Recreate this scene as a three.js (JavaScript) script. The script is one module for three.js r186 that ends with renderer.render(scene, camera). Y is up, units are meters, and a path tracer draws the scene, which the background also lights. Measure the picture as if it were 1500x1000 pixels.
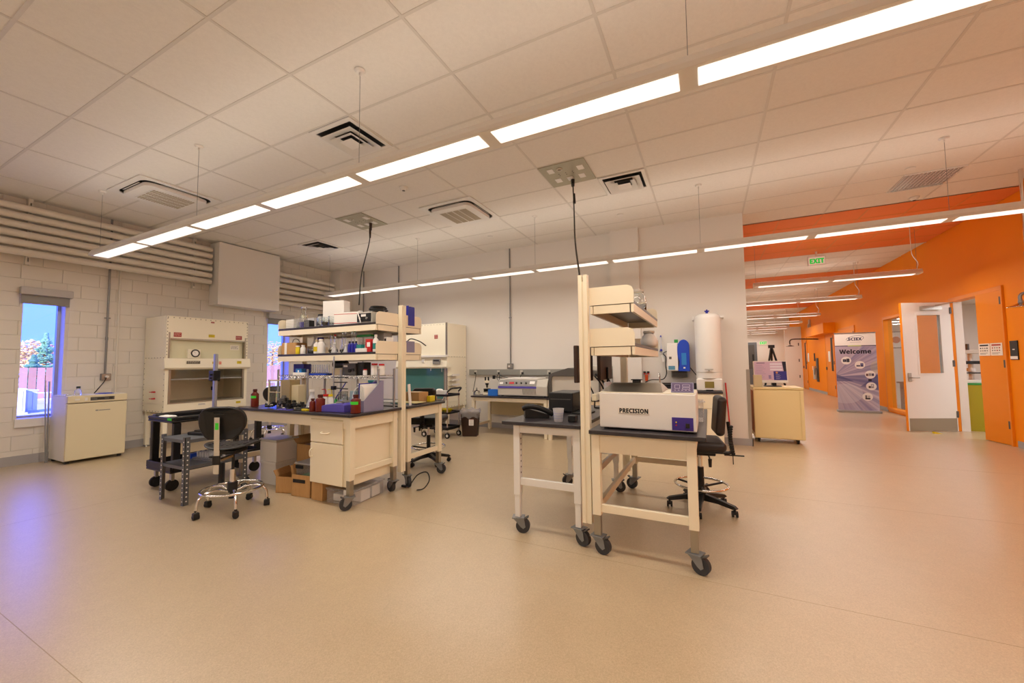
import * as THREE from 'three';
import { RoundedBoxGeometry } from 'three/addons/geometries/RoundedBoxGeometry.js';
import { mergeGeometries } from 'three/addons/utils/BufferGeometryUtils.js';
import { RectAreaLightUniformsLib } from 'three/addons/lights/RectAreaLightUniformsLib.js';
import { ImprovedNoise } from 'three/addons/math/ImprovedNoise.js';

// ---------------------------------------------------------------- camera, sky, light, exposure
RectAreaLightUniformsLib.init();
const scene = new THREE.Scene();
const EYE = 1.35, FOCAL = 577.916;
const camera = new THREE.PerspectiveCamera(2 * Math.atan(500 / FOCAL) * 180 / Math.PI, 1.5, 0.05, 200);
const RT = [], UP = [], FW = [];
{
  const yaw = -0.4613, pitch = 0.05627, roll = -0.01053;
  const cy = Math.cos(yaw), sy = Math.sin(yaw), cp = Math.cos(pitch), sp = Math.sin(pitch), cr = Math.cos(roll), sr = Math.sin(roll);
  const right = [cy, 0, -sy], up = [-sy * sp, cp, -cy * sp], fwd = [sy * cp, sp, cy * cp];          // x right, y up, third = depth into the room (-z)
  for (let k = 0; k < 3; k++) { RT.push(cr * right[k] + sr * up[k]); UP.push(-sr * right[k] + cr * up[k]); FW.push(fwd[k]); }
  const m = new THREE.Matrix4().makeBasis(new THREE.Vector3(RT[0], RT[1], -RT[2]), new THREE.Vector3(UP[0], UP[1], -UP[2]), new THREE.Vector3(-FW[0], -FW[1], FW[2]));
  camera.position.set(0, EYE, 0);
  camera.quaternion.setFromRotationMatrix(m);
}
const renderer = new THREE.WebGLRenderer({ antialias: true });
renderer.toneMapping = THREE.LinearToneMapping;
renderer.toneMappingExposure = 1.0;
renderer.shadowMap.enabled = true;
const LAMP = new THREE.Color(1.0, 0.90, 0.79), LAMP_POWER = 22, UP_POWER = 22, LAMP_GLOW = 1.25;
{ // sky: clear blue, paler towards the horizon, with thin streaks of cloud
  const w = 256, h = 128, data = new Float32Array(w * h * 4), n = new ImprovedNoise();
  for (let j = 0; j < h; j++) for (let i = 0; i < w; i++) {
    const el = ((j + 0.5) / h - 0.5) * Math.PI, az = (i + 0.5) / w * 2 * Math.PI, t = Math.pow(Math.max(0, Math.sin(el)), 0.5);
    const c = Math.cos(el), cl = Math.max(0, n.noise(c * Math.cos(az) * 3, Math.sin(el) * 14, c * Math.sin(az) * 3) + 0.1) * 0.8 * Math.min(1, Math.max(0, el * 6));
    const o = (j * w + i) * 4;
    data[o] = 0.46 - 0.26 * t + cl * 0.4; data[o + 1] = 0.85 - 0.28 * t + cl * 0.35; data[o + 2] = 6.4 - 0.4 * t; data[o + 3] = 1;
  }
  const sky = new THREE.DataTexture(data, w, h, THREE.RGBAFormat, THREE.FloatType);
  sky.mapping = THREE.EquirectangularReflectionMapping; sky.magFilter = THREE.LinearFilter; sky.needsUpdate = true;
  scene.background = sky; scene.backgroundIntensity = 1.1;
}
const sun = new THREE.DirectionalLight(0xfff0d8, 9.0);                       // low sun behind the building, lights the yard only
sun.position.set(14, 22, 30); sun.target.position.set(-16, 0, -6); sun.castShadow = true;
Object.assign(sun.shadow.camera, { left: -30, right: 30, top: 30, bottom: -30, near: 1, far: 90 }); sun.shadow.mapSize.set(2048, 2048);
scene.add(sun, sun.target);

// ---------------------------------------------------------------- helpers
let seed = 7;
const rnd = () => { seed = (seed * 1664525 + 1013904223) >>> 0; return seed / 4294967296; };
const rr = (a, b) => a + (b - a) * rnd();
const ray = (px, py) => [0, 1, 2].map((k) => FW[k] + (px - 750) / FOCAL * RT[k] - (py - 500) / FOCAL * UP[k]);
const atD = (px, py, d) => { const r = ray(px, py), s = d / r[2]; return [r[0] * s, r[1] * s + EYE, d]; };          // where a pixel meets a plane of given depth
const atX = (px, py, x) => { const r = ray(px, py), s = x / r[0]; return [x, r[1] * s + EYE, r[2] * s]; };
const atY = (px, py, y) => { const r = ray(px, py), s = (y - EYE) / r[1]; return [r[0] * s, y, r[2] * s]; };
function boxUV(g) { // texture coordinates in metres
  const p = g.attributes.position, n = g.attributes.normal, uv = new Float32Array(p.count * 2);
  for (let i = 0; i < p.count; i++) {
    const ax = Math.abs(n.getX(i)), ay = Math.abs(n.getY(i)), az = Math.abs(n.getZ(i)), x = p.getX(i), y = p.getY(i), z = p.getZ(i);
    const [u, v] = ay >= ax && ay >= az ? [x, z] : ax >= az ? [z, y] : [x, y];
    uv[2 * i] = u; uv[2 * i + 1] = v;
  }
  g.setAttribute('uv', new THREE.BufferAttribute(uv, 2)); return g;
}
function plain(g) {
  g = g.index ? g.toNonIndexed() : g;
  for (const k of Object.keys(g.attributes)) if (!['position', 'normal', 'uv'].includes(k)) g.deleteAttribute(k);
  return g;
}
const bx = (x0, x1, y0, y1, z0, z1, r = 0) => {
  const w = Math.abs(x1 - x0), h = Math.abs(y1 - y0), d = Math.abs(z1 - z0);
  const g = r ? new RoundedBoxGeometry(w, h, d, 1, Math.min(r, w / 2.1, h / 2.1, d / 2.1)) : new THREE.BoxGeometry(w, h, d);
  return g.translate((x0 + x1) / 2, (y0 + y1) / 2, (z0 + z1) / 2);
};
const cb = (w, h, d, x, y, z, r = 0) => bx(x - w / 2, x + w / 2, y, y + h, z - d / 2, z + d / 2, r);                 // box on its base centre
const cy = (r0, r1, h, x, y, z, axis = 'y', seg = 20) => { // cylinder: bottom radius, top radius; starts at x,y,z and runs along axis
  const g = new THREE.CylinderGeometry(r1, r0, h, seg).translate(0, h / 2, 0);
  if (axis === 'x') g.rotateZ(-Math.PI / 2); if (axis === 'z') g.rotateX(Math.PI / 2);
  return g.translate(x, y, z);
};
const tube = (pts, r, seg = 24, rad = 8, closed = false) => new THREE.TubeGeometry(new THREE.CatmullRomCurve3(pts.map((p) => new THREE.Vector3(...p)), closed, 'centripetal'), seg, r, rad, closed);
const bar = (a, b, r, rad = 8) => { const v = new THREE.Vector3().subVectors(new THREE.Vector3(...b), new THREE.Vector3(...a)), l = v.length(); const g = new THREE.CylinderGeometry(r, r, l, rad).translate(0, l / 2, 0); return g.applyQuaternion(new THREE.Quaternion().setFromUnitVectors(new THREE.Vector3(0, 1, 0), v.normalize())).translate(...a); };
const flatBar = (a, b, w, t) => { const v = new THREE.Vector3().subVectors(new THREE.Vector3(...b), new THREE.Vector3(...a)), l = v.length(); const g = new THREE.BoxGeometry(w, l, t).translate(0, l / 2, 0); return g.applyQuaternion(new THREE.Quaternion().setFromUnitVectors(new THREE.Vector3(0, 1, 0), v.normalize())).translate(...a); };
const lathe = (prof, x = 0, y = 0, z = 0, seg = 24) => new THREE.LatheGeometry(prof.map(([a, b]) => new THREE.Vector2(a, b)), seg).translate(x, y, z);
const ring = (R, r, x, y, z, seg = 40) => new THREE.TorusGeometry(R, r, 8, seg).rotateX(Math.PI / 2).translate(x, y, z);
const ext = (pts, depth, bevel = 0) => { const s = new THREE.Shape(pts.map(([a, b]) => new THREE.Vector2(a, b))); return new THREE.ExtrudeGeometry(s, { depth, bevelEnabled: bevel > 0, bevelSize: bevel, bevelThickness: bevel, bevelSegments: 2, curveSegments: 8 }); };
const rot = (g, ax, a, ox = 0, oy = 0, oz = 0) => { g.translate(-ox, -oy, -oz); g[{ x: 'rotateX', y: 'rotateY', z: 'rotateZ' }[ax]](a); return g.translate(ox, oy, oz); };
const taken = new Map();
const numbered = (name) => { const n = taken.get(name) ?? 0; taken.set(name, n + 1); return n ? name + '_' + String(n).padStart(3, '0') : name; };
function part(name, geos, mat, parent, label) {
  const g = boxUV(mergeGeometries([].concat(geos).map(plain)));
  const m = new THREE.Mesh(g, mat); m.name = name; m.castShadow = m.receiveShadow = true;
  if (label) m.userData.label = label;
  (parent ?? scene).add(m); return m;
}
function print(name, w, h, tex, parent, x, y, z, ry = 0, rx = 0, opts = {}) { // a thin printed sheet, facing +z before it is turned
  const g = new THREE.PlaneGeometry(w, h), m = new THREE.Mesh(g, new THREE.MeshStandardMaterial({ map: tex, roughness: 0.6, ...opts }));
  m.name = name; m.position.set(x, y, z); m.rotation.set(rx, ry, 0); m.castShadow = m.receiveShadow = true; (parent ?? scene).add(m); return m;
}
function thing(name, label, category, [x, y, d] = [0, 0, 0], turn = 0, group) {
  const o = new THREE.Group(); o.name = numbered(name); o.position.set(x, y, -d); o.rotation.y = turn; o.userData = { label, category };
  if (group) o.userData.group = group;
  scene.add(o); return o;
}
function structure(name, label) { const o = new THREE.Group(); o.name = name; o.userData = { kind: 'structure', label, category: name.split('_')[0] }; scene.add(o); return o; }
function solo(name, label, category, geos, mat, pos = [0, 0, 0], turn = 0, group) { // a thing that is one mesh
  const m = part(numbered(name), geos, mat); m.position.set(pos[0], pos[1], -pos[2]); m.rotation.y = turn; m.userData = { label, category }; if (group) m.userData.group = group; return m;
}
function dup(src, label, [x, y, d], turn = 0, group) {
  const c = src.clone(); c.name = numbered(src.name.replace(/_\d{3}$/, '')); c.position.set(x, y, -d); c.rotation.y = turn;
  c.userData = { ...src.userData, label }; if (group) c.userData.group = group; scene.add(c); return c;
}
function canvasTex(w, h, draw) { const c = document.createElement('canvas'); c.width = w; c.height = h; const x = c.getContext('2d'); draw(x, w, h); const t = new THREE.CanvasTexture(c); t.colorSpace = THREE.SRGBColorSpace; t.magFilter = THREE.LinearFilter; return t; }
function noiseTex(size, tileM, f) { // f(i, j, rand) -> [r,g,b] 0..255 sRGB
  const d = new Uint8Array(size * size * 4);
  for (let j = 0; j < size; j++) for (let i = 0; i < size; i++) { const c = f(i, j), o = (j * size + i) * 4; d[o] = c[0]; d[o + 1] = c[1]; d[o + 2] = c[2]; d[o + 3] = 255; }
  const t = new THREE.DataTexture(d, size, size); t.colorSpace = THREE.SRGBColorSpace; t.wrapS = t.wrapT = THREE.RepeatWrapping; t.magFilter = THREE.LinearFilter; t.minFilter = THREE.LinearMipmapLinearFilter; t.generateMipmaps = true;
  t.repeat.set(1 / tileM, 1 / tileM); t.needsUpdate = true; return t;
}
const std = (color, roughness = 0.5, metalness = 0, o = {}) => new THREE.MeshStandardMaterial({ color, roughness, metalness, ...o });
const glassy = (color = 0xffffff, o = {}) => new THREE.MeshPhysicalMaterial({ color, roughness: 0.03, transmission: 1, thickness: 0, ior: 1.45, side: THREE.DoubleSide, ...o });
const per = (x, y, n) => { // smooth tileable value noise, n cells
  const h = (i, j) => { const s = Math.sin(((i % n + n) % n) * 127.1 + ((j % n + n) % n) * 311.7 + n * 17.3) * 43758.5453; return s - Math.floor(s); };
  const i = Math.floor(x), j = Math.floor(y), u = x - i, v = y - j, a = u * u * (3 - 2 * u), b = v * v * (3 - 2 * v);
  return h(i, j) * (1 - a) * (1 - b) + h(i + 1, j) * a * (1 - b) + h(i, j + 1) * (1 - a) * b + h(i + 1, j + 1) * a * b;
};
const clamp = (v) => Math.max(0, Math.min(255, Math.round(v)));
const floorTex = noiseTex(512, 1.1, (i, j) => {
  const fine = (rnd() - 0.5) * 20 + (per(i / 2, j / 2, 256) - 0.5) * 16, slow = (per(i / 32, j / 32, 16) - 0.5) * 4, k = fine + slow;
  return [clamp(192 + k), clamp(171 + k), clamp(138 + k)];
});
const cardTex = noiseTex(256, 0.5, (i, j) => { const k = (per(i / 2, j / 32, 8 * 16) - 0.5) * 10 + (rnd() - 0.5) * 10; return [clamp(196 + k), clamp(152 + k), clamp(98 + k)]; });
const epoxyTex = noiseTex(256, 0.6, (i, j) => { const k = (rnd() - 0.5) * 8 + (per(i / 16, j / 16, 16) - 0.5) * 8; return [clamp(52 + k), clamp(48 + k), clamp(52 + k)]; });
const tileTex = noiseTex(256, 0.61, (i, j) => { const k = (rnd() - 0.5) * 7 + (per(i / 8, j / 8, 32) - 0.5) * 4; return [clamp(235 + k), clamp(231 + k), clamp(224 + k)]; });
const M = {
  floor: new THREE.MeshPhysicalMaterial({ color: 0xffffff, roughness: 0.42, ior: 1.55, clearcoat: 0.8, clearcoatRoughness: 0.3, map: floorTex }), seam: std(0xa8926f, 0.4),
  block: std(0xe2ddd3, 0.62), mortar: std(0xe0dbd1, 0.75), wall: std(0xe4dfd8, 0.7), trim: std(0xa9a7a8, 0.6), reveal: std(0xdcd9d6, 0.6),
  tile: std(0xffffff, 0.9, 0, { map: tileTex }), grid: std(0xd9d4cc, 0.5), plenum: std(0x9a958c, 0.9), tileOrange: std(0xee8238, 0.75), gridOrange: std(0xe0862f, 0.6),
  orange: new THREE.MeshPhysicalMaterial({ color: new THREE.Color().setRGB(0.97, 0.29, 0.0), roughness: 0.6, specularIntensity: 0.5 }), orangeDoor: std(new THREE.Color().setRGB(0.88, 0.265, 0.0), 0.48), pipe: std(0xe6e1d6, 0.42), white: std(0xe9e6e1, 0.45), whiteGloss: std(0xf0eeea, 0.25), dark: std(0x1a1a1c, 0.5), black: std(0x121213, 0.42), rubber: std(0x1c1c1d, 0.75),
  cream: std(0xf6ebd0, 0.36), creamDark: std(0xd8caa4, 0.45), beige: std(0xf3ecd6, 0.42), incubator: std(0xded3b2, 0.42), epoxy: std(0xffffff, 0.3, 0, { map: epoxyTex }), epoxyEdge: std(0x2c2a2e, 0.35),
  steel: std(0xb4b0a8, 0.32, 1), chrome: std(0xe6e6e6, 0.12, 1), alu: std(0xaeb2b8, 0.4, 0.9), galv: std(0x8f9091, 0.45, 0.8), greyMetal: std(0x6c7075, 0.45, 0.5), casterGrey: std(0x8d9092, 0.4, 0.6), wheel: std(0x3a3a3d, 0.7), wheelHub: std(0x77787b, 0.5),
  raceway: std(0x9a9a94, 0.45, 0.3), card: std(0xffffff, 0.85, 0, { map: cardTex }), cardDark: std(0x8a5f33, 0.9), foam: std(0xf2f0ec, 0.9), paper: std(0xf3f1ec, 0.8), manila: std(0xe4d596, 0.8),
  amber: std(0x6a1f12, 0.25), amberCap: std(0x4c150c, 0.35), tapeGreen: std(0x3fdc3a, 0.6), red: std(0xc41f24, 0.4), blue: std(0x1b49c8, 0.4), deepBlue: std(0x20249c, 0.3), skyBlue: std(0x2f86d6, 0.5), yellow: std(0xe7cf1d, 0.45), teal: std(0x1e8480, 0.5), magenta: std(0xd13aa4, 0.5), green: std(0x2f9c45, 0.5),
  purple: std(0x5c53b8, 0.4), lilac: std(0x8f8aa8, 0.6), hdpe: std(0xeeece8, 0.4), hdpeClear: new THREE.MeshPhysicalMaterial({ color: 0xf1f1f3, roughness: 0.45, transmission: 0.55, thickness: 0, side: THREE.DoubleSide }),
  binClear: new THREE.MeshPhysicalMaterial({ color: 0xf2f0f0, roughness: 0.1, transmission: 0.85, thickness: 0, side: THREE.DoubleSide }), bag: new THREE.MeshPhysicalMaterial({ color: 0xe9e9ee, roughness: 0.22, transmission: 0.75, thickness: 0, side: THREE.DoubleSide }),
  glass: glassy(0xf6fafa, { thickness: 0.01, ior: 1.47 }), pane: glassy(0xf2f8fb), sash: new THREE.MeshPhysicalMaterial({ color: 0x6fb0ad, roughness: 0.08, transmission: 0.55, thickness: 0, side: THREE.DoubleSide }), liner: std(0xc2b496, 0.42, 0.35), brown: std(0x3a2519, 0.55), brownSeat: std(0x2c2320, 0.5), greyPlastic: std(0xc9c5bb, 0.5), darkGrey: std(0x55524f, 0.5), midGrey: std(0x8c8a86, 0.5), lime: std(0xa79c12, 0.5), panelSteel: std(0xa8a28c, 0.5, 0.35), copper: std(0xb98a5e, 0.3, 1),
  label: std(0xf6f4f0, 0.6), grille: std(0xbcb19c, 0.6), yellowCab: std(0xf2dfa8, 0.45), stainless: std(0xa9a294, 0.33, 0.9), panelGlow: new THREE.MeshStandardMaterial({ color: 0xffffff, roughness: 0.4, emissive: 0xfff4e6, emissiveIntensity: LAMP_GLOW }),
};
for (const k of ['glass']) M[k].roughness = 0.02;
function lampPanel(parent, x, y, z, w, d, power = LAMP_POWER, color = LAMP) { // a glowing diffuser and the light it gives, facing down (local coordinates)
  const p = part('diffuser', bx(x - w / 2, x + w / 2, y, y + 0.012, z - d / 2, z + d / 2), M.panelGlow, parent, 'glowing white lens');
  const l = new THREE.RectAreaLight(color, power, w, d); l.position.set(x, y - 0.004, z); l.rotation.x = -Math.PI / 2; l.castShadow = true; parent.add(l); return p;
}
function upLight(parent, x, y, z, w) { // the upward half of a direct and indirect pendant: a low ridge lens along its top throws light out to both sides
  const g = ext([[-0.0105, 0], [0.0105, 0], [0, 0.0125]], w).rotateY(Math.PI / 2).translate(x - w / 2, y, z); part('top_lens', g, M.panelGlow, parent, 'glowing ridge lens in the top face');
  for (const s of [-1, 1]) { const l = new THREE.RectAreaLight(LAMP, UP_POWER, w, 0.016); l.position.set(x, y + 0.0085, z + s * 0.0085); l.rotation.x = Math.PI / 2 + s * 0.87; l.castShadow = true; parent.add(l); }
}
// ---------------------------------------------------------------- the room
const WL = -8.76, WB = 7.42, WO = 4.17, CH = 3.801;                              // left wall, back wall, orange wall, ceiling
const X0 = -4.2925, TX = 1.2192, D0 = 0.8167, TD = 0.6096;                        // ceiling grid
const slab = (x0, x1, y0, y1, d0, d1, r) => bx(x0, x1, y0, y1, -d1, -d0, r);       // box in room coordinates (x, y, depth)
const wins = [[0.5, 0.95], [1.905, 2.33], [5.42, 5.93]], WY0 = 0.63, WY1 = 2.46;
const FAR = 27, VENTS = [[-3.378, 2.95], [-0.94, 5.389], [-7.035, 5.389]], AIR = [[-6.84, 2.74], [-3.5, 5.24]], HOLES = [...VENTS.map((v) => [...v, 0.305]), ...AIR.map((v) => [...v, 0.42])];
{
  const f = structure('floor', 'speckled tan sheet vinyl floor of the laboratory and corridor');
  part('sheet_vinyl', [slab(-9.06, WO + 0.02, -0.12, 0, -4.3, FAR + 0.2), slab(WO + 0.02, 9, -0.12, 0, 7.9, 16)], M.floor, f);
  for (const d of [0.76, 2.78, 4.79, 6.8]) part('seam', slab(WL, WO, 0, 0.0004, d - 0.0015, d + 0.0015), M.seam, f);
  part('seam', slab(-5.5015, -5.4985, 0, 0.0004, 0.765, 2.775), M.seam, f);
}
{ // ceiling: lay-in tiles in a metal grid, bands of orange tile over the corridor
  const c = structure('ceiling', 'white lay-in tile ceiling with orange bands over the corridor');
  part('deck', [slab(-9.06, WO + 0.15, CH + 0.5, CH + 0.6, -4.3, FAR + 0.2)], M.plenum, c);
  part('plain_ceiling', slab(WL, WO, CH, CH + 0.02, -4.0, D0 - 2 * TD), M.tile, c);
  const cache = new Map();
  const tile = (x0, x1, d0, d1, mat, whole = [x0, x1, d0, d1]) => { // inset where the tile meets the grid, not where it is cut
    [x0, x1, d0, d1] = [x0, x1, d0, d1].map((v, k) => (Math.abs(v - whole[k]) < 0.001 ? v + (k % 2 ? -0.012 : 0.012) : v));
    const w = x1 - x0, l = d1 - d0, key = w.toFixed(3) + l.toFixed(3);
    if (!cache.has(key)) cache.set(key, boxUV(plain(new THREE.BoxGeometry(w, 0.012, l))));
    const m = new THREE.Mesh(cache.get(key), mat); m.name = 'tile'; m.position.set((x0 + x1) / 2, CH + 0.006, -(d0 + d1) / 2); m.castShadow = m.receiveShadow = true; c.add(m);
  };
  const xs = []; for (let i = -4; i <= 7; i++) xs.push(Math.max(WL, Math.min(WO, X0 + i * TX)));
  const ds = []; for (let j = -2; j <= 12; j++) ds.push(D0 + j * TD);
  for (let i = 0; i + 1 < xs.length; i++) for (let j = 0; j + 1 < ds.length; j++) {
    if (xs[i + 1] - xs[i] < 0.05) continue;
    const dEnd = ds[j + 1], x1 = xs[i + 1];
    if (ds[j] >= WB && x1 < 0.58) continue;
    let rects = [[xs[i], x1, ds[j], dEnd]];                       // tiles are cut round the diffusers and the air units
    for (const [hx, hd, r] of HOLES) rects = rects.flatMap(([a, b, p, q]) => {
      const l = hx - r, m = hx + r, n = hd - r, o = hd + r; if (b <= l + 0.01 || a >= m - 0.01 || q <= n + 0.01 || p >= o - 0.01) return [[a, b, p, q]];
      const out = []; if (a < l - 0.03) out.push([a, l, p, q]); if (b > m + 0.03) out.push([m, b, p, q]); const u = Math.max(a, l), v = Math.min(b, m); if (p < n - 0.03) out.push([u, v, p, n]); if (q > o + 0.03) out.push([u, v, o, q]); return out;
    });
    for (const [a, b, p, q] of rects) tile(a, b, p, q, M.tile, [xs[i], x1, ds[j], dEnd]);
  }
  const g = [];
  const runs = (from, to, at, k) => { let out = [[from, to]]; for (const h of HOLES.filter((v) => Math.abs(v[k] - at) < v[2] - 0.02)) out = out.flatMap(([p, q]) => (q <= h[1 - k] - h[2] || p >= h[1 - k] + h[2] ? [[p, q]] : [[p, h[1 - k] - h[2]], [h[1 - k] + h[2], q]].filter(([u, v]) => v - u > 0.02))); return out; };
  for (const x of xs) for (const [p, q] of runs(ds[0], x < 0.5 ? WB : ds[ds.length - 1], x, 0)) g.push(slab(x - 0.012, x + 0.012, CH - 0.004, CH + 0.012, p, q));
  for (const d of ds) for (const [p, q] of runs(d > WB ? 0.4 : WL, WO, d, 1)) g.push(slab(p, q, CH - 0.0036, CH + 0.012, d - 0.012, d + 0.012));
  part('ceiling_grid', g, M.grid, c);
  const bands = [[5, 0], [4, 1], [3, 0], [8, 1], [3, 0], [8, 1]];
  let d = ds[ds.length - 1]; const go = [], gw = [];
  for (const [n, white] of bands) for (let k = 0; k < n; k++, d += TD) {
    if (d > FAR) break;
    const step = white ? TX : TX / 2, bars = white ? gw : go;
    for (let x = X0 + 4 * TX; x < WO - 0.03; x += step) { const x1 = Math.min(WO, x + step); tile(x, x1, d, d + TD, white ? M.tile : M.tileOrange); bars.push(slab(x - 0.012, x + 0.012, CH - 0.004, CH + 0.012, d, d + TD)); }
    bars.push(slab(X0 + 4 * TX, WO, CH - 0.0036, CH + 0.012, d - 0.012, d + 0.012));
  }
  part('orange_grid', go, M.gridOrange, c); part('corridor_grid', gw, M.grid, c);
}
{ // left wall of painted concrete block
  const w = structure('wall_left', 'white painted concrete block wall with narrow windows');
  const bits = []; let from = -4.3;
  for (const [a, b] of wins) { bits.push(slab(WL - 0.3, WL - 0.008, 0, CH + 0.5, from, a)); bits.push(slab(WL - 0.3, WL - 0.008, 0, WY0, a, b), slab(WL - 0.3, WL - 0.008, WY1, CH + 0.5, a, b)); from = b; }
  bits.push(slab(WL - 0.3, WL - 0.008, 0, CH + 0.5, from, WB + 0.2));
  part('block_core', bits, M.mortar, w);
  part('block_face', slab(WL - 0.008, WL, 0, CH, -4, 0.5), M.block, w); part('block_face', slab(WL - 0.008, WL, 0, CH, 0.95, 1.06), M.block, w);
  part('block_face', [slab(WL - 0.008, WL, 0, WY0, 0.5, 0.95), slab(WL - 0.008, WL, WY1, CH, 0.5, 0.95)], M.block, w);
  const cache = new Map(), J = 0.0026;
  for (let r = 0; r < 19; r++) for (let k = -2; k < 16; k++) {
    const y0 = r * 0.2032 + J, y1 = Math.min(CH - 0.01, (r + 1) * 0.2032 - J), base = (r % 2 ? 1.87 : 2.073) - 0.0 + k * 0.4064;
    const a = Math.max(1.06, base + J), b = Math.min(WB - 0.005, base + 0.4064 - J);
    if (b - a < 0.02 || y1 - y0 < 0.02) continue;
    let rects = [[y0, y1, a, b]];
    for (const [wa, wb] of wins) rects = rects.flatMap(([p, q, s, t]) => {
      if (t <= wa || s >= wb || q <= WY0 || p >= WY1) return [[p, q, s, t]];
      const out = []; if (s < wa) out.push([p, q, s, wa]); if (t > wb) out.push([p, q, wb, t]);
      const l = Math.max(s, wa), m = Math.min(t, wb); if (p < WY0) out.push([p, WY0, l, m]); if (q > WY1) out.push([WY1, q, l, m]); return out;
    });
    for (const [p, q, s, t] of rects) {
      if (t - s < 0.01 || q - p < 0.01) continue;
      const key = (q - p).toFixed(3) + (t - s).toFixed(3);
      if (!cache.has(key)) cache.set(key, boxUV(plain(new RoundedBoxGeometry(0.012, q - p, t - s, 1, 0.003))));
      const m = new THREE.Mesh(cache.get(key), M.block); m.name = 'block'; m.position.set(WL - 0.006, (p + q) / 2, -(s + t) / 2); m.castShadow = m.receiveShadow = true; w.add(m);
    }
  }
}
wins.forEach(([a, b], n) => { // narrow windows: metal frame, pane, sill
  const o = structure('window_' + (n + 1), n === 1 ? 'narrow window with metal frame beside the incubator' : n === 2 ? 'narrow window beyond the tall cabinet by the bench shelves' : 'narrow window further along the block wall');
  const x = WL - 0.2, t = 0.04;
  part('frame', [slab(x - 0.04, x + 0.02, WY0, WY1, a, a + t), slab(x - 0.04, x + 0.02, WY0, WY1, b - t, b), slab(x - 0.04, x + 0.02, WY0, WY0 + t, a, b), slab(x - 0.04, x + 0.02, WY1 - t, WY1, a, b)], M.alu, o);
  part('reveal', [slab(x + 0.02, WL - 0.003, WY0, WY1, b - 0.004, b + 0.004), slab(x + 0.02, WL - 0.003, WY0, WY1, a - 0.004, a + 0.004), slab(x + 0.02, WL - 0.003, WY1 - 0.004, WY1 + 0.004, a, b)], M.reveal, o);
  part('pane', slab(x - 0.012, x - 0.006, WY0 + t, WY1 - t, a + t, b - t), M.pane, o);
  part('sill', slab(x + 0.02, WL + 0.035, WY0 - 0.11, WY0 + 0.012, a - 0.02, b + 0.02, 0.006), M.white, o);
});
[['right', 1], ['left', 2]].forEach(([, n]) => { // roller shades
  const [a, b] = wins[n];
  const t = thing('roller_shade', n === 1 ? 'grey roller shade cassette over the window beside the incubator' : 'grey roller shade cassette over the window beyond the tall cabinet', 'shade', [WL + 0.004, 2.415, (a + b) / 2], Math.PI / 2);
  const w = (b - a) / 2 + 0.045;
  part('cassette', bx(-w, w, 0, 0.105, 0.0, 0.1, 0.006), M.midGrey.clone(), t).material.color.set(0xb7b4b2);
  part('shade_cloth', bx(-w + 0.02, w - 0.02, -0.12, 0.02, 0.03, 0.034), M.midGrey, t);
  part('bottom_rail', bx(-w + 0.02, w - 0.02, -0.13, -0.115, 0.026, 0.038), M.midGrey, t);
  part('chain', bar([w - 0.02, -1.35, 0.05], [w - 0.02, 0, 0.05], 0.0025, 6), M.white, t);
});
{
  const w = structure('wall_back', 'white painted back wall with a shallow pilaster');
  part('plaster', [slab(WL - 0.3, 0.58, 0, CH + 0.5, WB, WB + 0.2)], M.wall, w);
  part('pilaster', slab(-1.58, -1.07, 0, CH, WB - 0.1, WB), M.wall, w);
  part('corner_column', slab(WL, -8.4, 0, CH, 7.02, WB), M.wall, w);
  part('corner_guard', [slab(0.535, 0.586, 0.1, 1.22, WB - 0.004, WB), slab(0.58, 0.586, 0.1, 1.22, WB, WB + 0.05)], M.steel, w);
  const near = structure('wall_front', 'white wall behind the viewer'); part('plaster', slab(WL - 0.3, WO + 0.2, 0, CH + 0.5, -4.3, -4.0), M.wall, near);
  const cl = structure('wall_corridor', 'white wall along the near side of the corridor'); part('plaster', slab(0.38, 0.5, 0, CH + 0.5, WB + 0.2, FAR), M.wall, cl);
  const end = structure('wall_end', 'pale wall at the far end of the corridor'); part('plaster', slab(0.38, WO + 0.2, 0, CH + 0.5, FAR, FAR + 0.2), M.wall, end);
  const bb = structure('baseboard_left', 'grey rubber baseboard along the block wall'); part('strip', slab(WL, WL + 0.012, 0.0005, 0.13, -4, 7.0), M.trim, bb);
  const bk = structure('baseboard_back', 'grey rubber baseboard along the back wall'); part('strip', [slab(-8.4, -1.58, 0.0005, 0.11, WB - 0.012, WB), slab(-1.58, -1.07, 0.0005, 0.11, WB - 0.112, WB - 0.1), slab(-1.07, 0.594, 0.0005, 0.11, WB - 0.012, WB - 0.0045), slab(0.582, 0.594, 0.0005, 0.11, WB - 0.012, WB + 0.2)], M.trim, bk);
}
const DOOR = [8.93, 10.42], SIDE = [12.3, 13.62], DY = 2.45;
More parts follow.
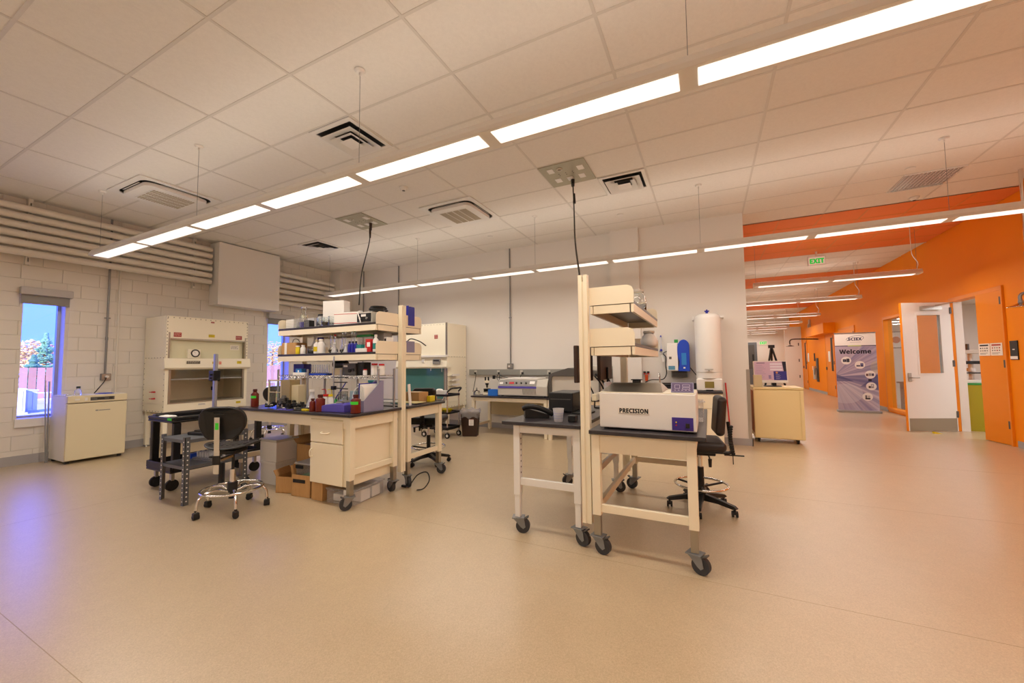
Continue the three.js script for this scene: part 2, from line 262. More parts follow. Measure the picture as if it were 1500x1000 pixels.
{ // orange wall with a double door and a tall side window
  const w = structure('wall_right', 'bright orange painted wall running down the corridor'), t = 0.14;
  part('paint', [slab(WO, WO + t, 0, CH + 0.5, -4.3, DOOR[0]), slab(WO, WO + t, DY, CH + 0.5, DOOR[0], DOOR[1]), slab(WO, WO + t, 0, CH + 0.5, DOOR[1], SIDE[0]), slab(WO, WO + t, 0, 0.09, SIDE[0], SIDE[1]), slab(WO, WO + t, 2.41, CH + 0.5, SIDE[0], SIDE[1]), slab(WO, WO + t, 0, CH + 0.5, SIDE[1], FAR)], M.orange, w);
  part('soffit', slab(WO - 0.35, WO, 2.36, 2.74, 18.1, 20.9), M.orange, w);
  const bb = structure('baseboard_right', 'grey rubber baseboard along the orange wall'); part('strip', [slab(WO - 0.012, WO, 0.0005, 0.1, -4, DOOR[0] - 0.09), slab(WO - 0.012, WO, 0.0005, 0.1, DOOR[1] + 0.09, SIDE[0] - 0.07), slab(WO - 0.012, WO, 0.0005, 0.1, SIDE[1] + 0.07, 15.9), slab(WO - 0.012, WO, 0.0005, 0.1, 17.8, 18.2), slab(WO - 0.012, WO, 0.0005, 0.1, 19.5, 22.8)], M.trim, bb);
  const f = structure('door_1', 'orange frame of the open double door'), j = 0.05;
  part('frame', [slab(WO - 0.03, WO + t, 0, DY + j, DOOR[0] - 0.02, DOOR[0] + 0.02, 0.004), slab(WO - 0.03, WO + 0.02, 0, DY + j, DOOR[1] - 0.02, DOOR[1] + 0.02, 0.004), slab(WO - 0.03, WO + t, DY - 0.02, DY + j, DOOR[0], DOOR[1], 0.004)], M.orangeDoor, f);
  part('inner_jamb', slab(WO + 0.021, WO + t, 0, DY, DOOR[1] - 0.02, DOOR[1] + 0.02, 0.003), M.white, f, 'white inner jamb');
  const s = structure('window_4', 'tall side window in an orange frame behind the banner');
  part('frame', [slab(WO - 0.03, WO + t, 0.06, 2.46, SIDE[0] - 0.05, SIDE[0] + 0.02, 0.004), slab(WO - 0.03, WO + t, 0.06, 2.46, SIDE[1] - 0.02, SIDE[1] + 0.05, 0.004), slab(WO - 0.03, WO + t, 0.04, 0.11, SIDE[0], SIDE[1], 0.004), slab(WO - 0.03, WO + t, 2.39, 2.46, SIDE[0], SIDE[1], 0.004)], M.orangeDoor, s);
  part('pane', slab(WO + 0.06, WO + 0.066, 0.11, 2.39, SIDE[0] + 0.02, SIDE[1] - 0.02), M.pane, s);
  // rooms behind the orange wall
  const r = structure('wall_office', 'white walls of the office behind the orange wall');
  part('plaster', [slab(7.6, 7.8, 0, 3.2, 7.9, 16), slab(WO + t, 7.8, 0, 3.2, 7.9, 8.0), slab(WO + t, 7.8, 0, 3.2, 15.9, 16)], M.wall, r);
  const oc = structure('ceiling_office', 'white ceiling of the office behind the orange wall'); part('board', slab(WO + t, 7.8, 2.9, 3.2, 7.9, 16), M.wall, oc);
}
// ---------------------------------------------------------------- pendant lights
const GAP = 1.2345, FY = 2.875;
const housing = (L) => { const g = ext([[-0.1, 0], [0.1, 0], [0.1, 0.03], [0.07, 0.085], [-0.07, 0.085], [-0.1, 0.03]], L); return g.rotateY(Math.PI / 2); };   // profile swept along +x
function pendant(label, x0, n, d, group, lastPart = 1, power = LAMP_POWER) {
  const t = thing('pendant_light', label, 'light', [x0, FY, d], 0, group), L = n * GAP + 0.09;
  part('housing', housing(L).translate(-0.045, 0, 0), M.white, t);
  for (let k = 0; k < n; k++) lampPanel(t, (k + 0.5) * GAP, -0.004, 0, GAP - 0.095, 0.145, power);
  for (let k = 0; k < n; k++) upLight(t, (k + 0.5) * GAP, 0.0852, 0, GAP - 0.095);
  for (let k = 0; k <= n; k += 2) {
    part('suspension_wire', bar([k * GAP, 0.08, 0], [k * GAP, CH - FY - 0.02, 0], 0.0022, 6), M.galv, t);
    part('canopy', [cy(0.03, 0.045, 0.018, k * GAP, CH - FY - 0.022, 0), cy(0.008, 0.008, 0.03, k * GAP, CH - FY - 0.05, 0)], M.white, t);
  }
  return t;
}
const XL = -0.045 - 6 * GAP;
pendant('long suspended white light over the near ends of the benches', XL, 9, 2.27, 'long pendant lights of the laboratory');
pendant('long suspended white light hung in front of the back wall', XL, 9, 5.95, 'long pendant lights of the laboratory');
pendant('long suspended white light behind the viewer', XL, 9, -1.41, 'long pendant lights of the laboratory');
[[9.5, 'short suspended light between the orange ceiling band and the open white door'], [12.58, 'short suspended light just beyond the exit sign'], [16.6, 'third short suspended light down the corridor from the exit sign'], [19.5, 'fourth short suspended light down the corridor, over the orange doors'], [22.4, 'fifth short suspended light down the corridor'], [25.9, 'last short suspended light before the end wall']].forEach(([d, label]) => {
  const t = pendant(label, 0.93, 2, d, 'short pendant lights of the corridor', 1, LAMP_POWER * 1.4);
  part('power_cord', tube([[2 * GAP, 0.09, 0], [2 * GAP + 0.02, 0.2, 0], [2 * GAP - 0.05, 0.36, 0], [2 * GAP - 0.06, 0.6, 0], [2 * GAP - 0.06, CH - FY, 0]], 0.006, 20, 6), M.white, t);
});
{ // a flat light in the office behind the orange wall
  for (const [d, l] of [[9.3, 'square ceiling light in the office behind the double door'], [12.9, 'square ceiling light in the office behind the side window']]) { const t = thing('office_light', l, 'light', [6, 2.86, d]); part('frame', bx(-0.62, 0.62, 0, 0.04, -0.32, 0.32), M.white, t); lampPanel(t, 0, -0.014, 0, 1.16, 0.58, 24, new THREE.Color(0.95, 0.95, 1)); }
}
// ---------------------------------------------------------------- ceiling fittings
function cassette(label, x, d, turn) {
  const t = thing('ceiling_air_unit', label, 'air conditioner', [x, CH - 0.055, d], turn);
  const rs = (w, h, r) => { const s = new THREE.Shape(); s.moveTo(-w + r, -h); s.lineTo(w - r, -h); s.quadraticCurveTo(w, -h, w, -h + r); s.lineTo(w, h - r); s.quadraticCurveTo(w, h, w - r, h); s.lineTo(-w + r, h); s.quadraticCurveTo(-w, h, -w, h - r); s.lineTo(-w, -h + r); s.quadraticCurveTo(-w, -h, -w + r, -h); return s; };
  const slabOf = (s, h, y) => new THREE.ExtrudeGeometry(s, { depth: h, bevelEnabled: false, curveSegments: 10 }).rotateX(-Math.PI / 2).translate(0, y, 0);
  const cp = rs(0.475, 0.475, 0.01); cp.holes.push(new THREE.Path(rs(0.405, 0.405, 0.14).getPoints(10)));
  part('cover_plate', slabOf(cp, 0.016, 0.036), M.white, t);
  part('housing', [bx(-0.42, -0.41, 0.053, 0.4, -0.42, 0.42), bx(0.41, 0.42, 0.053, 0.4, -0.42, 0.42), bx(-0.41, 0.41, 0.053, 0.4, -0.42, -0.41), bx(-0.41, 0.41, 0.053, 0.4, 0.41, 0.42), bx(-0.42, 0.42, 0.4, 0.41, -0.42, 0.42)], M.galv, t, 'sheet metal casing above the ceiling');
  part('face', slabOf(rs(0.365, 0.365, 0.12), 0.045, -0.012), M.white, t);
  const g = []; for (let k = 0; k < 16; k++) g.push(bx(-0.24, 0.24, -0.019, -0.0125, -0.235 + k * 0.03, -0.217 + k * 0.03));
  part('grille', g, M.grille, t); part('grille_frame', [bx(-0.25, 0.25, -0.017, -0.012, -0.25, -0.24), bx(-0.25, 0.25, -0.017, -0.012, 0.245, 0.255), bx(-0.006, 0.006, -0.021, -0.012, -0.24, 0.245), bx(-0.12, -0.112, -0.021, -0.012, -0.24, 0.245), bx(0.112, 0.12, -0.021, -0.012, -0.24, 0.245)], M.white, t);
  part('face_mount', bx(-0.2, 0.2, 0.033, 0.399, -0.2, 0.2), M.galv, t);
  for (const a of [0, 1, 2, 3]) part('vane', rot(rot(bx(-0.22, 0.22, 0.03, 0.033, 0.374, 0.398), 'x', 0.5, 0, 0.03, 0.386), 'y', a * Math.PI / 2), M.white, t);
}
cassette('square ceiling air unit near the wall pipes', ...AIR[0], 0);
cassette('square ceiling air unit between the two rows of pendant lights', ...AIR[1], 0);
function diffuser(label, x, d) {
  const t = thing('air_diffuser', label, 'vent', [x, CH - 0.034, d]);
  part('frame', [bx(-0.295, 0.295, 0.018, 0.03, -0.295, -0.25), bx(-0.295, 0.295, 0.018, 0.03, 0.25, 0.295), bx(-0.295, -0.25, 0.018, 0.03, -0.25, 0.25), bx(0.25, 0.295, 0.018, 0.03, -0.25, 0.25)], M.white, t);
  part('throat', [bx(-0.3, -0.25, 0.03, 0.36, -0.3, 0.3), bx(0.25, 0.3, 0.03, 0.36, -0.3, 0.3), bx(-0.25, 0.25, 0.03, 0.36, -0.3, -0.25), bx(-0.25, 0.25, 0.03, 0.36, 0.25, 0.3), bx(-0.3, 0.3, 0.36, 0.37, -0.3, 0.3)], M.galv, t, 'sheet metal duct above the cones');
  [0.235, 0.165].forEach((s, k) => { const g = new THREE.CylinderGeometry(s * 0.72, s * 1.414 * 0.95, 0.035, 4, 1, true).rotateY(Math.PI / 4).translate(0, 0.006 - k * 0.012, 0); const c = part('cone', g, M.greyPlastic.clone(), t); c.material.side = THREE.DoubleSide; c.material.color.set(0xe2dfda); });
  part('centre_plate', [new THREE.CylinderGeometry(0.02, 0.12, 0.02, 4).rotateY(Math.PI / 4).translate(0, -0.016, 0)], M.white, t);
}
diffuser('square louvred ceiling diffuser beside the near pendant light', ...VENTS[0]);
diffuser('square louvred ceiling diffuser beside the power panel and cord', -0.94, 5.389);
diffuser('square louvred ceiling diffuser past the wall enclosure', -7.035, 5.389);
function powerPanel(label, x, d) {
  const t = thing('ceiling_power_panel', label, 'power panel', [x, CH - 0.012, d]);
  part('plate', bx(-0.298, 0.298, 0, 0.007, -0.298, 0.298), M.panelSteel, t, 'brushed steel plate');
  for (const [a, b] of [[-0.16, -0.12], [0, -0.13], [0.16, -0.12], [-0.17, 0.16], [0.2, 0.1]]) part('outlet_cover', bx(a - 0.04, a + 0.04, -0.006, 0, b - 0.055, b + 0.055, 0.002), M.white, t);
  for (let k = 0; k < 6; k++) part('screw_hole', cy(0.008, 0.008, 0.002, -0.1 + (k % 3) * 0.09, -0.0015, 0.0 + Math.floor(k / 3) * 0.045), M.black, t);
  part('round_outlet', lathe([[0.022, -0.002], [0.022, -0.012], [0.036, -0.012], [0.036, -0.001]], -0.05, 0, 0.17), M.greyPlastic, t);
}
powerPanel('steel ceiling power panel with a black cord, beside the diffuser', -1.549, 4.779);
powerPanel('steel ceiling power panel over the bench with laboratory glassware', -5.207, 4.779);
{
  const a = atY(839, 262, CH - 0.02), b = atD(849, 402, 3.0);
  const t = thing('drop_cord', 'black power cord dropping from ceiling panel to the shelf post beside the white bath', 'cord', [a[0], a[1], a[2]]);
  const e = [b[0] - a[0], b[1] - a[1] - 0.01, a[2] - b[2]];
  part('cable', tube([[0, -0.05, 0], [e[0] * 0.2, e[1] * 0.3, e[2] * 0.2], [e[0] * 0.6, e[1] * 0.7, e[2] * 0.62], e], 0.008, 30, 8), M.black, t);
  part('plug', [cy(0.02, 0.026, 0.09, 0, -0.1, 0)], M.black, t); part('strain_relief', cy(0.018, 0.012, 0.12, e[0] * 0.2, e[1] * 0.28, e[2] * 0.19), M.black, t);
  const p = atY(543, 326, CH - 0.02), q = atD(526, 446, 3.42);
  const s = thing('drop_cord', 'black power cord hanging from ceiling panel to the crowded shelf', 'cord', [p[0], p[1], p[2]]);
  const f = [q[0] - p[0], q[1] - p[1], p[2] - q[2]];
  part('plug', [cy(0.02, 0.026, 0.12, 0, -0.13, 0), cy(0.014, 0.02, 0.16, f[0] * 0.06, -0.3, f[2] * 0.06)], M.brown, s);
  part('cable', tube([[0, -0.1, 0], [f[0] * 0.15, f[1] * 0.25, f[2] * 0.15], [f[0] * 0.5, f[1] * 0.65, f[2] * 0.55], f], 0.008, 30, 8), M.black, s);
}
{
  const t = thing('louvred_fixture', 'shiny parabolic louvre panel set in the ceiling near the corridor', 'vent', [2.72, CH - 0.016, 7.217]);
  const g = []; for (let k = 0; k < 14; k++) g.push(rot(bx(-0.29 + k * 0.043, -0.287 + k * 0.043, 0, 0.012, -0.29, 0.29), 'z', 0.35, -0.29 + k * 0.043, 0, 0));
  part('louvre', g, M.chrome, t); part('tray', bx(-0.298, 0.298, 0.0122, 0.014, -0.298, 0.298), M.steel, t); part('rim', [bx(-0.3, 0.3, -0.002, 0.012, -0.303, -0.293), bx(-0.3, 0.3, -0.002, 0.012, 0.293, 0.303)], M.white, t);
}
for (const [x, d, l] of [[-3.69, 4.11, 'round white smoke detector between two pendant light rows'], [2.87, 7.95, 'round white smoke detector at the edge of the orange ceiling']]) {
  const t = thing('smoke_detector', l, 'detector', [x, CH - 0.05, d]); part('base', cy(0.055, 0.06, 0.02, 0, 0.026, 0), M.white, t); part('sensor', lathe([[0.001, 0], [0.03, 0.002], [0.045, 0.015], [0.045, 0.026]]), M.whiteGloss, t); part('vent_ring', cy(0.02, 0.02, 0.004, 0, -0.003, 0), M.darkGrey, t);
}
for (const [x, d, l] of [[2.4, 6.7, 'flush round sprinkler cover near the louvre panel'], [-3.68, 6.5, 'flush round sprinkler cover beyond the ceiling air unit'], [-1.23, 6.55, 'flush round sprinkler cover beyond the steel power panel'], [-7.46, 6.5, 'flush round sprinkler cover near the corner column']]) solo('sprinkler_cover', l, 'sprinkler', [cy(0.05, 0.052, 0.01, 0, 0, 0)], M.white, [x, CH - 0.014, d]);
// ---------------------------------------------------------------- pipes, conduits and enclosure on the walls
const ord = ['topmost', 'second from the top', 'third from the top', 'fourth from the top', 'fifth from the top', 'lowest'];
for (let k = 0; k < 6; k++) {
  solo('wall_pipe', 'white pipe on the block wall above the narrow window, ' + ord[k] + ' of six', 'pipe', [slab(0, 0, 0, 0, 0, 0), cy(0.048, 0.048, 8.2, 0, 0, -8.2, 'z', 24), cy(0.052, 0.052, 0.03, 0, 0, -6.75, 'z', 24)].slice(1), M.pipe, [-8.62, 3.63 - k * 0.127, -4], 0, 'pipes beside the enclosure');
  solo('wall_pipe', 'white pipe between the wall enclosure and the corner column, ' + ord[k] + ' of six', 'pipe', [cy(0.048, 0.048, 1.54, 0, 0, -1.54, 'z', 24)], M.pipe, [-8.62, 3.43 - k * 0.129, 5.472], 0, 'pipes past the enclosure');
}
for (const [d, l] of [[1.91, 'slotted strut bracket holding the pipes above the narrow window'], [3.95, 'slotted strut bracket holding the pipes beside the enclosure']]) {
  const t = thing('strut_bracket', l, 'bracket', [WL + 0.002, 2.84, d], Math.PI / 2);
  const face = [bx(-0.021, -0.009, 0, 0.96, 0.072, 0.075), bx(0.009, 0.021, 0, 0.96, 0.072, 0.075), bx(-0.021, -0.018, 0, 0.96, 0, 0.072), bx(0.018, 0.021, 0, 0.96, 0, 0.072)];
  for (let k = 0; k < 10; k++) face.push(bx(-0.009, 0.009, k * 0.1, k === 9 ? 0.96 : 0.04 + k * 0.1, 0.072, 0.075));
  part('channel', face, M.pipe, t, 'channel with a row of slots');
  for (let k = 0; k < 6; k++) part('clamp', [ring(0.05, 0.005, 0, 0, 0).rotateX(Math.PI / 2).rotateY(Math.PI / 2).rotateY(Math.PI / 2).translate(0, 0.79 - k * 0.127, 0.138)], M.pipe, t);
}
{
  const t = thing('duct_enclosure', 'white boxed enclosure mounted high on the block wall', 'enclosure', [WL + 0.002, 2.555, 4.845], Math.PI / 2);
  part('body', bx(-0.605, 0.605, 0, 1.225, 0, 0.31, 0.003), M.white, t); part('front_panel', bx(-0.607, 0.607, 0.0, 1.225, 0.311, 0.326, 0.003), M.white, t);
}
solo('conduit', 'galvanised conduit running down block wall to the outlet box', 'conduit', [cy(0.014, 0.014, 2.54, 0, 0, 0), cy(0.018, 0.018, 0.05, 0, 0.55, 0), cb(0.02, 0.02, 0.07, -0.005, 0.9, 0)], M.galv, [WL + 0.03, 1.25, 2.79]);
solo('conduit', 'white painted conduit on block wall between outlet box and tall cabinet', 'conduit', [cy(0.012, 0.012, 3.6, 0, 0, 0), cb(0.02, 0.02, 0.06, -0.004, 1.2, 0)], M.pipe, [WL + 0.02, 0.18, 2.925]);
{
  const t = thing('outlet_box', 'grey wall outlet box with a plugged cord above the incubator', 'outlet', [WL + 0.002, 1.15, 2.8], Math.PI / 2);
  part('box', bx(-0.06, 0.06, 0, 0.11, 0, 0.045, 0.005), M.galv, t); part('cover', bx(-0.05, 0.05, 0.01, 0.1, 0.046, 0.05), M.steel, t); part('plug', [cy(0.022, 0.018, 0.04, 0.005, 0.06, 0.05, 'z')], M.white, t);
}
for (const [x, y0, d, l] of [[-3.715, 1.31, WB, 'galvanised conduit down the back wall to the raceway box'], [-6.79, 1.6, WB, 'galvanised conduit on the back wall behind tall cabinet'], [-7.98, 1.2, WB, 'galvanised conduit on the back wall beside the corner column']]) solo('conduit', l, 'conduit', [cy(0.014, 0.014, CH - y0 - 0.005, 0, 0, 0), cb(0.05, 0.018, 0.03, 0, 1.0, 0)], M.galv, [x, y0, d - 0.02]);
{
  const t = thing('raceway', 'grey metal wiring raceway along the back wall over the benches', 'raceway', [-3.17, 1.115, WB - 0.001]);
  part('channel', bx(-1.55, 1.56, 0, 0.12, 0, 0.055, 0.004), M.raceway, t); part('riser', bx(1.57, 1.588, -0.3, 0.17, 0, 0.058, 0.004), M.raceway, t);
  for (const x of [-1.38, -0.82, -0.28, 0.32, 0.95]) part('outlet', bx(x - 0.03, x + 0.03, 0.015, 0.1, 0.0555, 0.06), M.greyPlastic, t);
  for (const x of [-1.38, -0.8, -0.25, 0.34]) part('plug', [cb(0.035, 0.04, 0.035, x, 0.02, 0.078, 0.004)], M.black, t);
  const b = thing('conduit_box', 'square steel conduit box at the raceway on the back wall', 'outlet', [-3.72, 1.242, WB - 0.001]); part('box', bx(-0.065, 0.065, 0, 0.115, 0, 0.05, 0.005), M.galv, b); part('cover', bx(-0.05, 0.05, 0.012, 0.1, 0.051, 0.054), M.steel, b); part('receptacle', cy(0.02, 0.02, 0.004, -0.015, 0.055, 0.055, 'z'), M.white, b);
}
[[-4.52, -4.6, 0.75], [-3.98, -3.9, 0.92], [-3.9, -3.55, 1.02], [-3.42, -3.46, 1.03]].forEach(([x, x2, y], k) => solo('appliance_cord', ['black cord from the raceway to the microscope', 'black cord from raceway looping behind the centrifuge', 'black cord from raceway to the back of centrifuge', 'short black cord from raceway behind the centrifuge lid'][k], 'cord', [tube([[x, 1.12, 0], [x - 0.02, (1.12 + y) / 2 + 0.04, 0.01], [x2, y, 0.0]], 0.006, 16, 6)], M.black, [0, 0, WB - 0.095]));
// ---------------------------------------------------------------- doors, signs and the corridor
function leaf(n, label, hinge, free, mat, opt) {
  const o = structure('door_' + n, label), L = Math.hypot(free[0] - hinge[0], free[1] - hinge[1]);
  o.position.set(hinge[0], 0.008, -hinge[1]); o.rotation.y = Math.atan2(free[1] - hinge[1], free[0] - hinge[0]);
  const H = 2.42, T = 0.045, w = opt.window;
  if (w) {
    part('leaf', [bx(0, w[0], 0, H, 0, T), bx(w[1], L, 0, H, 0, T), bx(w[0], w[1], 0, w[2], 0, T), bx(w[0], w[1], w[3], H, 0, T)], mat, o);
    part('window_frame', [bx(w[0] - 0.03, w[0], w[2] - 0.03, w[3] + 0.03, -0.008, T + 0.008), bx(w[1], w[1] + 0.03, w[2] - 0.03, w[3] + 0.03, -0.008, T + 0.008), bx(w[0], w[1], w[2] - 0.03, w[2], -0.008, T + 0.008), bx(w[0], w[1], w[3], w[3] + 0.03, -0.008, T + 0.008)], opt.trim ?? mat, o);
    part('pane', bx(w[0], w[1], w[2], w[3], T / 2 - 0.003, T / 2 + 0.003), opt.dark ? M.dark : M.pane, o);
  } else part('leaf', bx(0, L, 0, H, 0, T, 0.003), mat, o);
  if (opt.edge) part('edge', bx(L, L + 0.003, 0, H, 0, T), opt.edge, o, 'orange painted edge');
  for (const y of [0.25, 1.2, 2.2]) part('hinge', bx(-0.012, 0.02, y, y + 0.12, opt.side > 0 ? T : -0.012, opt.side > 0 ? T + 0.012 : 0), M.darkGrey, o);
  return { o, L, H, T };
}
{
  const { o, L } = leaf(2, 'white inner face of the open door leaf with a glazed panel', [4.13, 10.36], [3.32, 10.0], M.whiteGloss, { window: [0.2, 0.62, 1.08, 2.18], trim: M.white, edge: M.orangeDoor, side: -1 });
  part('kick_plate', bx(0.02, L - 0.02, 0.005, 0.24, -0.004, -0.0005), M.stainless, o, 'brushed steel kick plate');
  part('closer', [bx(0.2, 0.56, 2.27, 2.35, -0.06, -0.001, 0.006), bar([0.3, 2.36, -0.035], [0.06, 2.4, -0.12], 0.008)], M.steel, o);
  part('lock_plate', bx(L - 0.1, L - 0.04, 0.93, 1.09, -0.012, -0.0005, 0.003), M.steel, o); part('lever', [cy(0.012, 0.012, 0.05, L - 0.07, 1.0, -0.06, 'z'), bx(L - 0.2, L - 0.06, 0.99, 1.01, -0.068, -0.05, 0.005)], M.steel, o);
  part('lever', [bx(L - 0.2, L - 0.06, 0.99, 1.01, 0.09, 0.108, 0.005), cy(0.012, 0.012, 0.06, L - 0.07, 1.0, 0.045, 'z')], M.steel, o);
  solo('door_stop_wedge', 'yellow wedge lying at the foot of the open white door', 'wedge', [ext([[0, 0], [0.13, 0], [0, 0.035]], 0.05)], M.yellow, [3.62, 0.001, 9.96], 0.2);
}
leaf(3, 'narrow orange door leaf standing slightly ajar with paper notices', [4.15, 8.955], [4.085, 9.46], M.orangeDoor, { side: -1 });
const noticeTex = (accent) => canvasTex(128, 96, (c, w, h) => { c.fillStyle = '#f6ece2'; c.fillRect(0, 0, w, h); c.fillStyle = accent; c.fillRect(14, 8, w - 28, 12); for (let k = 0; k < 8; k++) { c.fillStyle = k % 3 ? '#8b8078' : accent; c.fillRect(16 + (k % 4) * 25, 32 + Math.floor(k / 4) * 20, 14, 10); } c.fillStyle = '#9a8f86'; c.fillRect(14, 74, w - 40, 4); c.fillRect(14, 82, w - 60, 4); });
[[9.34, '#222222', 'white paper notice with a black heading on the narrow orange door'], [9.1, '#b03a2c', 'white paper notice with red pictures on the narrow orange door']].reverse().forEach(([d, a, l], k) => {
  const t = thing('paper_notice', l, 'notice', [4.15 - 0.1287 * (d - 8.955) - 0.005, 1.5, d], -Math.PI / 2 + 0.128, 'notices on the orange door'); part('sheet', bx(-0.115, 0.115, -0.1, 0.1, -0.002, 0), M.paper, t); print('print', 0.226, 0.196, noticeTex(a), t, 0, 0, 0.0008);
});
{
  const t = thing('room_sign', 'black room sign with a pale lower strip beside the orange door', 'sign', [WO - 0.002, 1.33, 8.765], -Math.PI / 2);
  part('plate', bx(-0.085, 0.085, 0, 0.29, 0, 0.012, 0.003), M.black, t); part('name_strip', bx(-0.08, 0.08, 0.012, 0.055, 0.0125, 0.015), M.label, t); part('lettering', bx(-0.025, 0.025, 0.15, 0.165, 0.0125, 0.0135), M.label, t);
}
{ // safety shower beside the orange wall
  const t = thing('safety_shower', 'chrome safety shower head on a pipe before the orange wall', 'shower', [3.65, 0, 7.4]);
  part('drop_pipe', [cy(0.022, 0.022, 1.56, 0.05, 2.235, 0), cy(0.028, 0.028, 0.34, 0.05, 2.24, 0)], M.chrome, t); part('sleeve', cy(0.03, 0.03, 0.3, 0.05, 2.42, 0), M.copper, t, 'reddish sleeve');
  part('elbow', [tube([[0.05, 2.24, 0], [0.04, 2.19, 0], [-0.02, 2.18, 0], [-0.045, 2.15, 0], [-0.045, 2.06, 0]], 0.018, 20, 10), cy(0.024, 0.024, 0.03, -0.045, 2.06, 0)], M.galv, t);
  part('shower_head', lathe([[0.02, 0.05], [0.03, 0.045], [0.09, 0.015], [0.125, 0], [0.12, -0.006], [0.02, 0.005]], -0.045, 2.01, 0), M.chrome, t);
}
// far corridor doors and fittings on the orange wall
function farDoor(n, label, d0, d1, glazed) {
  const o = structure('door_' + n, label); o.position.set(WO, 0, 0);
  part('frame', [slab(-0.025, -0.002, 0, 2.46, d0 - 0.05, d0, 0.003), slab(-0.025, -0.002, 0, 2.46, d1, d1 + 0.05, 0.003), slab(-0.025, -0.002, 2.41, 2.46, d0, d1, 0.003)], M.orangeDoor, o);
  part('leaf', slab(-0.018, -0.002, 0.012, 2.405, d0 + 0.004, d1 - 0.004), M.orangeDoor, o);
  if (glazed) part('vision_pane', slab(-0.021, -0.0185, 0.95, 2.2, d0 + 0.17, d0 + 0.42), M.dark, o, 'dark narrow glass');
  for (const y of [0.3, 1.2, 2.15]) { part('hinge', slab(-0.034, -0.019, y, y + 0.12, d0 + 0.005, d0 + 0.05), M.darkGrey, o); }
  part('handle', [slab(-0.05, -0.019, 0.98, 1.1, d1 - 0.12, d1 - 0.05, 0.004)], M.darkGrey, o);
  return o;
}
farDoor(4, 'orange door with dark narrow glass behind the banner', 16.0, 17.65, true);
farDoor(5, 'orange corridor door with dark narrow glass past the shower soffit', 18.3, 19.45, true);
farDoor(6, 'farthest orange corridor door near the white partition', 22.8, 23.6, true);
{
  const o = structure('door_7', 'tall white door leaf standing open across the far corridor'); o.position.set(3.47, 0, -24); part('leaf', bx(0, WO - 3.47, 0.01, 3.05, -0.03, 0.02), M.whiteGloss, o); for (const y of [0.5, 1.3, 2.1]) part('hinge', bx(0.55, 0.59, y, y + 0.14, 0.0205, 0.03), M.darkGrey, o);
  const dd = structure('door_8', 'grey glazed door in the far end wall'); dd.position.set(0, 0, -FAR); part('frame', bx(1.5, 2.55, 0, 2.45, 0.002, 0.03), M.greyMetal, dd); part('pane', bx(1.7, 2.42, 0.9, 2.3, 0.031, 0.036), M.darkGrey, dd); part('handle', bx(2.3, 2.38, 1.2, 1.75, 0.037, 0.06), M.black, dd);
}
const exitTex = canvasTex(128, 64, (c, w, h) => { c.fillStyle = '#cfc6b4'; c.fillRect(0, 0, w, h); c.fillStyle = '#0fd046'; c.strokeStyle = '#0fd046'; c.lineWidth = 3; c.font = 'bold 54px sans-serif'; c.textAlign = 'center'; c.textBaseline = 'middle'; c.fillText('EXIT', w / 2, h / 2 + 2); c.strokeText('EXIT', w / 2, h / 2 + 2); });
function exitSign(label, x, y, d, s, hang) {
  const t = thing('exit_sign', label, 'sign', [x, y, d]);
  part('housing', bx(-0.16 * s, 0.16 * s, -0.1 * s, 0.1 * s, -0.025, 0.02, 0.006), M.white, t);
  print('lit_face', 0.3 * s, 0.17 * s, exitTex, t, 0, 0, 0.0212, 0, 0, { emissive: 0xffffff, emissiveMap: exitTex, emissiveIntensity: 0.45 });
  const l = new THREE.RectAreaLight(0x55ff77, 0.5, 0.3 * s, 0.17 * s); l.position.set(0, 0, 0.03); l.rotation.y = Math.PI; l.castShadow = true; t.add(l);
  if (hang) part('stem', cy(0.02, 0.02, CH - y - 0.1 * s - 0.006, 0, 0.1 * s, 0), M.white, t);
}
{ const a = atD(1196, 382, 10.9); exitSign('green lit exit sign hung from the pale ceiling band', a[0], a[1], 10.9, 1, true); const b = atD(1118, 502, FAR - 0.04); exitSign('green lit exit sign on the far end wall', b[0], b[1], FAR - 0.03, 1.3, false); }
{
  const t = thing('fire_extinguisher', 'fire extinguisher in a slim cabinet on the orange wall', 'extinguisher', [WO - 0.004, 0.45, 20.9], -Math.PI / 2);
  part('cabinet', bx(-0.14, 0.14, 0, 1.0, 0, 0.04, 0.004), M.darkGrey, t); part('cylinder', lathe([[0.001, 0.1], [0.06, 0.1], [0.065, 0.12], [0.065, 0.5], [0.02, 0.6], [0.02, 0.66]], 0, 0, 0.11), M.greyPlastic, t); part('tag', bx(-0.05, 0.05, 0.5, 0.66, 0.18, 0.185), M.label, t); part('hose', tube([[0.02, 0.66, 0.1], [0.08, 0.6, 0.12], [0.09, 0.3, 0.14]], 0.012, 16, 6), M.black, t);
}
{
  const t = thing('safety_shower', 'safety shower arm reaching out from the orange wall between far doors', 'shower', [WO, 0, 20.6], -Math.PI / 2);
  part('arm', tube([[0, 2.25, 0.002], [0, 2.27, 0.4], [0, 2.26, 0.95], [0, 2.2, 1.0], [0, 2.05, 1.0]], 0.025, 24, 8), M.brown, t); part('shower_head', lathe([[0.02, 0.06], [0.12, 0.02], [0.16, 0], [0.02, 0.005]], 0, 1.97, 1.0), M.brown, t);
}
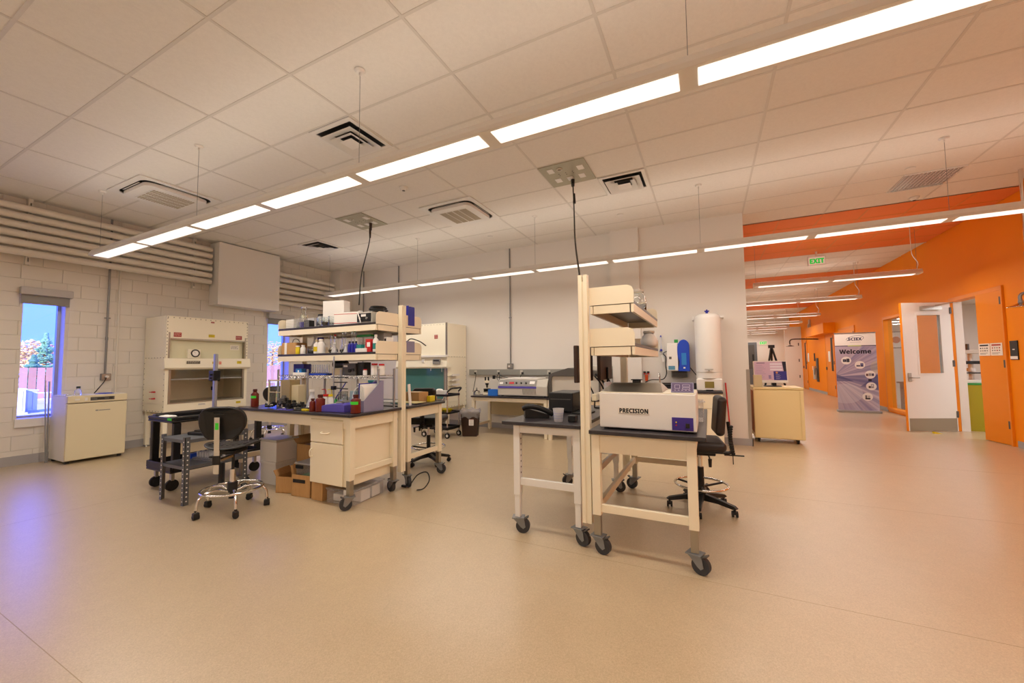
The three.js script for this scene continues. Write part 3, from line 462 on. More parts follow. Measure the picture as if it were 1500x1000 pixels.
for (const [d, y, l] of [[21.9, 2.9, 'red fire alarm strobe high on the orange wall'], [18.05, 1.45, 'dark room sign beside the glazed corridor door'], [21.4, 1.5, 'dark room sign between the far corridor doors']]) solo(y > 2 ? 'alarm_strobe' : 'room_sign', l, y > 2 ? 'alarm' : 'sign', y > 2 ? [bx(-0.08, 0.08, -0.3, 0.3, 0, 0.06, 0.01), bx(-0.05, 0.05, -0.1, 0.1, 0.06, 0.1, 0.01)] : [bx(-0.1, 0.1, -0.17, 0.17, 0, 0.012, 0.003)], y > 2 ? M.greyPlastic : M.brown, [WO - 0.004, y, d], -Math.PI / 2);
for (const [d, l] of [[17.95, 'white notice on orange wall by banner'], [18.95, 'white notice on the glazed corridor door'], [22.6, 'white notice beside the farthest corridor door']]) solo('paper_notice', l, 'notice', [bx(-0.14, 0.14, -0.2, 0.2, 0, 0.003)], M.paper, [WO - (d === 18.95 ? 0.024 : 0.004), d === 17.95 ? 1.05 : 1.5, d], -Math.PI / 2);
// ---------------------------------------------------------------- roll-up banner
{
  const bannerTex = canvasTex(768, 1800, (c, w, h) => {
    c.fillStyle = '#b7a9bd'; c.fillRect(0, 0, w, h);
    let sd = 11; const r = () => { sd = (sd * 1103515245 + 12345) & 0x7fffffff; return sd / 0x7fffffff; };
    c.save(); c.beginPath(); c.rect(0, 320, w, h); c.clip();
    for (let k = 0; k < 170; k++) { // streaks of light fanning out of the left edge
      const a = -0.95 + r() * 2.2, ww = 0.008 + r() * 0.03, x = -60, y = 1020, L = 2200; const cols = ['#efe3ea', '#8a7fa8', '#6a6796', '#d9c3cf', '#9d8fb0', '#e9d9e2', '#4f4f86', '#c9b3c4'];
      c.globalAlpha = 0.22; c.fillStyle = a > -0.1 && a < 0.35 ? cols[[1, 2, 6, 4][k % 4]] : cols[k % 8]; c.beginPath(); c.moveTo(x, y); c.lineTo(x + L * Math.cos(a), y + L * Math.sin(a)); c.lineTo(x + L * Math.cos(a + ww * 3), y + L * Math.sin(a + ww * 3)); c.fill();
    }
    c.globalAlpha = 0.5; c.fillStyle = '#3d3f70'; c.beginPath(); c.moveTo(w, 960); c.lineTo(w, 1330); c.lineTo(440, 1250); c.fill(); c.beginPath(); c.moveTo(0, 960); c.lineTo(330, 1130); c.lineTo(0, 1130); c.fill();
    c.globalAlpha = 0.45; c.fillStyle = '#d5d5e0'; c.beginPath(); c.ellipse(150, 1420, 330, 230, 0, 0, 7); c.fill(); c.fillStyle = '#c5bb7e'; c.globalAlpha = 0.3; c.beginPath(); c.ellipse(740, 800, 100, 140, 0, 0, 7); c.fill();
    c.restore(); c.globalAlpha = 1;
    c.fillStyle = '#f1ece8'; c.fillRect(0, 0, w, 286); c.fillStyle = '#2a2848'; c.fillRect(0, 286, w, 18); c.fillStyle = '#a9c23a'; c.fillRect(w * 0.32, 286, w * 0.33, 18);
    c.strokeStyle = '#2f3560'; c.lineWidth = 7; c.beginPath(); c.ellipse(385, 128, 165, 66, -0.16, Math.PI * 1.02, Math.PI * 2.25); c.stroke();
    c.fillStyle = '#262a52'; c.textAlign = 'center'; c.font = 'bold 92px sans-serif'; c.fillText('SCIEX', 385, 168); c.lineWidth = 5; c.strokeStyle = '#262a52'; c.strokeText('SCIEX', 385, 168);
    c.beginPath(); c.moveTo(225, 175); c.lineTo(285, 128); c.lineTo(262, 170); c.fill(); c.fillStyle = '#a9a3ad'; c.font = '22px sans-serif'; c.fillRect(290, 206, 200, 8);
    c.fillStyle = '#161526'; c.font = 'bold 132px sans-serif'; c.save(); c.translate(380, 478); c.scale(1.02, 1); c.fillText('Welcome', 0, 0); c.lineWidth = 7; c.strokeStyle = '#161526'; c.strokeText('Welcome', 0, 0); c.restore();
    const disc = (x, y, f) => { c.fillStyle = '#f0e9e6'; c.beginPath(); c.ellipse(x, y, 96, 92, 0, 0, 7); c.fill(); f(x, y); };
    const box = (x, y, ww, hh, col) => { c.fillStyle = col; c.fillRect(x, y, ww, hh); };
    disc(200, 640, (x, y) => { box(x - 62, y - 30, 66, 62, '#2c2a38'); box(x + 8, y - 46, 54, 84, '#3a3848'); box(x - 50, y - 8, 30, 20, '#6b6880'); });
    disc(452, 745, (x, y) => { box(x - 66, y + 4, 70, 34, '#4a4a68'); box(x + 10, y - 40, 54, 80, '#3c3f70'); box(x + 20, y - 28, 34, 30, '#6d70a4'); });
    disc(630, 970, (x, y) => { box(x - 78, y - 20, 44, 54, '#6a4a4a'); box(x - 28, y - 30, 46, 62, '#8e8a90'); box(x + 24, y - 26, 46, 58, '#4b4560'); });
    disc(638, 1240, (x, y) => { box(x - 50, y - 6, 40, 48, '#3a3436'); box(x - 6, y - 50, 52, 92, '#9a9296'); box(x + 4, y - 36, 30, 40, '#d8d2d2'); });
    disc(560, 1485, (x, y) => { box(x - 44, y - 36, 36, 62, '#6a6468'); box(x + 2, y - 30, 44, 60, '#b9b2b4'); box(x - 44, y + 26, 92, 34, '#2c2830'); });
    c.fillStyle = '#241f33'; c.fillRect(590, 1072, 60, 52);
  });
  const t = thing('rollup_banner', 'tall white and purple roll-up welcome banner standing in the corridor', 'banner', [3.435, 0, 13.2], 0);
  part('base', bx(-0.44, 0.44, 0.0, 0.055, -0.09, 0.09, 0.012), M.alu, t); part('top_rail', bx(-0.425, 0.425, 2.045, 2.07, -0.008, 0.012, 0.004), M.alu, t); part('support_pole', cy(0.01, 0.01, 1.99, 0, 0.055, -0.05), M.alu, t);
  part('banner_sheet', bx(-0.42, 0.42, 0.055, 2.05, -0.0015, 0), M.paper, t); print('banner_print', 0.838, 1.992, bannerTex, t, 0, 1.053, 0.0008);
}
// ---------------------------------------------------------------- benches on casters
const casterProto = (() => {
  const side = (z) => ext([[-0.045, 0.118], [0.045, 0.118], [0.05, 0.1], [0.058, 0.05], [0.04, 0.036], [0.02, 0.05], [-0.02, 0.095]], 0.004).translate(0, 0, z);
  const b = part('caster', [bx(-0.048, 0.048, 0.118, 0.126, -0.042, 0.042), side(0.022), side(-0.026), cy(0.02, 0.02, 0.01, 0, 0.126, 0)], M.casterGrey); scene.remove(b);
  part('caster_wheel', [cy(0.056, 0.056, 0.034, 0.036, 0.056, -0.017, 'z', 24), cy(0.028, 0.028, 0.038, 0.036, 0.056, -0.019, 'z', 16)], M.wheel, b, 'dark rubber wheel');
  part('brake_pedal', [rot(bx(0.035, 0.09, 0.1, 0.11, -0.018, 0.018, 0.003), 'z', 0.5, 0.04, 0.1, 0)], M.darkGrey, b); return b;
})();
function caster(parent, x, z, turn) { const c = casterProto.clone(); c.position.set(x, 0, z); c.rotation.y = turn; parent.add(c); }
function bench(label, [x0, x1], [d0, d1], H, o = {}) {
  const cx = (x0 + x1) / 2, cd = (d0 + d1) / 2, w = x1 - x0, l = d1 - d0, t = thing('lab_bench', label, 'bench', [cx, 0, cd], 0, o.group);
  const mat = o.mat ?? M.cream, s = o.leg ?? 0.06, ix = o.ix ?? [0.03, 0.03], iz = 0.03, lowY = o.lowY ?? 0.27, feet = o.feet ?? 'caster';
  part('worktop', bx(-w / 2, w / 2, H - 0.028, H, -l / 2, l / 2, 0.004), M.epoxy, t, 'black epoxy worktop');
  const lx = [-w / 2 + ix[0] + s / 2, w / 2 - ix[1] - s / 2], lz = [l / 2 - iz - s / 2, -l / 2 + iz + s / 2];
  lx.forEach((x, i) => lz.forEach((z, k) => {
    part('leg', bx(x - s / 2, x + s / 2, lowY, H - 0.03, z - s / 2, z + s / 2, 0.004), mat, t);
    part('leg_extension', bx(x - s / 2 + 0.006, x + s / 2 - 0.006, feet === 'caster' ? 0.128 : 0.0, lowY + 0.002, z - s / 2 + 0.006, z + s / 2 - 0.006, 0.002), o.extMat ?? M.stainless, t);
    if (feet === 'caster') caster(t, x, z, (o.turns ?? [0, 0.2, -0.2, 2.6])[i * 2 + k]);
  }));
  const ah = o.apron ?? 0.11, at = 0.02;
  for (const z of lz) part('apron', bx(lx[0] + s / 2, lx[1] - s / 2, H - 0.03 - ah, H - 0.03, z - at / 2 + Math.sign(z) * (s / 2 - at), z + at / 2 + Math.sign(z) * (s / 2 - at)), mat, t);
  for (const x of lx) part('apron', bx(x - at / 2 + Math.sign(x) * (s / 2 - at), x + at / 2 + Math.sign(x) * (s / 2 - at), H - 0.03 - ah, H - 0.03, lz[1] + s / 2, lz[0] - s / 2), mat, t);
  const sy = o.sy ?? 0.3, sh = 0.055;
  for (const e of o.stretch ?? ['front', 'back', 'left', 'right']) {
    if (e === 'front' || e === 'back') { const z = e === 'front' ? lz[0] : lz[1]; part('stretcher', bx(lx[0] + s / 2, lx[1] - s / 2, sy, sy + sh, z - 0.015, z + 0.015, 0.003), mat, t); } else { const x = e === 'left' ? lx[0] : lx[1]; part('stretcher', bx(x - 0.015, x + 0.015, sy, sy + sh, lz[1] + s / 2, lz[0] - s / 2, 0.003), mat, t); }
  }
  return t;
}
const G1 = 'cream lab benches on casters';
const islandNear = bench('cream bench with black top and drawer cabinet, crowded with bottles and a purple balance', [-4.83, -3.0], [2.64, 3.33], 0.89, { group: G1, stretch: ['back', 'right', 'left'], sy: 0.31, turns: [0.3, 0.1, -2.2, 2.9] });
{ // hung cabinet under the right end of that bench
  const cx = -3.915, cd = 2.985, L = (x) => x - cx, Zd = (d) => cd - d;
  const body = part('cabinet', bx(L(-3.6), L(-3.09), 0.2, 0.84, Zd(3.26), Zd(2.69), 0.004), M.cream, islandNear);
  const dr = part('drawer', bx(L(-3.59), L(-3.135), 0.6, 0.8, Zd(2.69), Zd(2.672), 0.004), M.cream, islandNear); part('handle', tube([[L(-3.42), 0.7, Zd(2.672)], [L(-3.41), 0.695, Zd(2.645)], [L(-3.32), 0.695, Zd(2.645)], [L(-3.31), 0.7, Zd(2.672)]], 0.006, 16, 6), M.cream, dr);
  const dd = part('cabinet_door', bx(L(-3.59), L(-3.135), 0.205, 0.59, Zd(2.69), Zd(2.672), 0.004), M.cream, islandNear); part('handle', [tube([[L(-3.555), 0.53, Zd(2.672)], [L(-3.55), 0.525, Zd(2.64)], [L(-3.55), 0.46, Zd(2.64)], [L(-3.555), 0.455, Zd(2.672)]], 0.005, 14, 6)], M.cream, dd);
  part('side_panel', bx(L(-3.09), L(-3.084), 0.21, 0.75, Zd(3.22), Zd(2.76)), M.cream, islandNear);
  part('pull_out_shelf', bx(L(-3.59), L(-3.14), 0.815, 0.83, Zd(2.69), Zd(2.676)), M.creamDark, islandNear);
}
bench('cream bench with papers and a cardboard box, behind the crowded bench', [-4.83, -3.0], [3.43, 4.12], 0.89, { group: G1, stretch: ['right', 'left'], sy: 0.29, turns: [0.3, 0.1, -0.5, 0.4] });
bench('cream bench carrying the white water bath under two shelves', [-0.788, -0.03], [2.8, 4.5], 0.87, { group: G1, sy: 0.29, stretch: ['front', 'back', 'left'], ix: [0.01, 0.06], apron: 0.13, turns: [-0.2, 2.9, -0.35, 0.5] });
{
  const t = bench('white height-adjustable table with black top, phone and computer', [-1.53, -0.868], [2.87, 4.32], 0.885, { mat: M.white, extMat: M.white, leg: 0.055, ix: [0.09, 0.015], apron: 0.06, lowY: 0.3, sy: 0.38, stretch: ['front', 'back', 'right'], turns: [0.3, -2.6, -0.3, 0.3] });
  for (let k = 0; k < 9; k++) part('adjustment_hole', cb(0.003, 0.011, 0.009, -0.1853, 0.47 + k * 0.045, 0.668), M.dark, t);
}
// low fixed benches along the back wall
function wallBench(label, [x0, x1], [d0, d1], H) {
  const cx = (x0 + x1) / 2, cd = (d0 + d1) / 2, w = x1 - x0, l = d1 - d0, t = thing('wall_bench', label, 'bench', [cx, 0, cd], 0, 'low benches at the back wall');
  part('worktop', bx(-w / 2, w / 2, H - 0.03, H, -l / 2, l / 2, 0.004), M.epoxy, t, 'black worktop');
  for (const x of [-w / 2 + 0.04, w / 2 - 0.04]) { for (const z of [l / 2 - 0.05, -l / 2 + 0.05]) part('leg', bx(x - 0.03, x + 0.03, 0, H - 0.031, z - 0.03, z + 0.03, 0.003), M.cream, t); part('side_rail', bx(x - 0.015, x + 0.015, 0.13, 0.18, -l / 2 + 0.08, l / 2 - 0.08), M.cream, t); part('apron', bx(x - 0.015, x + 0.015, H - 0.11, H - 0.031, -l / 2 + 0.08, l / 2 - 0.08), M.cream, t); }
  part('apron', bx(-w / 2 + 0.07, w / 2 - 0.07, H - 0.1, H - 0.031, l / 2 - 0.05, l / 2 - 0.03), M.cream, t); part('back_panel', bx(-w / 2 + 0.07, w / 2 - 0.07, 0.3, H - 0.031, -l / 2 + 0.03, -l / 2 + 0.045), M.creamDark, t);
  return t;
}
wallBench('low cream bench under the centrifuge and microscope', [-4.2, -2.6], [6.6, 7.33], 0.735);
wallBench('low cream bench under the big rounded grey analyser', [-2.585, -1.65], [6.55, 7.3], 0.735);
{ // fixed counter with base cabinets at the back wall
  const t = thing('base_counter', 'black topped counter with cream base cabinets under the water purifier', 'counter', [-0.88, 0, 7.1]);
  part('worktop', bx(-0.74, 1.06, 0.862, 0.89, -0.2, 0.3, 0.004), M.epoxy, t); part('back_splash', bx(0.0, 1.06, 0.892, 0.99, -0.31, -0.29), M.epoxy, t); part('worktop_rear', bx(-0.18, 1.06, 0.862, 0.889, -0.31, -0.2), M.epoxy, t); part('plinth', bx(-0.72, 1.04, 0, 0.1, -0.2, 0.22), M.trim, t);
  for (let k = 0; k < 3; k++) { const x0 = -0.74 + k * 0.6, x1 = x0 + 0.595; part('cabinet', bx(x0, x1, 0.1, 0.86, -0.2, 0.27, 0.003), M.cream, t); const d = part('cabinet_door', bx(x0 + 0.006, x1 - 0.006, 0.11, 0.62, 0.2705, 0.288, 0.004), M.cream, t); part('handle', bx(x1 - 0.07, x1 - 0.05, 0.45, 0.55, 0.289, 0.31, 0.004), M.steel, d); const e = part('drawer', bx(x0 + 0.006, x1 - 0.006, 0.63, 0.85, 0.2705, 0.288, 0.004), M.cream, t); part('handle', bx((x0 + x1) / 2 - 0.05, (x0 + x1) / 2 + 0.05, 0.73, 0.745, 0.289, 0.31, 0.004), M.steel, e); }
}
// ---------------------------------------------------------------- shelving between the benches
function shelving(label, L, sides, pos, turn) {
  const t = thing('bench_shelving', label, 'shelf', pos, turn);
  for (const x of [-L / 2, L / 2]) { part('post', [bx(x - 0.026, x + 0.026, 0.19, 2.01, -0.034, -0.006), bx(x - 0.026, x + 0.026, 0.19, 2.01, 0.006, 0.034), bx(x - 0.02, x + 0.02, 0.19, 1.96, -0.006, 0.006)], M.cream, t); }
  for (const s of sides) for (const y of [1.8, 1.49]) {
    const z0 = s * 0.036, z1 = s * 0.36, a = Math.min(z0, z1), b = Math.max(z0, z1), dz = s > 0 ? [b - 0.02, b] : [a, a + 0.02];
    part('shelf_deck', bx(-L / 2 + 0.03, L / 2 - 0.03, y - 0.024, y, a + 0.004, b, 0.003), M.epoxy, t, 'black shelf deck');
    part('shelf_frame', [bx(-L / 2 + 0.03, L / 2 - 0.03, y - 0.085, y - 0.025, dz[0], dz[1]), bx(-L / 2 + 0.03, L / 2 - 0.03, y - 0.085, y - 0.025, s > 0 ? a + 0.005 : b - 0.025, s > 0 ? a + 0.025 : b - 0.005), bx(-L / 2 + 0.03, -L / 2 + 0.05, y - 0.085, y - 0.025, a + 0.03, b - 0.03), bx(L / 2 - 0.05, L / 2 - 0.03, y - 0.085, y - 0.025, a + 0.03, b - 0.03)], M.cream, t);
    for (const e of [-1, 1]) { const g = ext([[0, 0], [0.325, 0], [0.325, 0.09], [0.312, 0.12], [0.28, 0.135], [0, 0.135]], 0.004).rotateY(s > 0 ? -Math.PI / 2 : Math.PI / 2).translate(e * (L / 2 - 0.028) + (s > 0 ? 0.002 : -0.002), y - 0.02, s * 0.036); part('end_panel', g, M.cream, t); }
  }
  return t;
}
shelving('cream double-sided shelving packed with glassware, bottles and boxes', 1.66, [1, -1], [-3.875, 0, 3.38], 0);
shelving('cream two-tier shelving over the white water bath', 1.52, [1], [-0.828, 0, 3.645], Math.PI / 2);
// ---------------------------------------------------------------- chairs
function chromeChair(label, x, d, facing, group) {
  const t = thing('lab_chair', label, 'chair', [x, 0, d], facing, group);
  const seat = [new THREE.SphereGeometry(0.5, 32, 16)], p = seat[0].attributes.position;
  for (let i = 0; i < p.count; i++) { let a = p.getX(i), b = p.getY(i), c = p.getZ(i); p.setXYZ(i, a * 0.46, b * 0.045 + 0.6 + (a * a * 4) * 0.035 - (c > 0.3 ? (c - 0.3) * 0.1 : 0), c * 0.42); } seat[0].computeVertexNormals();
  const s = part('seat', seat, M.black, t, 'black moulded seat with small bumps');
  const bumps = []; for (let i = -3; i <= 3; i++) for (let j = -2; j <= 3; j++) bumps.push(cy(0.014, 0.01, 0.006, i * 0.05, 0.6175 + Math.pow(i * 0.05 / 0.23, 2) * 0.03, j * 0.05, 'y', 8)); part('seat_bumps', bumps, M.black, s);
  const bs = new THREE.Shape(); bs.moveTo(-0.1, -0.14); bs.quadraticCurveTo(-0.19, -0.08, -0.19, 0.02); bs.quadraticCurveTo(-0.185, 0.13, -0.06, 0.14); bs.lineTo(0.06, 0.14); bs.quadraticCurveTo(0.185, 0.13, 0.19, 0.02); bs.quadraticCurveTo(0.19, -0.08, 0.1, -0.14); bs.closePath();
  const hole = new THREE.Path(); hole.moveTo(-0.045, 0.085); hole.lineTo(0.045, 0.085); hole.lineTo(0.045, 0.105); hole.lineTo(-0.045, 0.105); hole.closePath(); bs.holes.push(hole);
  const bg = new THREE.ExtrudeGeometry(bs, { depth: 0.03, bevelEnabled: true, bevelSize: 0.008, bevelThickness: 0.008, bevelSegments: 2, curveSegments: 10 }), q = bg.attributes.position;
  for (let i = 0; i < q.count; i++) q.setZ(i, q.getZ(i) + Math.pow(q.getX(i) / 0.19, 2) * 0.04); bg.computeVertexNormals(); bg.rotateX(-0.08).translate(0, 0.84, -0.235);
  part('backrest', bg, M.black, t);
  const bk = part('back_bar', [bx(-0.022, 0.022, 0.4, 0.62, -0.262, -0.254), rot(bx(-0.022, 0.022, 0.6, 0.9, -0.262, -0.254), 'x', -0.03, 0, 0.6, -0.26), bx(-0.02, 0.02, 0.5, 0.52, -0.26, -0.04)], M.chrome, t); part('green_tag', bx(-0.014, 0.014, 0.79, 0.88, -0.2695, -0.268), M.tapeGreen, bk, 'bright green tape tag'); part('bar_clamp', bx(-0.03, 0.03, 0.48, 0.56, -0.268, -0.25, 0.004), M.black, bk);
  part('tilt_mechanism', [bx(-0.08, 0.08, 0.535, 0.575, -0.1, 0.1, 0.01)], M.black, t);
  for (const z of [-0.02, 0.06]) part('lever', [bar([0.05, 0.54, z], [0.17, 0.5, z + 0.03], 0.006), new THREE.SphereGeometry(0.022, 12, 8).scale(1.7, 0.6, 0.8).translate(0.19, 0.495, z + 0.035)], M.black, t);
  part('gas_piston', cy(0.013, 0.013, 0.18, 0, 0.36, 0), M.black, t); part('gas_column', cy(0.024, 0.024, 0.14, 0, 0.24, 0), M.chrome, t); part('hub', [cy(0.042, 0.042, 0.09, 0, 0.17, 0), cy(0.03, 0.02, 0.06, 0, 0.11, 0)], M.black, t);
  part('foot_ring', ring(0.245, 0.0125, 0, 0.2, 0), M.chrome, t);
  for (let k = 0; k < 5; k++) {
    const a = k * Math.PI * 0.4 + 0.35, c = Math.cos(a), z = Math.sin(a);
    part('base_leg', tube([[c * 0.035, 0.18, z * 0.035], [c * 0.13, 0.21, z * 0.13], [c * 0.22, 0.2, z * 0.22], [c * 0.27, 0.16, z * 0.27], [c * 0.285, 0.06, z * 0.285]], 0.0125, 20, 8), M.chrome, t);
    const w = part('caster', [cy(0.012, 0.012, 0.03, c * 0.285, 0.05, z * 0.285), rot(bx(c * 0.285 - 0.024, c * 0.285 + 0.024, 0.02, 0.062, z * 0.285 - 0.024, z * 0.285 + 0.024, 0.01), 'y', -a, c * 0.285, 0, z * 0.285)], M.black, t);
    part('caster_wheel', [rot(cy(0.024, 0.024, 0.046, c * 0.285 - 0.023, 0.024, z * 0.285, 'x', 16), 'y', -a, c * 0.285, 0, z * 0.285)], M.rubber, w);
  }
  return t;
}
const dirTurn = (dx, dd) => Math.atan2(dx, -dd);                               // facing given as (x, depth)
chromeChair('black chair with chrome footring and a green tag, drawn up at the slotted stand', -4.09, 2.23, dirTurn(-0.55, 0.84), 'black chairs with chrome bases');
chromeChair('black chair with chrome footring standing in front of the tall cabinet', -7.35, 4.62, dirTurn(-1, 0.15), 'black chairs with chrome bases');
function taskChair(label, x, d, facing, group, mat = M.brownSeat) {
  const t = thing('task_chair', label, 'chair', [x, 0, d], facing, group);
  const cushion = (w, h, l, y, z) => { const g = new RoundedBoxGeometry(w, h, l, 5, Math.min(h, l) * 0.46); return g.translate(0, y, z); };
  part('seat', cushion(0.44, 0.085, 0.43, 0.6, 0.02), mat, t); part('seat_pan', bx(-0.2, 0.2, 0.545, 0.57, -0.17, 0.2, 0.012), M.black, t);
  const b = new RoundedBoxGeometry(0.36, 0.35, 0.075, 6, 0.036), p = b.attributes.position; for (let i = 0; i < p.count; i++) { const y = p.getY(i), k = 1 - 0.25 * Math.pow(Math.abs(y) / 0.2, 2.5); p.setXYZ(i, p.getX(i) * k, y, p.getZ(i) + Math.pow(p.getX(i) / 0.19, 2) * 0.03); } b.computeVertexNormals();
  part('backrest', b.rotateX(-0.09).translate(0, 0.86, -0.185), mat, t);
  const stem = []; for (let k = 0; k < 12; k++) { const u = k / 11; stem.push(cb(0.06, 0.02, 0.032, 0, 0.51 + u * 0.24, -0.27 + 0.06 * Math.sin(u * 2.6) * 0.3, 0.006)); } stem.push(tube([[0, 0.55, -0.1], [0, 0.52, -0.2], [0, 0.53, -0.262], [0, 0.64, -0.256], [0, 0.8, -0.24]], 0.016, 16, 8)); part('back_stem', stem, M.black, t);
  part('mechanism', bx(-0.09, 0.09, 0.5, 0.546, -0.12, 0.1, 0.01), M.black, t);
  for (const [a, z] of [[-0.12, 0.02], [0.12, -0.06], [0.1, 0.06]]) part('lever', [bar([a * 0.6, 0.51, z], [a * 1.5, 0.49, z], 0.006), cy(0.012, 0.016, 0.07, a * 1.5, 0.425, z)], M.black, t);
  part('back_knob', [bar([0, 0.5, -0.2], [0, 0.5, -0.36], 0.006), bar([0, 0.5, -0.27], [0, 0.42, -0.27], 0.004)], M.black, t);
  part('gas_column', cy(0.014, 0.014, 0.2, 0, 0.3, 0), M.chrome, t); part('column_sleeve', [cy(0.028, 0.026, 0.26, 0, 0.12, 0)], M.black, t);
  part('foot_ring', ring(0.225, 0.011, 0, 0.225, 0), M.chrome, t); part('ring_spoke', [0, 1, 2].map((k) => bar([0.02 * Math.cos(k * 2.09), 0.2, 0.02 * Math.sin(k * 2.09)], [0.222 * Math.cos(k * 2.09), 0.222, 0.222 * Math.sin(k * 2.09)], 0.01)), M.black, t);
  part('hub', cy(0.045, 0.04, 0.07, 0, 0.09, 0), M.black, t);
  for (let k = 0; k < 5; k++) {
    const a = k * Math.PI * 0.4 + 0.2, g = ext([[0.03, 0.085], [0.03, 0.14], [0.12, 0.125], [0.28, 0.09], [0.3, 0.075], [0.27, 0.068], [0.15, 0.085]], 0.034, 0.004).translate(0, 0, -0.017).rotateY(-a);
    part('base_leg', g, M.black, t);
    const w = part('caster', [cy(0.01, 0.01, 0.03, Math.cos(a) * 0.28, 0.05, Math.sin(a) * 0.28), rot(new THREE.SphereGeometry(0.026, 12, 8).scale(1, 0.8, 0.7).translate(Math.cos(a) * 0.28, 0.04, Math.sin(a) * 0.28), 'y', 0)], M.black, t);
    part('caster_wheel', [cy(0.026, 0.026, 0.016, Math.cos(a) * 0.28, 0.027, Math.sin(a) * 0.28 + 0.008, 'z', 16), cy(0.026, 0.026, 0.016, Math.cos(a) * 0.28, 0.027, Math.sin(a) * 0.28 - 0.024, 'z', 16)], M.rubber, w);
  }
  return t;
}
taskChair('dark padded task chair with chrome footring beside the water bath bench', -0.1, 4.1, dirTurn(-1, -0.12), 'padded task chairs');
taskChair('black padded task chair tucked behind the crowded bench', -3.5, 4.42, dirTurn(-0.35, 1), 'padded task chairs', M.black);
// ---------------------------------------------------------------- safety cabinets
const plateTex = (bg, fg, rows = 3) => canvasTex(96, 56, (c, w, h) => { c.fillStyle = bg; c.fillRect(0, 0, w, h); c.fillStyle = fg; for (let k = 0; k < rows; k++) { let x = 8; while (x < w - 16) { const l = 6 + ((x * 7 + k * 13) % 11); c.fillRect(x, 10 + k * (h - 16) / rows, l, 6); x += l + 5; } } });
const redPlate = plateTex('#9d1f22', '#e8c9b8'), yellowPlate = plateTex('#d9c21a', '#5b4d10', 2), greyPlate = plateTex('#6a6256', '#d8d0c0', 2), whitePlate = plateTex('#efeadd', '#8b867c', 4), orangePlate = plateTex('#e4603a', '#fbe9dd', 3);
function safetyCabinet(label, pos, turn, W, o) { // local: x across the front, z = 0 at the wall, +z to the front
  const t = thing('safety_cabinet', label, 'fume hood', pos, turn), h = W / 2, F = 0.72, y0 = o.y0, yo = o.yo, yc = o.yc, y1 = 1.5, yt = 2.21, c = M.beige;
  for (const x of [-h + 0.05, h - 0.05]) for (const z of [0.06, F - 0.08]) { part('leg', bx(x - 0.03, x + 0.03, 0.03, y0, z - 0.03, z + 0.03, 0.004), c, t); part('foot', cy(0.025, 0.012, 0.032, x, 0, z), M.steel, t); }
  part('stand_rail', [bx(-h + 0.08, h - 0.08, y0 - 0.1, y0 - 0.04, 0.05, 0.08), bx(-h + 0.08, h - 0.08, y0 - 0.1, y0 - 0.04, F - 0.1, F - 0.07)], c, t);
  part('base', bx(-h, h, y0, yo - 0.04, 0, F, 0.006), c, t); part('side_wall', bx(-h, -h + 0.05, yo - 0.04, y1, 0, F, 0.004), c, t); part('side_wall', bx(h - 0.05, h, yo - 0.04, y1, 0, F, 0.004), c, t); part('back_wall', bx(-h + 0.05, h - 0.05, yo - 0.04, y1, 0, 0.04), M.liner, t);
  part('work_surface', bx(-h + 0.05, h - 0.05, yo - 0.04, yo - 0.02, 0.04, F + 0.005, 0.004), M.stainless, t, 'stainless steel work surface'); for (const x of [-h + 0.05, h - 0.056]) part('inner_liner', bx(x, x + 0.006, yo - 0.02, yc, 0.04, F - 0.06), M.liner, t);
  part('front_post', bx(-h + 0.05, -h + 0.085, yo - 0.02, yc, F - 0.05, F, 0.004), M.stainless, t); part('front_post', bx(h - 0.085, h - 0.05, yo - 0.02, yc, F - 0.05, F, 0.004), M.stainless, t);
  part('canopy', ext([[F - 0.12, yc + 0.03], [F + 0.03, yc], [F + 0.06, yc + 0.03], [F + 0.03, y1], [F - 0.12, y1]], W + 0.06).rotateY(-Math.PI / 2).translate(h + 0.03, 0, 0), c, t);
  part('inner_ceiling', bx(-h + 0.05, h - 0.05, yc + 0.03, yc + 0.05, 0.04, F - 0.12), M.white, t);
  if (o.recess) {
    part('upper_body', [bx(-h, h, y1 + 0.002, yt, 0, F - 0.09), bx(-h, h, 1.84, yt, F - 0.09, F, 0.004), bx(-h, -h + 0.03, y1 + 0.002, 1.84, F - 0.09, F), bx(h - 0.03, h, y1 + 0.002, 1.84, F - 0.09, F)], c, t);
    part('recess_panel', bx(-h + 0.06, h - 0.06, y1 + 0.004, 1.82, F - 0.089, F - 0.06), std(0xdfdcbc, 0.25), t, 'pale greenish cover panel'); part('rail', bx(-h + 0.03, -h + 0.055, y1 + 0.004, 1.935, F - 0.088, F + 0.002), M.stainless, t); part('rail', bx(h - 0.055, h - 0.03, y1 + 0.004, 1.9, F - 0.088, F + 0.002), M.stainless, t); part('panel_lip', bx(-h + 0.06, h - 0.06, 1.815, 1.84, F, F + 0.008), M.stainless, t);
  } else part('upper_body', bx(-h, h, y1 + 0.002, yt, 0, F, 0.005), c, t);
  part('top_duct', bx(-h + 0.1, -h + 0.4, yt, yt + 0.02, 0.1, 0.5), M.darkGrey, t);
  const rv = [], R = (x, y, z) => rv.push(new THREE.SphereGeometry(0.007, 6, 4).translate(x, y, z));
  for (let k = 0; k <= 16; k++) R(-h + 0.02 + k * (W - 0.04) / 16, yt - 0.025, F); for (let k = 0; k < 12; k++) for (const x of [-h + 0.015, h - 0.015]) R(x, y1 + 0.06 + k * 0.055, F);
  for (const x of [-h, h]) { for (let k = 0; k < 7; k++) { R(x, y1 + 0.01, 0.06 + k * 0.1); R(x, y0 + 0.02, 0.06 + k * 0.1); } for (let k = 0; k < 9; k++) { R(x, y0 + 0.1 + k * 0.09, 0.02); R(x, y0 + 0.1 + k * 0.09, F - 0.02); } }
  part('rivets', rv, M.darkGrey, t);
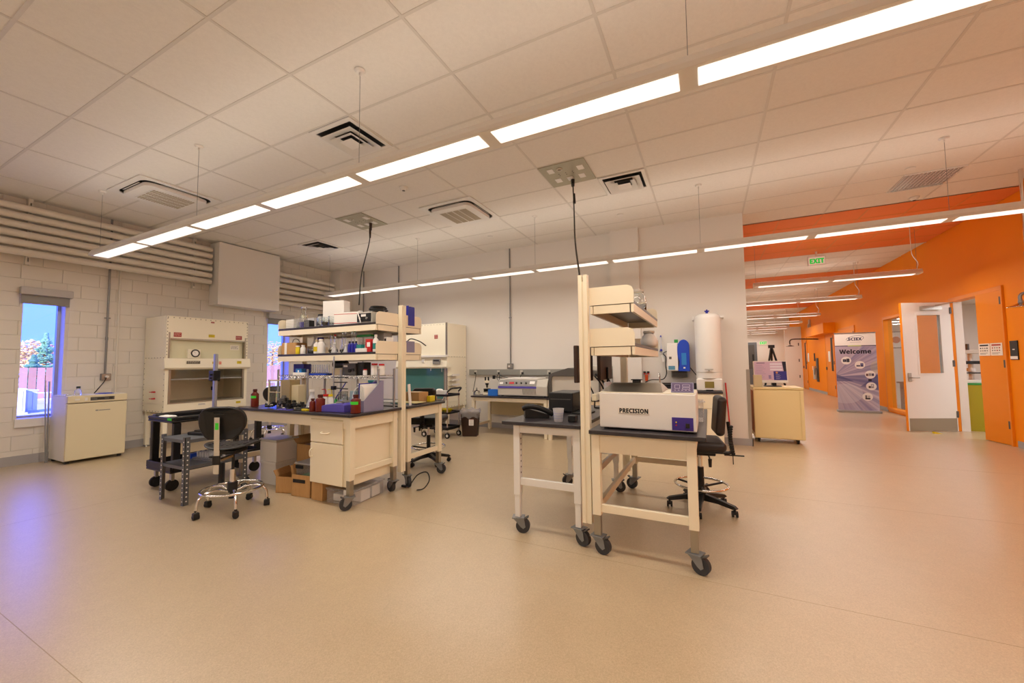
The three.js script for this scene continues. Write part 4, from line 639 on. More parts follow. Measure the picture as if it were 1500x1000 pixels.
  const lab = (tex, x, y, w, hh, z) => print('label_plate', w, hh, tex, t, x, y, z);
  return { t, h, F, lab };
}
{ // at the block wall, open front with a sash bar
  const { t, h, F, lab } = safetyCabinet('cream riveted safety cabinet with a round gauge against the block wall', [WL + 0.03, 0, 3.925], Math.PI / 2, 1.29, { y0: 0.6, yo: 0.78, yc: 1.31, recess: true });
  lab(redPlate, -0.49, 1.9, 0.11, 0.075, F + 0.0015); lab(redPlate, 0.48, 1.895, 0.11, 0.075, F + 0.0015); lab(yellowPlate, 0.02, 1.905, 0.1, 0.05, F + 0.0015); lab(redPlate, 0.03, 2.15, 0.055, 0.025, F + 0.0015);
  lab(greyPlate, -0.27, 1.43, 0.2, 0.05, F + 0.052); lab(yellowPlate, 0.06, 1.425, 0.085, 0.04, F + 0.053); lab(orangePlate, 0.145, 1.42, 0.04, 0.05, F + 0.053); lab(yellowPlate, 0.47, 1.43, 0.08, 0.05, F + 0.053); lab(whitePlate, 0.44, 1.71, 0.15, 0.09, F - 0.0585); lab(yellowPlate, 0.5, 0.68, 0.08, 0.04, F + 0.0015); lab(whitePlate, -0.1, 0.7, 0.12, 0.04, F + 0.0015);
  part('gauge_housing', bx(-0.33, -0.14, 1.505, 1.66, F - 0.059, F - 0.01, 0.004), M.beige, t); part('gauge_bezel', [new THREE.TorusGeometry(0.058, 0.01, 8, 28).translate(-0.22, 1.59, F - 0.005)], M.black, t); part('gauge_dial', cy(0.056, 0.056, 0.006, -0.22, 1.59, F - 0.01, 'z', 28), M.label, t); part('gauge_needle', rot(bx(-0.221, -0.219, 1.59, 1.63, F - 0.003, F - 0.002), 'z', 0.6, -0.22, 1.59, 0), M.black, t);
  part('sash', bx(-h + 0.085, h - 0.085, 1.153, 1.33, F - 0.03, F - 0.024), M.pane, t); part('sash_bar', bx(-h + 0.085, h - 0.085, 1.135, 1.152, F - 0.035, F - 0.018, 0.003), M.alu, t); part('sash_handle', bx(-0.28, -0.14, 1.12, 1.134, F - 0.035, F - 0.015), M.stainless, t);
  part('inner_rod', bar([0.28, 0.77, 0.3], [0.32, 1.33, 0.3], 0.008), M.steel, t); part('service_valve', [cy(0.02, 0.02, 0.03, 0.42, 1.02, 0.045, 'z'), cy(0.02, 0.02, 0.03, 0.42, 0.93, 0.045, 'z'), bx(0.36, 0.5, 1.07, 1.09, 0.05, 0.08), bx(0.37, 0.45, 0.9, 0.97, 0.041, 0.06)], M.black, t);
  for (const y of [0.83, 0.94]) part('gas_tap', [cy(0.012, 0.012, 0.05, -h - 0.05, y, 0.42, 'x'), bx(-h - 0.06, -h - 0.04, y - 0.006, y + 0.006, 0.36, 0.5, 0.004)], M.red, t, 'small red gas tap');
}
{ // at the back wall with the sash down
  const { t, h, F, lab } = safetyCabinet('cream riveted safety cabinet with a blue-green closed sash at the back wall', [-5.47, 0, WB - 0.015], 0, 1.3, { y0: 0.46, yo: 0.62, yc: 1.27 });
  lab(redPlate, 0.37, 1.93, 0.09, 0.08, F + 0.0015); part('sash', bx(-h + 0.087, h - 0.087, 0.64, 1.29, F - 0.03, F - 0.022), M.sash, t, 'blue-green sash glass'); part('sash_trim', bx(-h + 0.087, h - 0.087, 0.615, 0.64, F - 0.035, F - 0.018), M.stainless, t);
  part('canopy_cap', bx(-h - 0.03, h + 0.03, 1.5, 1.545, F + 0.002, F + 0.075, 0.004), M.white, t); part('display', bx(0.34, 0.52, 1.36, 1.46, F + 0.035, F + 0.075, 0.005), M.midGrey, t); part('display_screen', bx(0.36, 0.5, 1.42, 1.445, F + 0.0755, F + 0.078), M.dark, t); part('switch_plate', bx(0.04, 0.1, 1.4, 1.46, F + 0.04, F + 0.062), M.white, t); part('hook', [bar([0.28, 1.44, F + 0.06], [0.28, 1.22, F + 0.06], 0.004), bar([0.56, 1.44, F + 0.06], [0.56, 1.2, F + 0.06], 0.004)], M.white, t);
  part('side_trim', bx(h - 0.03, h + 0.012, 0.62, 2.22, F + 0.002, F + 0.012), M.stainless, t, 'brushed steel edge strip');
  for (let k = 0; k < 3; k++) part('side_tray', [rot(bx(h + 0.002, h + 0.1, 1.1 - k * 0.1, 1.108 - k * 0.1, 0.42, 0.68), 'z', 0.25, h, 1.1 - k * 0.1, 0), bx(h + 0.095, h + 0.105, 1.11 - k * 0.1, 1.15 - k * 0.1, 0.42, 0.68)], M.white, t);
  part('top_knob', [cy(0.05, 0.03, 0.03, 0.3, 2.212, 0.4)], M.black, t); part('lamp_tube', cy(0.012, 0.012, 0.9, -0.45, 1.26, 0.4, 'x'), M.whiteGloss, t);
}
// ---------------------------------------------------------------- incubator and what leans and lies on it
{
  const t = thing('incubator', 'large beige floor incubator beside the narrow window', 'incubator', [WL + 0.035, 0, 2.54], Math.PI / 2), F = 0.61;
  part('body', bx(-0.32, 0.32, 0.035, 0.95, 0, F - 0.045, 0.008), M.white, t); part('door', bx(-0.32, 0.32, 0.045, 0.842, F - 0.044, F, 0.01), M.incubator, t, 'beige door'); part('control_panel', bx(-0.32, 0.32, 0.855, 0.955, F - 0.044, F + 0.004, 0.008), M.incubator, t);
  part('display', bx(-0.09, 0.17, 0.878, 0.926, F + 0.0045, F + 0.008), M.darkGrey, t, 'dark display strip'); part('display_screen', bx(-0.02, 0.06, 0.892, 0.91, F + 0.0085, F + 0.0095), M.black, t); part('display_key', [bx(0.11, 0.15, 0.888, 0.9, F + 0.0085, F + 0.0095), bx(0.11, 0.15, 0.905, 0.917, F + 0.0085, F + 0.0095)], M.black, t); part('switch', [bx(-0.25, -0.2, 0.89, 0.915, F + 0.0045, F + 0.008), bx(-0.15, -0.12, 0.88, 0.925, F + 0.0045, F + 0.008)], M.white, t);
  part('door_emblem', [bx(-0.03, 0.0, 0.72, 0.738, F + 0.0005, F + 0.002), bx(0.005, 0.13, 0.722, 0.734, F + 0.0005, F + 0.0015)], M.midGrey, t); for (const x of [-0.28, 0.28]) for (const z of [0.06, F - 0.08]) part('foot', cy(0.025, 0.025, 0.036, x, 0, z), M.dark, t); part('top_plate', bx(-0.32, 0.32, 0.951, 0.958, 0, F - 0.046), M.white, t);
  const b = thing('reagent_bottle', 'small clear bottle with a dark cap on top of the incubator', 'bottle', [-8.32, 0.959, 2.38]); part('body', lathe([[0.001, 0], [0.035, 0], [0.037, 0.01], [0.037, 0.06], [0.018, 0.085], [0.018, 0.095]]), M.glass, b); part('cap', cy(0.022, 0.022, 0.03, 0, 0.096, 0), M.teal.clone(), b).material.color.set(0x0c2a30);
  solo('folded_cloth', 'blue folded wipe lying on the incubator', 'cloth', [bx(-0.09, 0.09, 0, 0.008, -0.06, 0.06, 0.003), bx(-0.05, 0.08, 0.008, 0.014, -0.04, 0.05, 0.003)], M.blue, [-8.3, 0.9585, 2.66], 0.4);
  solo('clear_tray', 'small clear dish beside bottle on the incubator', 'dish', [lathe([[0.001, 0.002], [0.045, 0.002], [0.045, 0.016], [0.048, 0.016], [0.048, 0], [0.001, 0]])], M.glass, [-8.25, 0.959, 2.28]);
  solo('appliance_cord', 'black cord from the outlet box down behind the incubator', 'cord', [tube([[-8.7, 1.2, 0], [-8.6, 1.13, 0.06], [-8.45, 1.03, 0.17], [-8.42, 0.966, 0.22]], 0.007, 20, 6)], M.black, [0, 0, 2.8]);
  solo('metal_rod', 'thin metal bar leaning on wall between window and incubator', 'bar', [flatBar([-8.58, 0.003, 0], [-8.72, 1.16, -0.02], 0.03, 0.012), flatBar([-8.55, 0.003, 0.02], [-8.72, 1.18, 0.02], 0.012, 0.012)], M.galv, [0, 0, 2.17]);
}
// ---------------------------------------------------------------- slotted stand and black cart by the chair
{
  const t = thing('slotted_stand', 'grey slotted-angle steel stand beside the chrome chair', 'stand', [-4.855, 0, 2.37]), w = 0.235, l = 0.295;
  for (const sx of [-1, 1]) for (const sz of [-1, 1]) {
    const p = part('leg', [bx(sx * w, sx * (w - 0.004), 0, 0.66, sz * l, sz * (l - 0.045)), bx(sx * w, sx * (w - 0.045), 0, 0.66, sz * l, sz * (l - 0.004))], M.greyMetal, t);
    const hs = []; for (let k = 0; k < 14; k++) hs.push(cy(0.007, 0.007, 0.002, sx * (w - 0.024), 0.04 + k * 0.044, sz > 0 ? l + 0.0002 : -l - 0.0022, 'z', 8), cy(0.007, 0.007, 0.002, sx > 0 ? w + 0.0002 : -w - 0.0022, 0.04 + k * 0.044, sz * (l - 0.024), 'x', 8)); part('punched_holes', hs, M.label, p, 'row of punched holes');
  }
  for (const y of [0.6, 0.34]) part('shelf', [bx(-w + 0.005, w - 0.005, y + 0.028, y + 0.032, -l + 0.005, l - 0.005), bx(-w + 0.005, w - 0.005, y, y + 0.028, l - 0.008, l - 0.005), bx(-w + 0.005, w - 0.005, y, y + 0.028, -l + 0.005, -l + 0.008), bx(-w + 0.005, -w + 0.008, y, y + 0.028, -l, l), bx(w - 0.008, w - 0.005, y, y + 0.028, -l, l)], M.greyMetal, t);
  const b = thing('hot_plate', 'flat black tray device on the slotted stand', 'device', [-4.84, 0.633, 2.42], 0.2); part('tray', bx(-0.17, 0.17, 0, 0.03, -0.14, 0.14, 0.008), M.black, b); part('lid', bx(-0.13, 0.13, 0.031, 0.045, -0.1, 0.1, 0.006), M.black, b); part('knob', cy(0.03, 0.02, 0.015, 0, 0.046, 0), M.dark, b);
  const c = thing('tube_rack', 'clear rack of small tubes on the lower stand shelf', 'rack', [-4.78, 0.373, 2.38], 0.1); part('rack', bx(-0.15, 0.15, 0, 0.03, -0.09, 0.09, 0.004), M.binClear, c); for (let i = 0; i < 7; i++) for (let j = 0; j < 3; j++) part('tube', cy(0.012, 0.014, 0.05, -0.125 + i * 0.042, 0.0305, -0.055 + j * 0.05, 'y', 8), M.hdpeClear, c);
  solo('blue_tray', 'blue plastic tray on the lower stand shelf beside the tube rack', 'tray', [bx(-0.035, 0.035, 0, 0.05, -0.11, 0.11, 0.006)], M.blue, [-5.02, 0.373, 2.4]);
}
{
  const t = thing('utility_cart', 'black plastic utility cart between the incubator and the slotted stand', 'cart', [-5.5, 0, 2.72]), w = 0.27, l = 0.5;
  part('top_tray', [bx(-w, w, 0.74, 0.765, -l, l, 0.01), bx(-w, w, 0.765, 0.8, l - 0.02, l, 0.008), bx(-w, w, 0.765, 0.8, -l, -l + 0.02, 0.008), bx(-w, -w + 0.02, 0.765, 0.8, -l + 0.02, l - 0.02, 0.008), bx(w - 0.02, w, 0.765, 0.8, -l + 0.02, l - 0.02, 0.008)], M.black, t);
  part('push_handle', tube([[-w, 0.785, 0.42], [-w - 0.14, 0.785, 0.38], [-w - 0.17, 0.785, 0.2], [-w - 0.17, 0.785, -0.2], [-w - 0.14, 0.785, -0.38], [-w, 0.785, -0.42]], 0.018, 30, 8), M.epoxyEdge, t);
  part('lower_tray', [bx(-w, w, 0.2, 0.225, -l, l, 0.008), bx(-w, w, 0.225, 0.3, l - 0.02, l, 0.006), bx(-w, w, 0.225, 0.3, -l, -l + 0.02, 0.006), bx(-w, -w + 0.02, 0.225, 0.3, -l + 0.02, l - 0.02), bx(w - 0.02, w, 0.225, 0.3, -l + 0.02, l - 0.02)], M.black, t);
  for (const x of [-w + 0.035, w - 0.035]) for (const z of [-l + 0.06, l - 0.06]) { part('corner_post', bx(x - 0.028, x + 0.028, 0.226, 0.739, z - 0.035, z + 0.035, 0.01), M.black, t); const c = part('caster_fork', [bx(x - Math.sign(x) * 0.06 - 0.02, x - Math.sign(x) * 0.06 + 0.02, 0.11, 0.199, z - 0.015, z + 0.015)], M.steel, t); part('caster_wheel', [cy(0.06, 0.06, 0.03, x - Math.sign(x) * 0.06 - 0.015, 0.06, z, 'x', 24), cy(0.03, 0.03, 0.034, x - Math.sign(x) * 0.06 - 0.017, 0.06, z, 'x', 16)], M.rubber, c); }
  const s = thing('support_stand', 'chrome upright rod with a black clamp block standing on the black cart', 'stand', [-5.34, 0.766, 2.68]); part('base', bx(-0.07, 0.07, 0, 0.014, -0.1, 0.1, 0.004), M.greyMetal, s); part('column', [bx(-0.022, 0.022, 0.014, 0.74, -0.014, 0.014, 0.004), cy(0.012, 0.012, 0.72, 0.03, 0.014, 0)], M.alu, s); part('clamp_block', [bx(-0.05, 0.06, 0.42, 0.54, -0.03, 0.045, 0.006), cy(0.012, 0.012, 0.02, 0.01, 0.49, 0.045, 'z'), cy(0.008, 0.008, 0.02, 0.01, 0.45, 0.045, 'z')], M.black, s);
  solo('crumpled_wipes', 'crumpled white wipes on the black cart', 'wipes', [0, 1, 2, 3, 4].map((k) => new THREE.IcosahedronGeometry(0.035, 1).scale(1.4, 0.45, 1).rotateY(k).translate(k * 0.03 - 0.06, 0.018, (k % 2) * 0.04)), M.paper, [-5.62, 0.766, 2.36]);
  solo('green_tape_strip', 'bright green tape on the edge of the black cart', 'tape', [bx(-0.045, 0.045, 0, 0.026, 0, 0.001)], M.tapeGreen, [-5.28, 0.77, 2.2185]);
  solo('steel_spatula', 'thin steel tools lying on the black cart', 'tools', [bx(-0.12, 0.12, 0, 0.006, -0.012, 0.012, 0.002), bx(-0.1, 0.1, 0, 0.006, 0.03, 0.042, 0.002)], M.steel, [-5.45, 0.7655, 2.46], 0.3);
}
// ---------------------------------------------------------------- cart and bin in front of the back wall
{
  const t = thing('steel_cart', 'black three-shelf cart with chrome posts and a black handle by the brown bin', 'cart', [-4.57, 0, 6.16]), w = 0.28, l = 0.2;
  for (const [y, h] of [[0.15, 0.05], [0.44, 0.03], [0.76, 0.04]]) part('shelf', [bx(-w, w, y, y + 0.014, -l, l, 0.004), bx(-w, w, y, y + h, l - 0.012, l, 0.003), bx(-w, w, y, y + h, -l, -l + 0.012, 0.003), bx(-w, -w + 0.012, y, y + h, -l, l), bx(w - 0.012, w, y, y + h, -l, l)], M.black, t);
  for (const x of [-w + 0.016, w - 0.016]) for (const z of [-l + 0.016, l - 0.016]) { part('post', cy(0.013, 0.013, x > 0 ? 0.72 : 0.66, x, 0.12, z), M.chrome, t); const c = part('caster_fork', bx(x - 0.015, x + 0.015, 0.06, 0.122, z - 0.012, z + 0.012), M.steel, t); part('caster_wheel', [cy(0.05, 0.05, 0.024, x, 0.05, z - 0.012, 'z', 20)], M.rubber, c); part('wheel_hub', [cy(0.026, 0.026, 0.027, x, 0.05, z - 0.0135, 'z', 14)], M.label, c); }
  part('handle', [tube([[w - 0.016, 0.84, l - 0.016], [w + 0.05, 0.9, l - 0.03], [w + 0.07, 0.91, 0], [w + 0.05, 0.9, -l + 0.03], [w - 0.016, 0.84, -l + 0.016]], 0.016, 24, 8)], M.black, t); part('brace', [bar([w - 0.02, 0.84, l - 0.016], [0.02, 0.5, l + 0.004], 0.008)], M.chrome, t);
  const b = thing('waste_bin', 'brown plastic waste bin with a clear liner bag and a white and red label', 'bin', [-4.09, 0, 6.42], 0.35);
  const fr = (w0, d0, w1, d1, h, y) => { const g = new THREE.CylinderGeometry(1, 1, h, 4, 1, true).rotateY(Math.PI / 4), p = g.attributes.position; for (let i = 0; i < p.count; i++) { const top = p.getY(i) > 0; p.setXYZ(i, p.getX(i) / 0.7071 * (top ? w1 : w0) / 2, p.getY(i) + h / 2 + y, p.getZ(i) / 0.7071 * (top ? d1 : d0) / 2); } g.computeVertexNormals(); return g; };
  const m = M.brown.clone(); m.side = THREE.DoubleSide; part('bin_body', [fr(0.27, 0.2, 0.32, 0.24, 0.42, 0.0), bx(-0.13, 0.13, 0.002, 0.01, -0.095, 0.095)], m, b);
  const bag = fr(0.325, 0.245, 0.36, 0.28, 0.14, 0.37).toNonIndexed(), bb = new THREE.CylinderGeometry(1, 1, 0.15, 36, 5, true), bp = bb.attributes.position; for (let i = 0; i < bp.count; i++) { const u = bp.getY(i) / 0.15 + 0.5, a = Math.atan2(bp.getZ(i), bp.getX(i)), sq = 1 / Math.max(Math.abs(Math.cos(a)), Math.abs(Math.sin(a))), k = 1 + 0.05 * Math.sin(a * 13) * u + 0.03 * Math.sin(a * 29 + u * 7); bp.setXYZ(i, Math.cos(a) * Math.min(sq, 1.25) * 0.165 * k * (1 + 0.1 * u), 0.35 + u * 0.15 + 0.02 * Math.sin(a * 7), Math.sin(a) * Math.min(sq, 1.25) * 0.13 * k * (1 + 0.1 * u)); } bb.computeVertexNormals();
  part('liner_bag', bb, M.bag, b, 'clear crinkled liner bag'); print('label', 0.09, 0.15, canvasTex(60, 100, (c) => { c.fillStyle = '#f2efe9'; c.fillRect(0, 0, 60, 100); c.fillStyle = '#c8302a'; c.fillRect(6, 6, 48, 20); c.fillStyle = '#8c8680'; for (let k = 0; k < 6; k++) c.fillRect(8, 36 + k * 10, 44, 3); }), b, 0.04, 0.28, 0.117, 0, -0.05);
  solo('yellow_bowl', 'yellow plastic bowl on the middle shelf of the black cart', 'bowl', [lathe([[0.001, 0.004], [0.05, 0.004], [0.1, 0.06], [0.106, 0.06], [0.055, 0], [0.001, 0]])], M.yellow, [-4.42, 0.456, 6.14]);
  solo('yellow_tray', 'yellow shallow tray on the floor stand behind the bin', 'tray', [bx(-0.15, 0.15, 0, 0.05, -0.08, 0.08, 0.015)], M.yellow, [-4.62, 0.456, 6.26], 0.3);
  solo('glove_box', 'white box of gloves on the top shelf of the black cart', 'box', [bx(-0.13, 0.13, 0, 0.08, -0.07, 0.07, 0.003), new THREE.IcosahedronGeometry(0.05, 1).scale(1.4, 0.5, 0.8).translate(0, 0.09, 0)], M.paper, [-4.6, 0.776, 6.14], 0.2);
  solo('blue_box', 'small blue box at the far end of the black cart', 'box', [bx(-0.07, 0.07, 0, 0.06, -0.05, 0.05, 0.003)], M.blue, [-4.77, 0.776, 6.22], 0.1);
}
// ---------------------------------------------------------------- instruments on the back benches
{
  const t = thing('centrifuge', 'pale grey benchtop centrifuge with a purple-banded control panel', 'centrifuge', [-3.12, 0.735, 6.95]), w = 0.5, F = 0.29;
  for (const x of [-w + 0.06, w - 0.06]) for (const z of [-0.2, 0.22]) part('foot', cy(0.025, 0.025, 0.022, x, 0, z), M.rubber, t);
  part('body', ext([[-0.26, 0.022], [F, 0.022], [F, 0.19], [F - 0.07, 0.315], [-0.26, 0.315]], 2 * w, 0).rotateY(-Math.PI / 2).translate(w, 0, 0), M.greyPlastic, t); part('lid', bx(-w + 0.1, w - 0.22, 0.316, 0.345, -0.24, F - 0.09, 0.01), M.white, t); part('base_trim', bx(-w + 0.02, w - 0.02, 0.02, 0.034, -0.25, F + 0.008, 0.003), M.midGrey, t);
  const p = part('control_panel', rot(bx(-w + 0.01, 0.29, 0, 0.125, -0.004, 0.004), 'x', -0.51).translate(0, 0.198, F - 0.003), M.darkGrey, t); p.material = M.midGrey; part('band', bx(-w + 0.005, 0.295, 0.155, 0.193, F, F + 0.008, 0.002), M.purple, t, 'purple band');
  const at = (x, y, g) => rot(g.translate(x, y, 0.004), 'x', -0.51).translate(0, 0.198, F - 0.003);
  for (const x of [-0.33, -0.12, -0.02, 0.08]) part('dial', at(x, 0.06, cy(0.018, 0.014, 0.018, 0, 0, 0, 'z', 14)), M.black, t); part('readout', at(-0.22, 0.06, bx(-0.05, 0.05, -0.02, 0.02, 0, 0.004)), M.red, t, 'red digit readout'); part('panel_label', [at(-0.44, 0.055, bx(-0.035, 0.035, -0.018, 0.018, 0, 0.002)), at(0.2, 0.07, bx(-0.05, 0.05, -0.025, 0.03, 0, 0.002))], M.label, t);
  for (let k = 0; k < 10; k++) part('vent_slot', rot(bx(0.02 + k * 0.028, 0.028 + k * 0.028, 0.045, 0.145, F + 0.0002, F + 0.003), 'z', 0.12, 0.024 + k * 0.028, 0.095, 0), M.darkGrey, t);
  const m = thing('microscope', 'beige binocular microscope at the end of the low bench', 'microscope', [-4.0, 0.735, 6.9], 0.5); part('base', bx(-0.08, 0.08, 0, 0.035, -0.12, 0.1, 0.01), M.cream, m); part('arm', [tube([[0, 0.03, -0.09], [0, 0.15, -0.11], [0, 0.24, -0.07], [0, 0.26, -0.02]], 0.028, 16, 10)], M.cream, m); part('stage', bx(-0.07, 0.07, 0.11, 0.122, -0.08, 0.07, 0.003), M.black, m); part('objective', [cy(0.012, 0.02, 0.06, 0, 0.14, 0.0), cy(0.035, 0.035, 0.03, 0, 0.2, 0)], M.black, m); part('head', bx(-0.05, 0.05, 0.23, 0.29, -0.06, 0.05, 0.015), M.cream, m); for (const x of [-0.03, 0.03]) part('eyepiece', rot(cy(0.016, 0.016, 0.09, x, 0.28, 0.02), 'x', 0.7, x, 0.28, 0.02), M.black, m); part('focus_knob', cy(0.028, 0.028, 0.14, -0.07, 0.08, -0.09, 'x'), M.black, m);
  const u = thing('boom_stand', 'dark boom stand with a camera behind the microscope', 'stand', [-3.82, 0.735, 7.1]); part('base', bx(-0.1, 0.1, 0, 0.015, -0.08, 0.08, 0.003), M.darkGrey, u); part('rod', cy(0.009, 0.009, 0.42, 0, 0.015, 0), M.darkGrey, u); part('boom', [bar([-0.14, 0.36, 0.02], [0.06, 0.33, 0.0], 0.007), cy(0.03, 0.03, 0.07, -0.12, 0.31, 0.02)], M.black, u);
  solo('blue_basin', 'bright blue plastic basin beside the microscope', 'basin', [bx(-0.1, 0.1, 0, 0.12, -0.07, -0.066), bx(-0.1, 0.1, 0, 0.12, 0.066, 0.07), bx(-0.1, -0.096, 0, 0.12, -0.07, 0.07), bx(0.096, 0.1, 0, 0.12, -0.07, 0.07), bx(-0.1, 0.1, 0, 0.005, -0.07, 0.07)], M.skyBlue.clone(), [-3.76, 0.7355, 6.76], 0.1).material.color.set(0x1f74dd);
  const d = thing('glass_dome', 'clear round dish cover on the left end of the low bench', 'dish', [-4.13, 0.7355, 6.72]); part('dome', lathe([[0.07, 0], [0.07, 0.05], [0.05, 0.09], [0.015, 0.1], [0.012, 0.12], [0.001, 0.125]], 0, 0, 0), M.glass, d); part('knob', cy(0.012, 0.012, 0.02, 0, 0.126, 0), M.black, d);
}
{
  const t = thing('analyser', 'big grey analyser with a dark rounded frame at the back wall', 'instrument', [-2.125, 0.735, 6.95]), w = 0.47, F = 0.27, B = -0.28;
  const s = new THREE.Shape(); s.moveTo(-w, 0.03); s.lineTo(-w, 0.36); s.quadraticCurveTo(-w + 0.01, 0.42, -w + 0.1, 0.45); s.lineTo(-0.1, 0.53); s.lineTo(w, 0.46); s.lineTo(w, 0.03); const h = new THREE.Path(); h.moveTo(-w + 0.05, 0.03); h.lineTo(-w + 0.05, 0.34); h.quadraticCurveTo(-w + 0.06, 0.38, -w + 0.1, 0.385); h.lineTo(w - 0.03, 0.385); h.lineTo(w - 0.03, 0.03); s.lineTo(w - 0.03, 0.03); s.lineTo(w - 0.03, 0.385); s.lineTo(-w + 0.1, 0.385); s.quadraticCurveTo(-w + 0.06, 0.38, -w + 0.05, 0.34); s.lineTo(-w + 0.05, 0.03);
  part('frame', new THREE.ExtrudeGeometry(s, { depth: F - B, bevelEnabled: false }).translate(0, 0, B), M.darkGrey, t, 'dark rounded outer frame'); part('front_cover', bx(-w + 0.052, w - 0.032, 0.03, 0.383, B + 0.02, F - 0.03, 0.004), M.greyPlastic, t, 'pale recessed cover'); part('side_panel', bx(w + 0.001, w + 0.006, 0.04, 0.44, B + 0.03, F - 0.02), std(0xa89a86, 0.6), t); for (const z of [B + 0.1, F - 0.07]) part('side_knob', cy(0.024, 0.024, 0.02, w + 0.006, 0.36, z, 'x'), M.dark, t);
  part('base', bx(-w, w, 0, 0.03, B, F), M.midGrey, t); part('top_tray', [rot(bx(0.05, 0.4, 0.49, 0.58, -0.12, 0.12, 0.02), 'z', -0.12, 0.2, 0.5, 0)], M.greyPlastic, t);
}
{ // water purifier, tank and things on the fixed counter
  const t = thing('water_purifier', 'white wall-mounted water purifier with a bright blue side', 'water purifier', [-0.46, 1.2, WB - 0.006]); part('mount', bx(-0.16, 0.16, 0.05, 0.42, 0, 0.03), M.midGrey, t); part('body', bx(-0.175, 0.0, 0, 0.47, 0.031, 0.22, 0.015), M.whiteGloss, t);
  const bs = new THREE.Shape(); bs.moveTo(0.005, 0); bs.lineTo(0.17, 0); bs.lineTo(0.17, 0.42); bs.quadraticCurveTo(0.165, 0.5, 0.1, 0.52); bs.quadraticCurveTo(0.02, 0.52, 0.0, 0.4); bs.quadraticCurveTo(-0.01, 0.25, 0.03, 0.15); bs.closePath(); part('blue_cover', new THREE.ExtrudeGeometry(bs, { depth: 0.18, bevelEnabled: true, bevelSize: 0.006, bevelThickness: 0.006, bevelSegments: 2 }).translate(0, 0, 0.035), M.blue, t, 'bright blue cover'); part('blue_window', bx(0.055, 0.13, 0.1, 0.3, 0.2215, 0.224), M.skyBlue, t); part('white_key', bx(0.08, 0.11, 0.04, 0.065, 0.2215, 0.224), M.label, t); part('tag', bx(-0.155, -0.05, 0.02, 0.085, 0.2205, 0.222), M.skyBlue.clone(), t).material.color.set(0x5f97b5); part('power_mark', bx(-0.14, -0.1, 0.2, 0.24, 0.2205, 0.222), M.darkGrey, t); part('green_tag', bx(-0.06, 0.0, 0.48, 0.535, 0.1, 0.102), M.green, t); part('stand_leg', [bx(-0.12, 0.13, -0.11, 0, 0.031, 0.1, 0.004)], M.midGrey, t); part('drip_shelf', bx(-0.1, 0.12, -0.1, -0.02, 0.1, 0.13), M.darkGrey, t);
  part('hose', [tube([[-0.175, 0.34, 0.1], [-0.24, 0.3, 0.12], [-0.2, 0.24, 0.12], [-0.21, 0.1, 0.1], [-0.2, -0.05, 0.09], [-0.25, -0.14, 0.09], [-0.46, -0.16, 0.08], [-0.56, -0.2, 0.07]], 0.008, 50, 6), tube([[0.18, 0.05, 0.08], [0.23, -0.02, 0.09], [0.29, -0.1, 0.1]], 0.008, 16, 6)], M.dark, t);
  const g = thing('dispenser_gun', 'blue and clear dispenser gun hung beside the water purifier', 'dispenser', [-0.74, 1.52, WB - 0.02]); part('holder', bx(-0.03, 0.03, -0.02, 0.03, 0.0, 0.018), M.white, g); part('barrel', cy(0.016, 0.02, 0.24, 0, 0.03, 0.035), M.hdpeClear, g); part('blue_end', [cy(0.024, 0.014, 0.05, 0, 0.02, 0.035), cy(0.016, 0.01, 0.03, 0, 0.27, 0.035)], M.deepBlue, g); part('filter', rot(cy(0.028, 0.028, 0.12, 0.03, -0.16, 0.04), 'z', 0.2, 0.03, -0.1, 0.04), M.hdpe, g);
  const k = thing('water_tank', 'tall white cylindrical water reservoir with a blue cap on the counter', 'tank', [0.0, 0.89, 7.08]); part('base', bx(-0.185, 0.185, 0, 0.2, -0.17, 0.17, 0.025), M.white, k); part('neck_band', cy(0.188, 0.188, 0.09, 0, 0.2, 0, 'y', 36), M.white, k); part('vessel', lathe([[0.001, 0.291], [0.186, 0.291], [0.188, 0.3], [0.188, 1.15], [0.17, 1.2], [0.12, 1.225], [0.001, 1.23]], 0, 0, 0, 40), M.white, k); part('cap', [cy(0.02, 0.02, 0.03, 0, 1.231, 0), bx(-0.035, 0.035, 1.262, 1.284, -0.012, 0.012, 0.005), bx(-0.012, 0.012, 1.25, 1.3, -0.012, 0.012, 0.004)], M.deepBlue, k, 'blue cross-shaped cap'); part('tap', [cy(0.012, 0.012, 0.06, 0, 0.32, 0.186, 'z'), bx(-0.06, 0.06, 0.335, 0.345, 0.2, 0.22)], M.steel, k); part('base_window', bx(-0.065, 0.065, 0.05, 0.15, 0.1705, 0.174), M.lime.clone(), k).material.color.set(0x8a7a3a); part('window_handle', bx(-0.05, 0.05, 0.008, 0.024, 0.171, 0.18), M.dark, k);
  part('wall_strap', [bx(-0.22, -0.19, 1.14, 1.2, -0.3, 0.0, 0.003), bx(0.19, 0.24, 1.16, 1.19, -0.3, -0.02, 0.003)], M.white, k);
  const f = thing('gooseneck_tap', 'pair of red and black gas taps on the counter', 'tap', [-1.0, 0.9905, 7.385]); part('stem', [cy(0.012, 0.012, 0.16, 0, 0, 0)], M.steel, f); part('grip', cy(0.026, 0.026, 0.11, 0, 0.03, 0), std(0xd4501e, 0.4), f, 'orange grip'); for (const x of [-0.03, 0.03]) { part('knob', [cy(0.022, 0.022, 0.03, x, 0.17, 0.005)], M.black, f); part('red_collar', cy(0.018, 0.018, 0.02, x, 0.148, 0.005), M.red, f); }
  solo('sink_cover', 'low dark sink rim with grey hose on the counter', 'sink', [bx(-0.2, 0.25, 0, 0.02, -0.12, 0.12, 0.008), tube([[-0.2, 0.03, 0], [0.0, 0.08, -0.02], [0.2, 0.06, 0.0], [0.3, 0.03, 0.02]], 0.018, 20, 8)], M.dark, [-0.62, 0.8905, 7.05]);
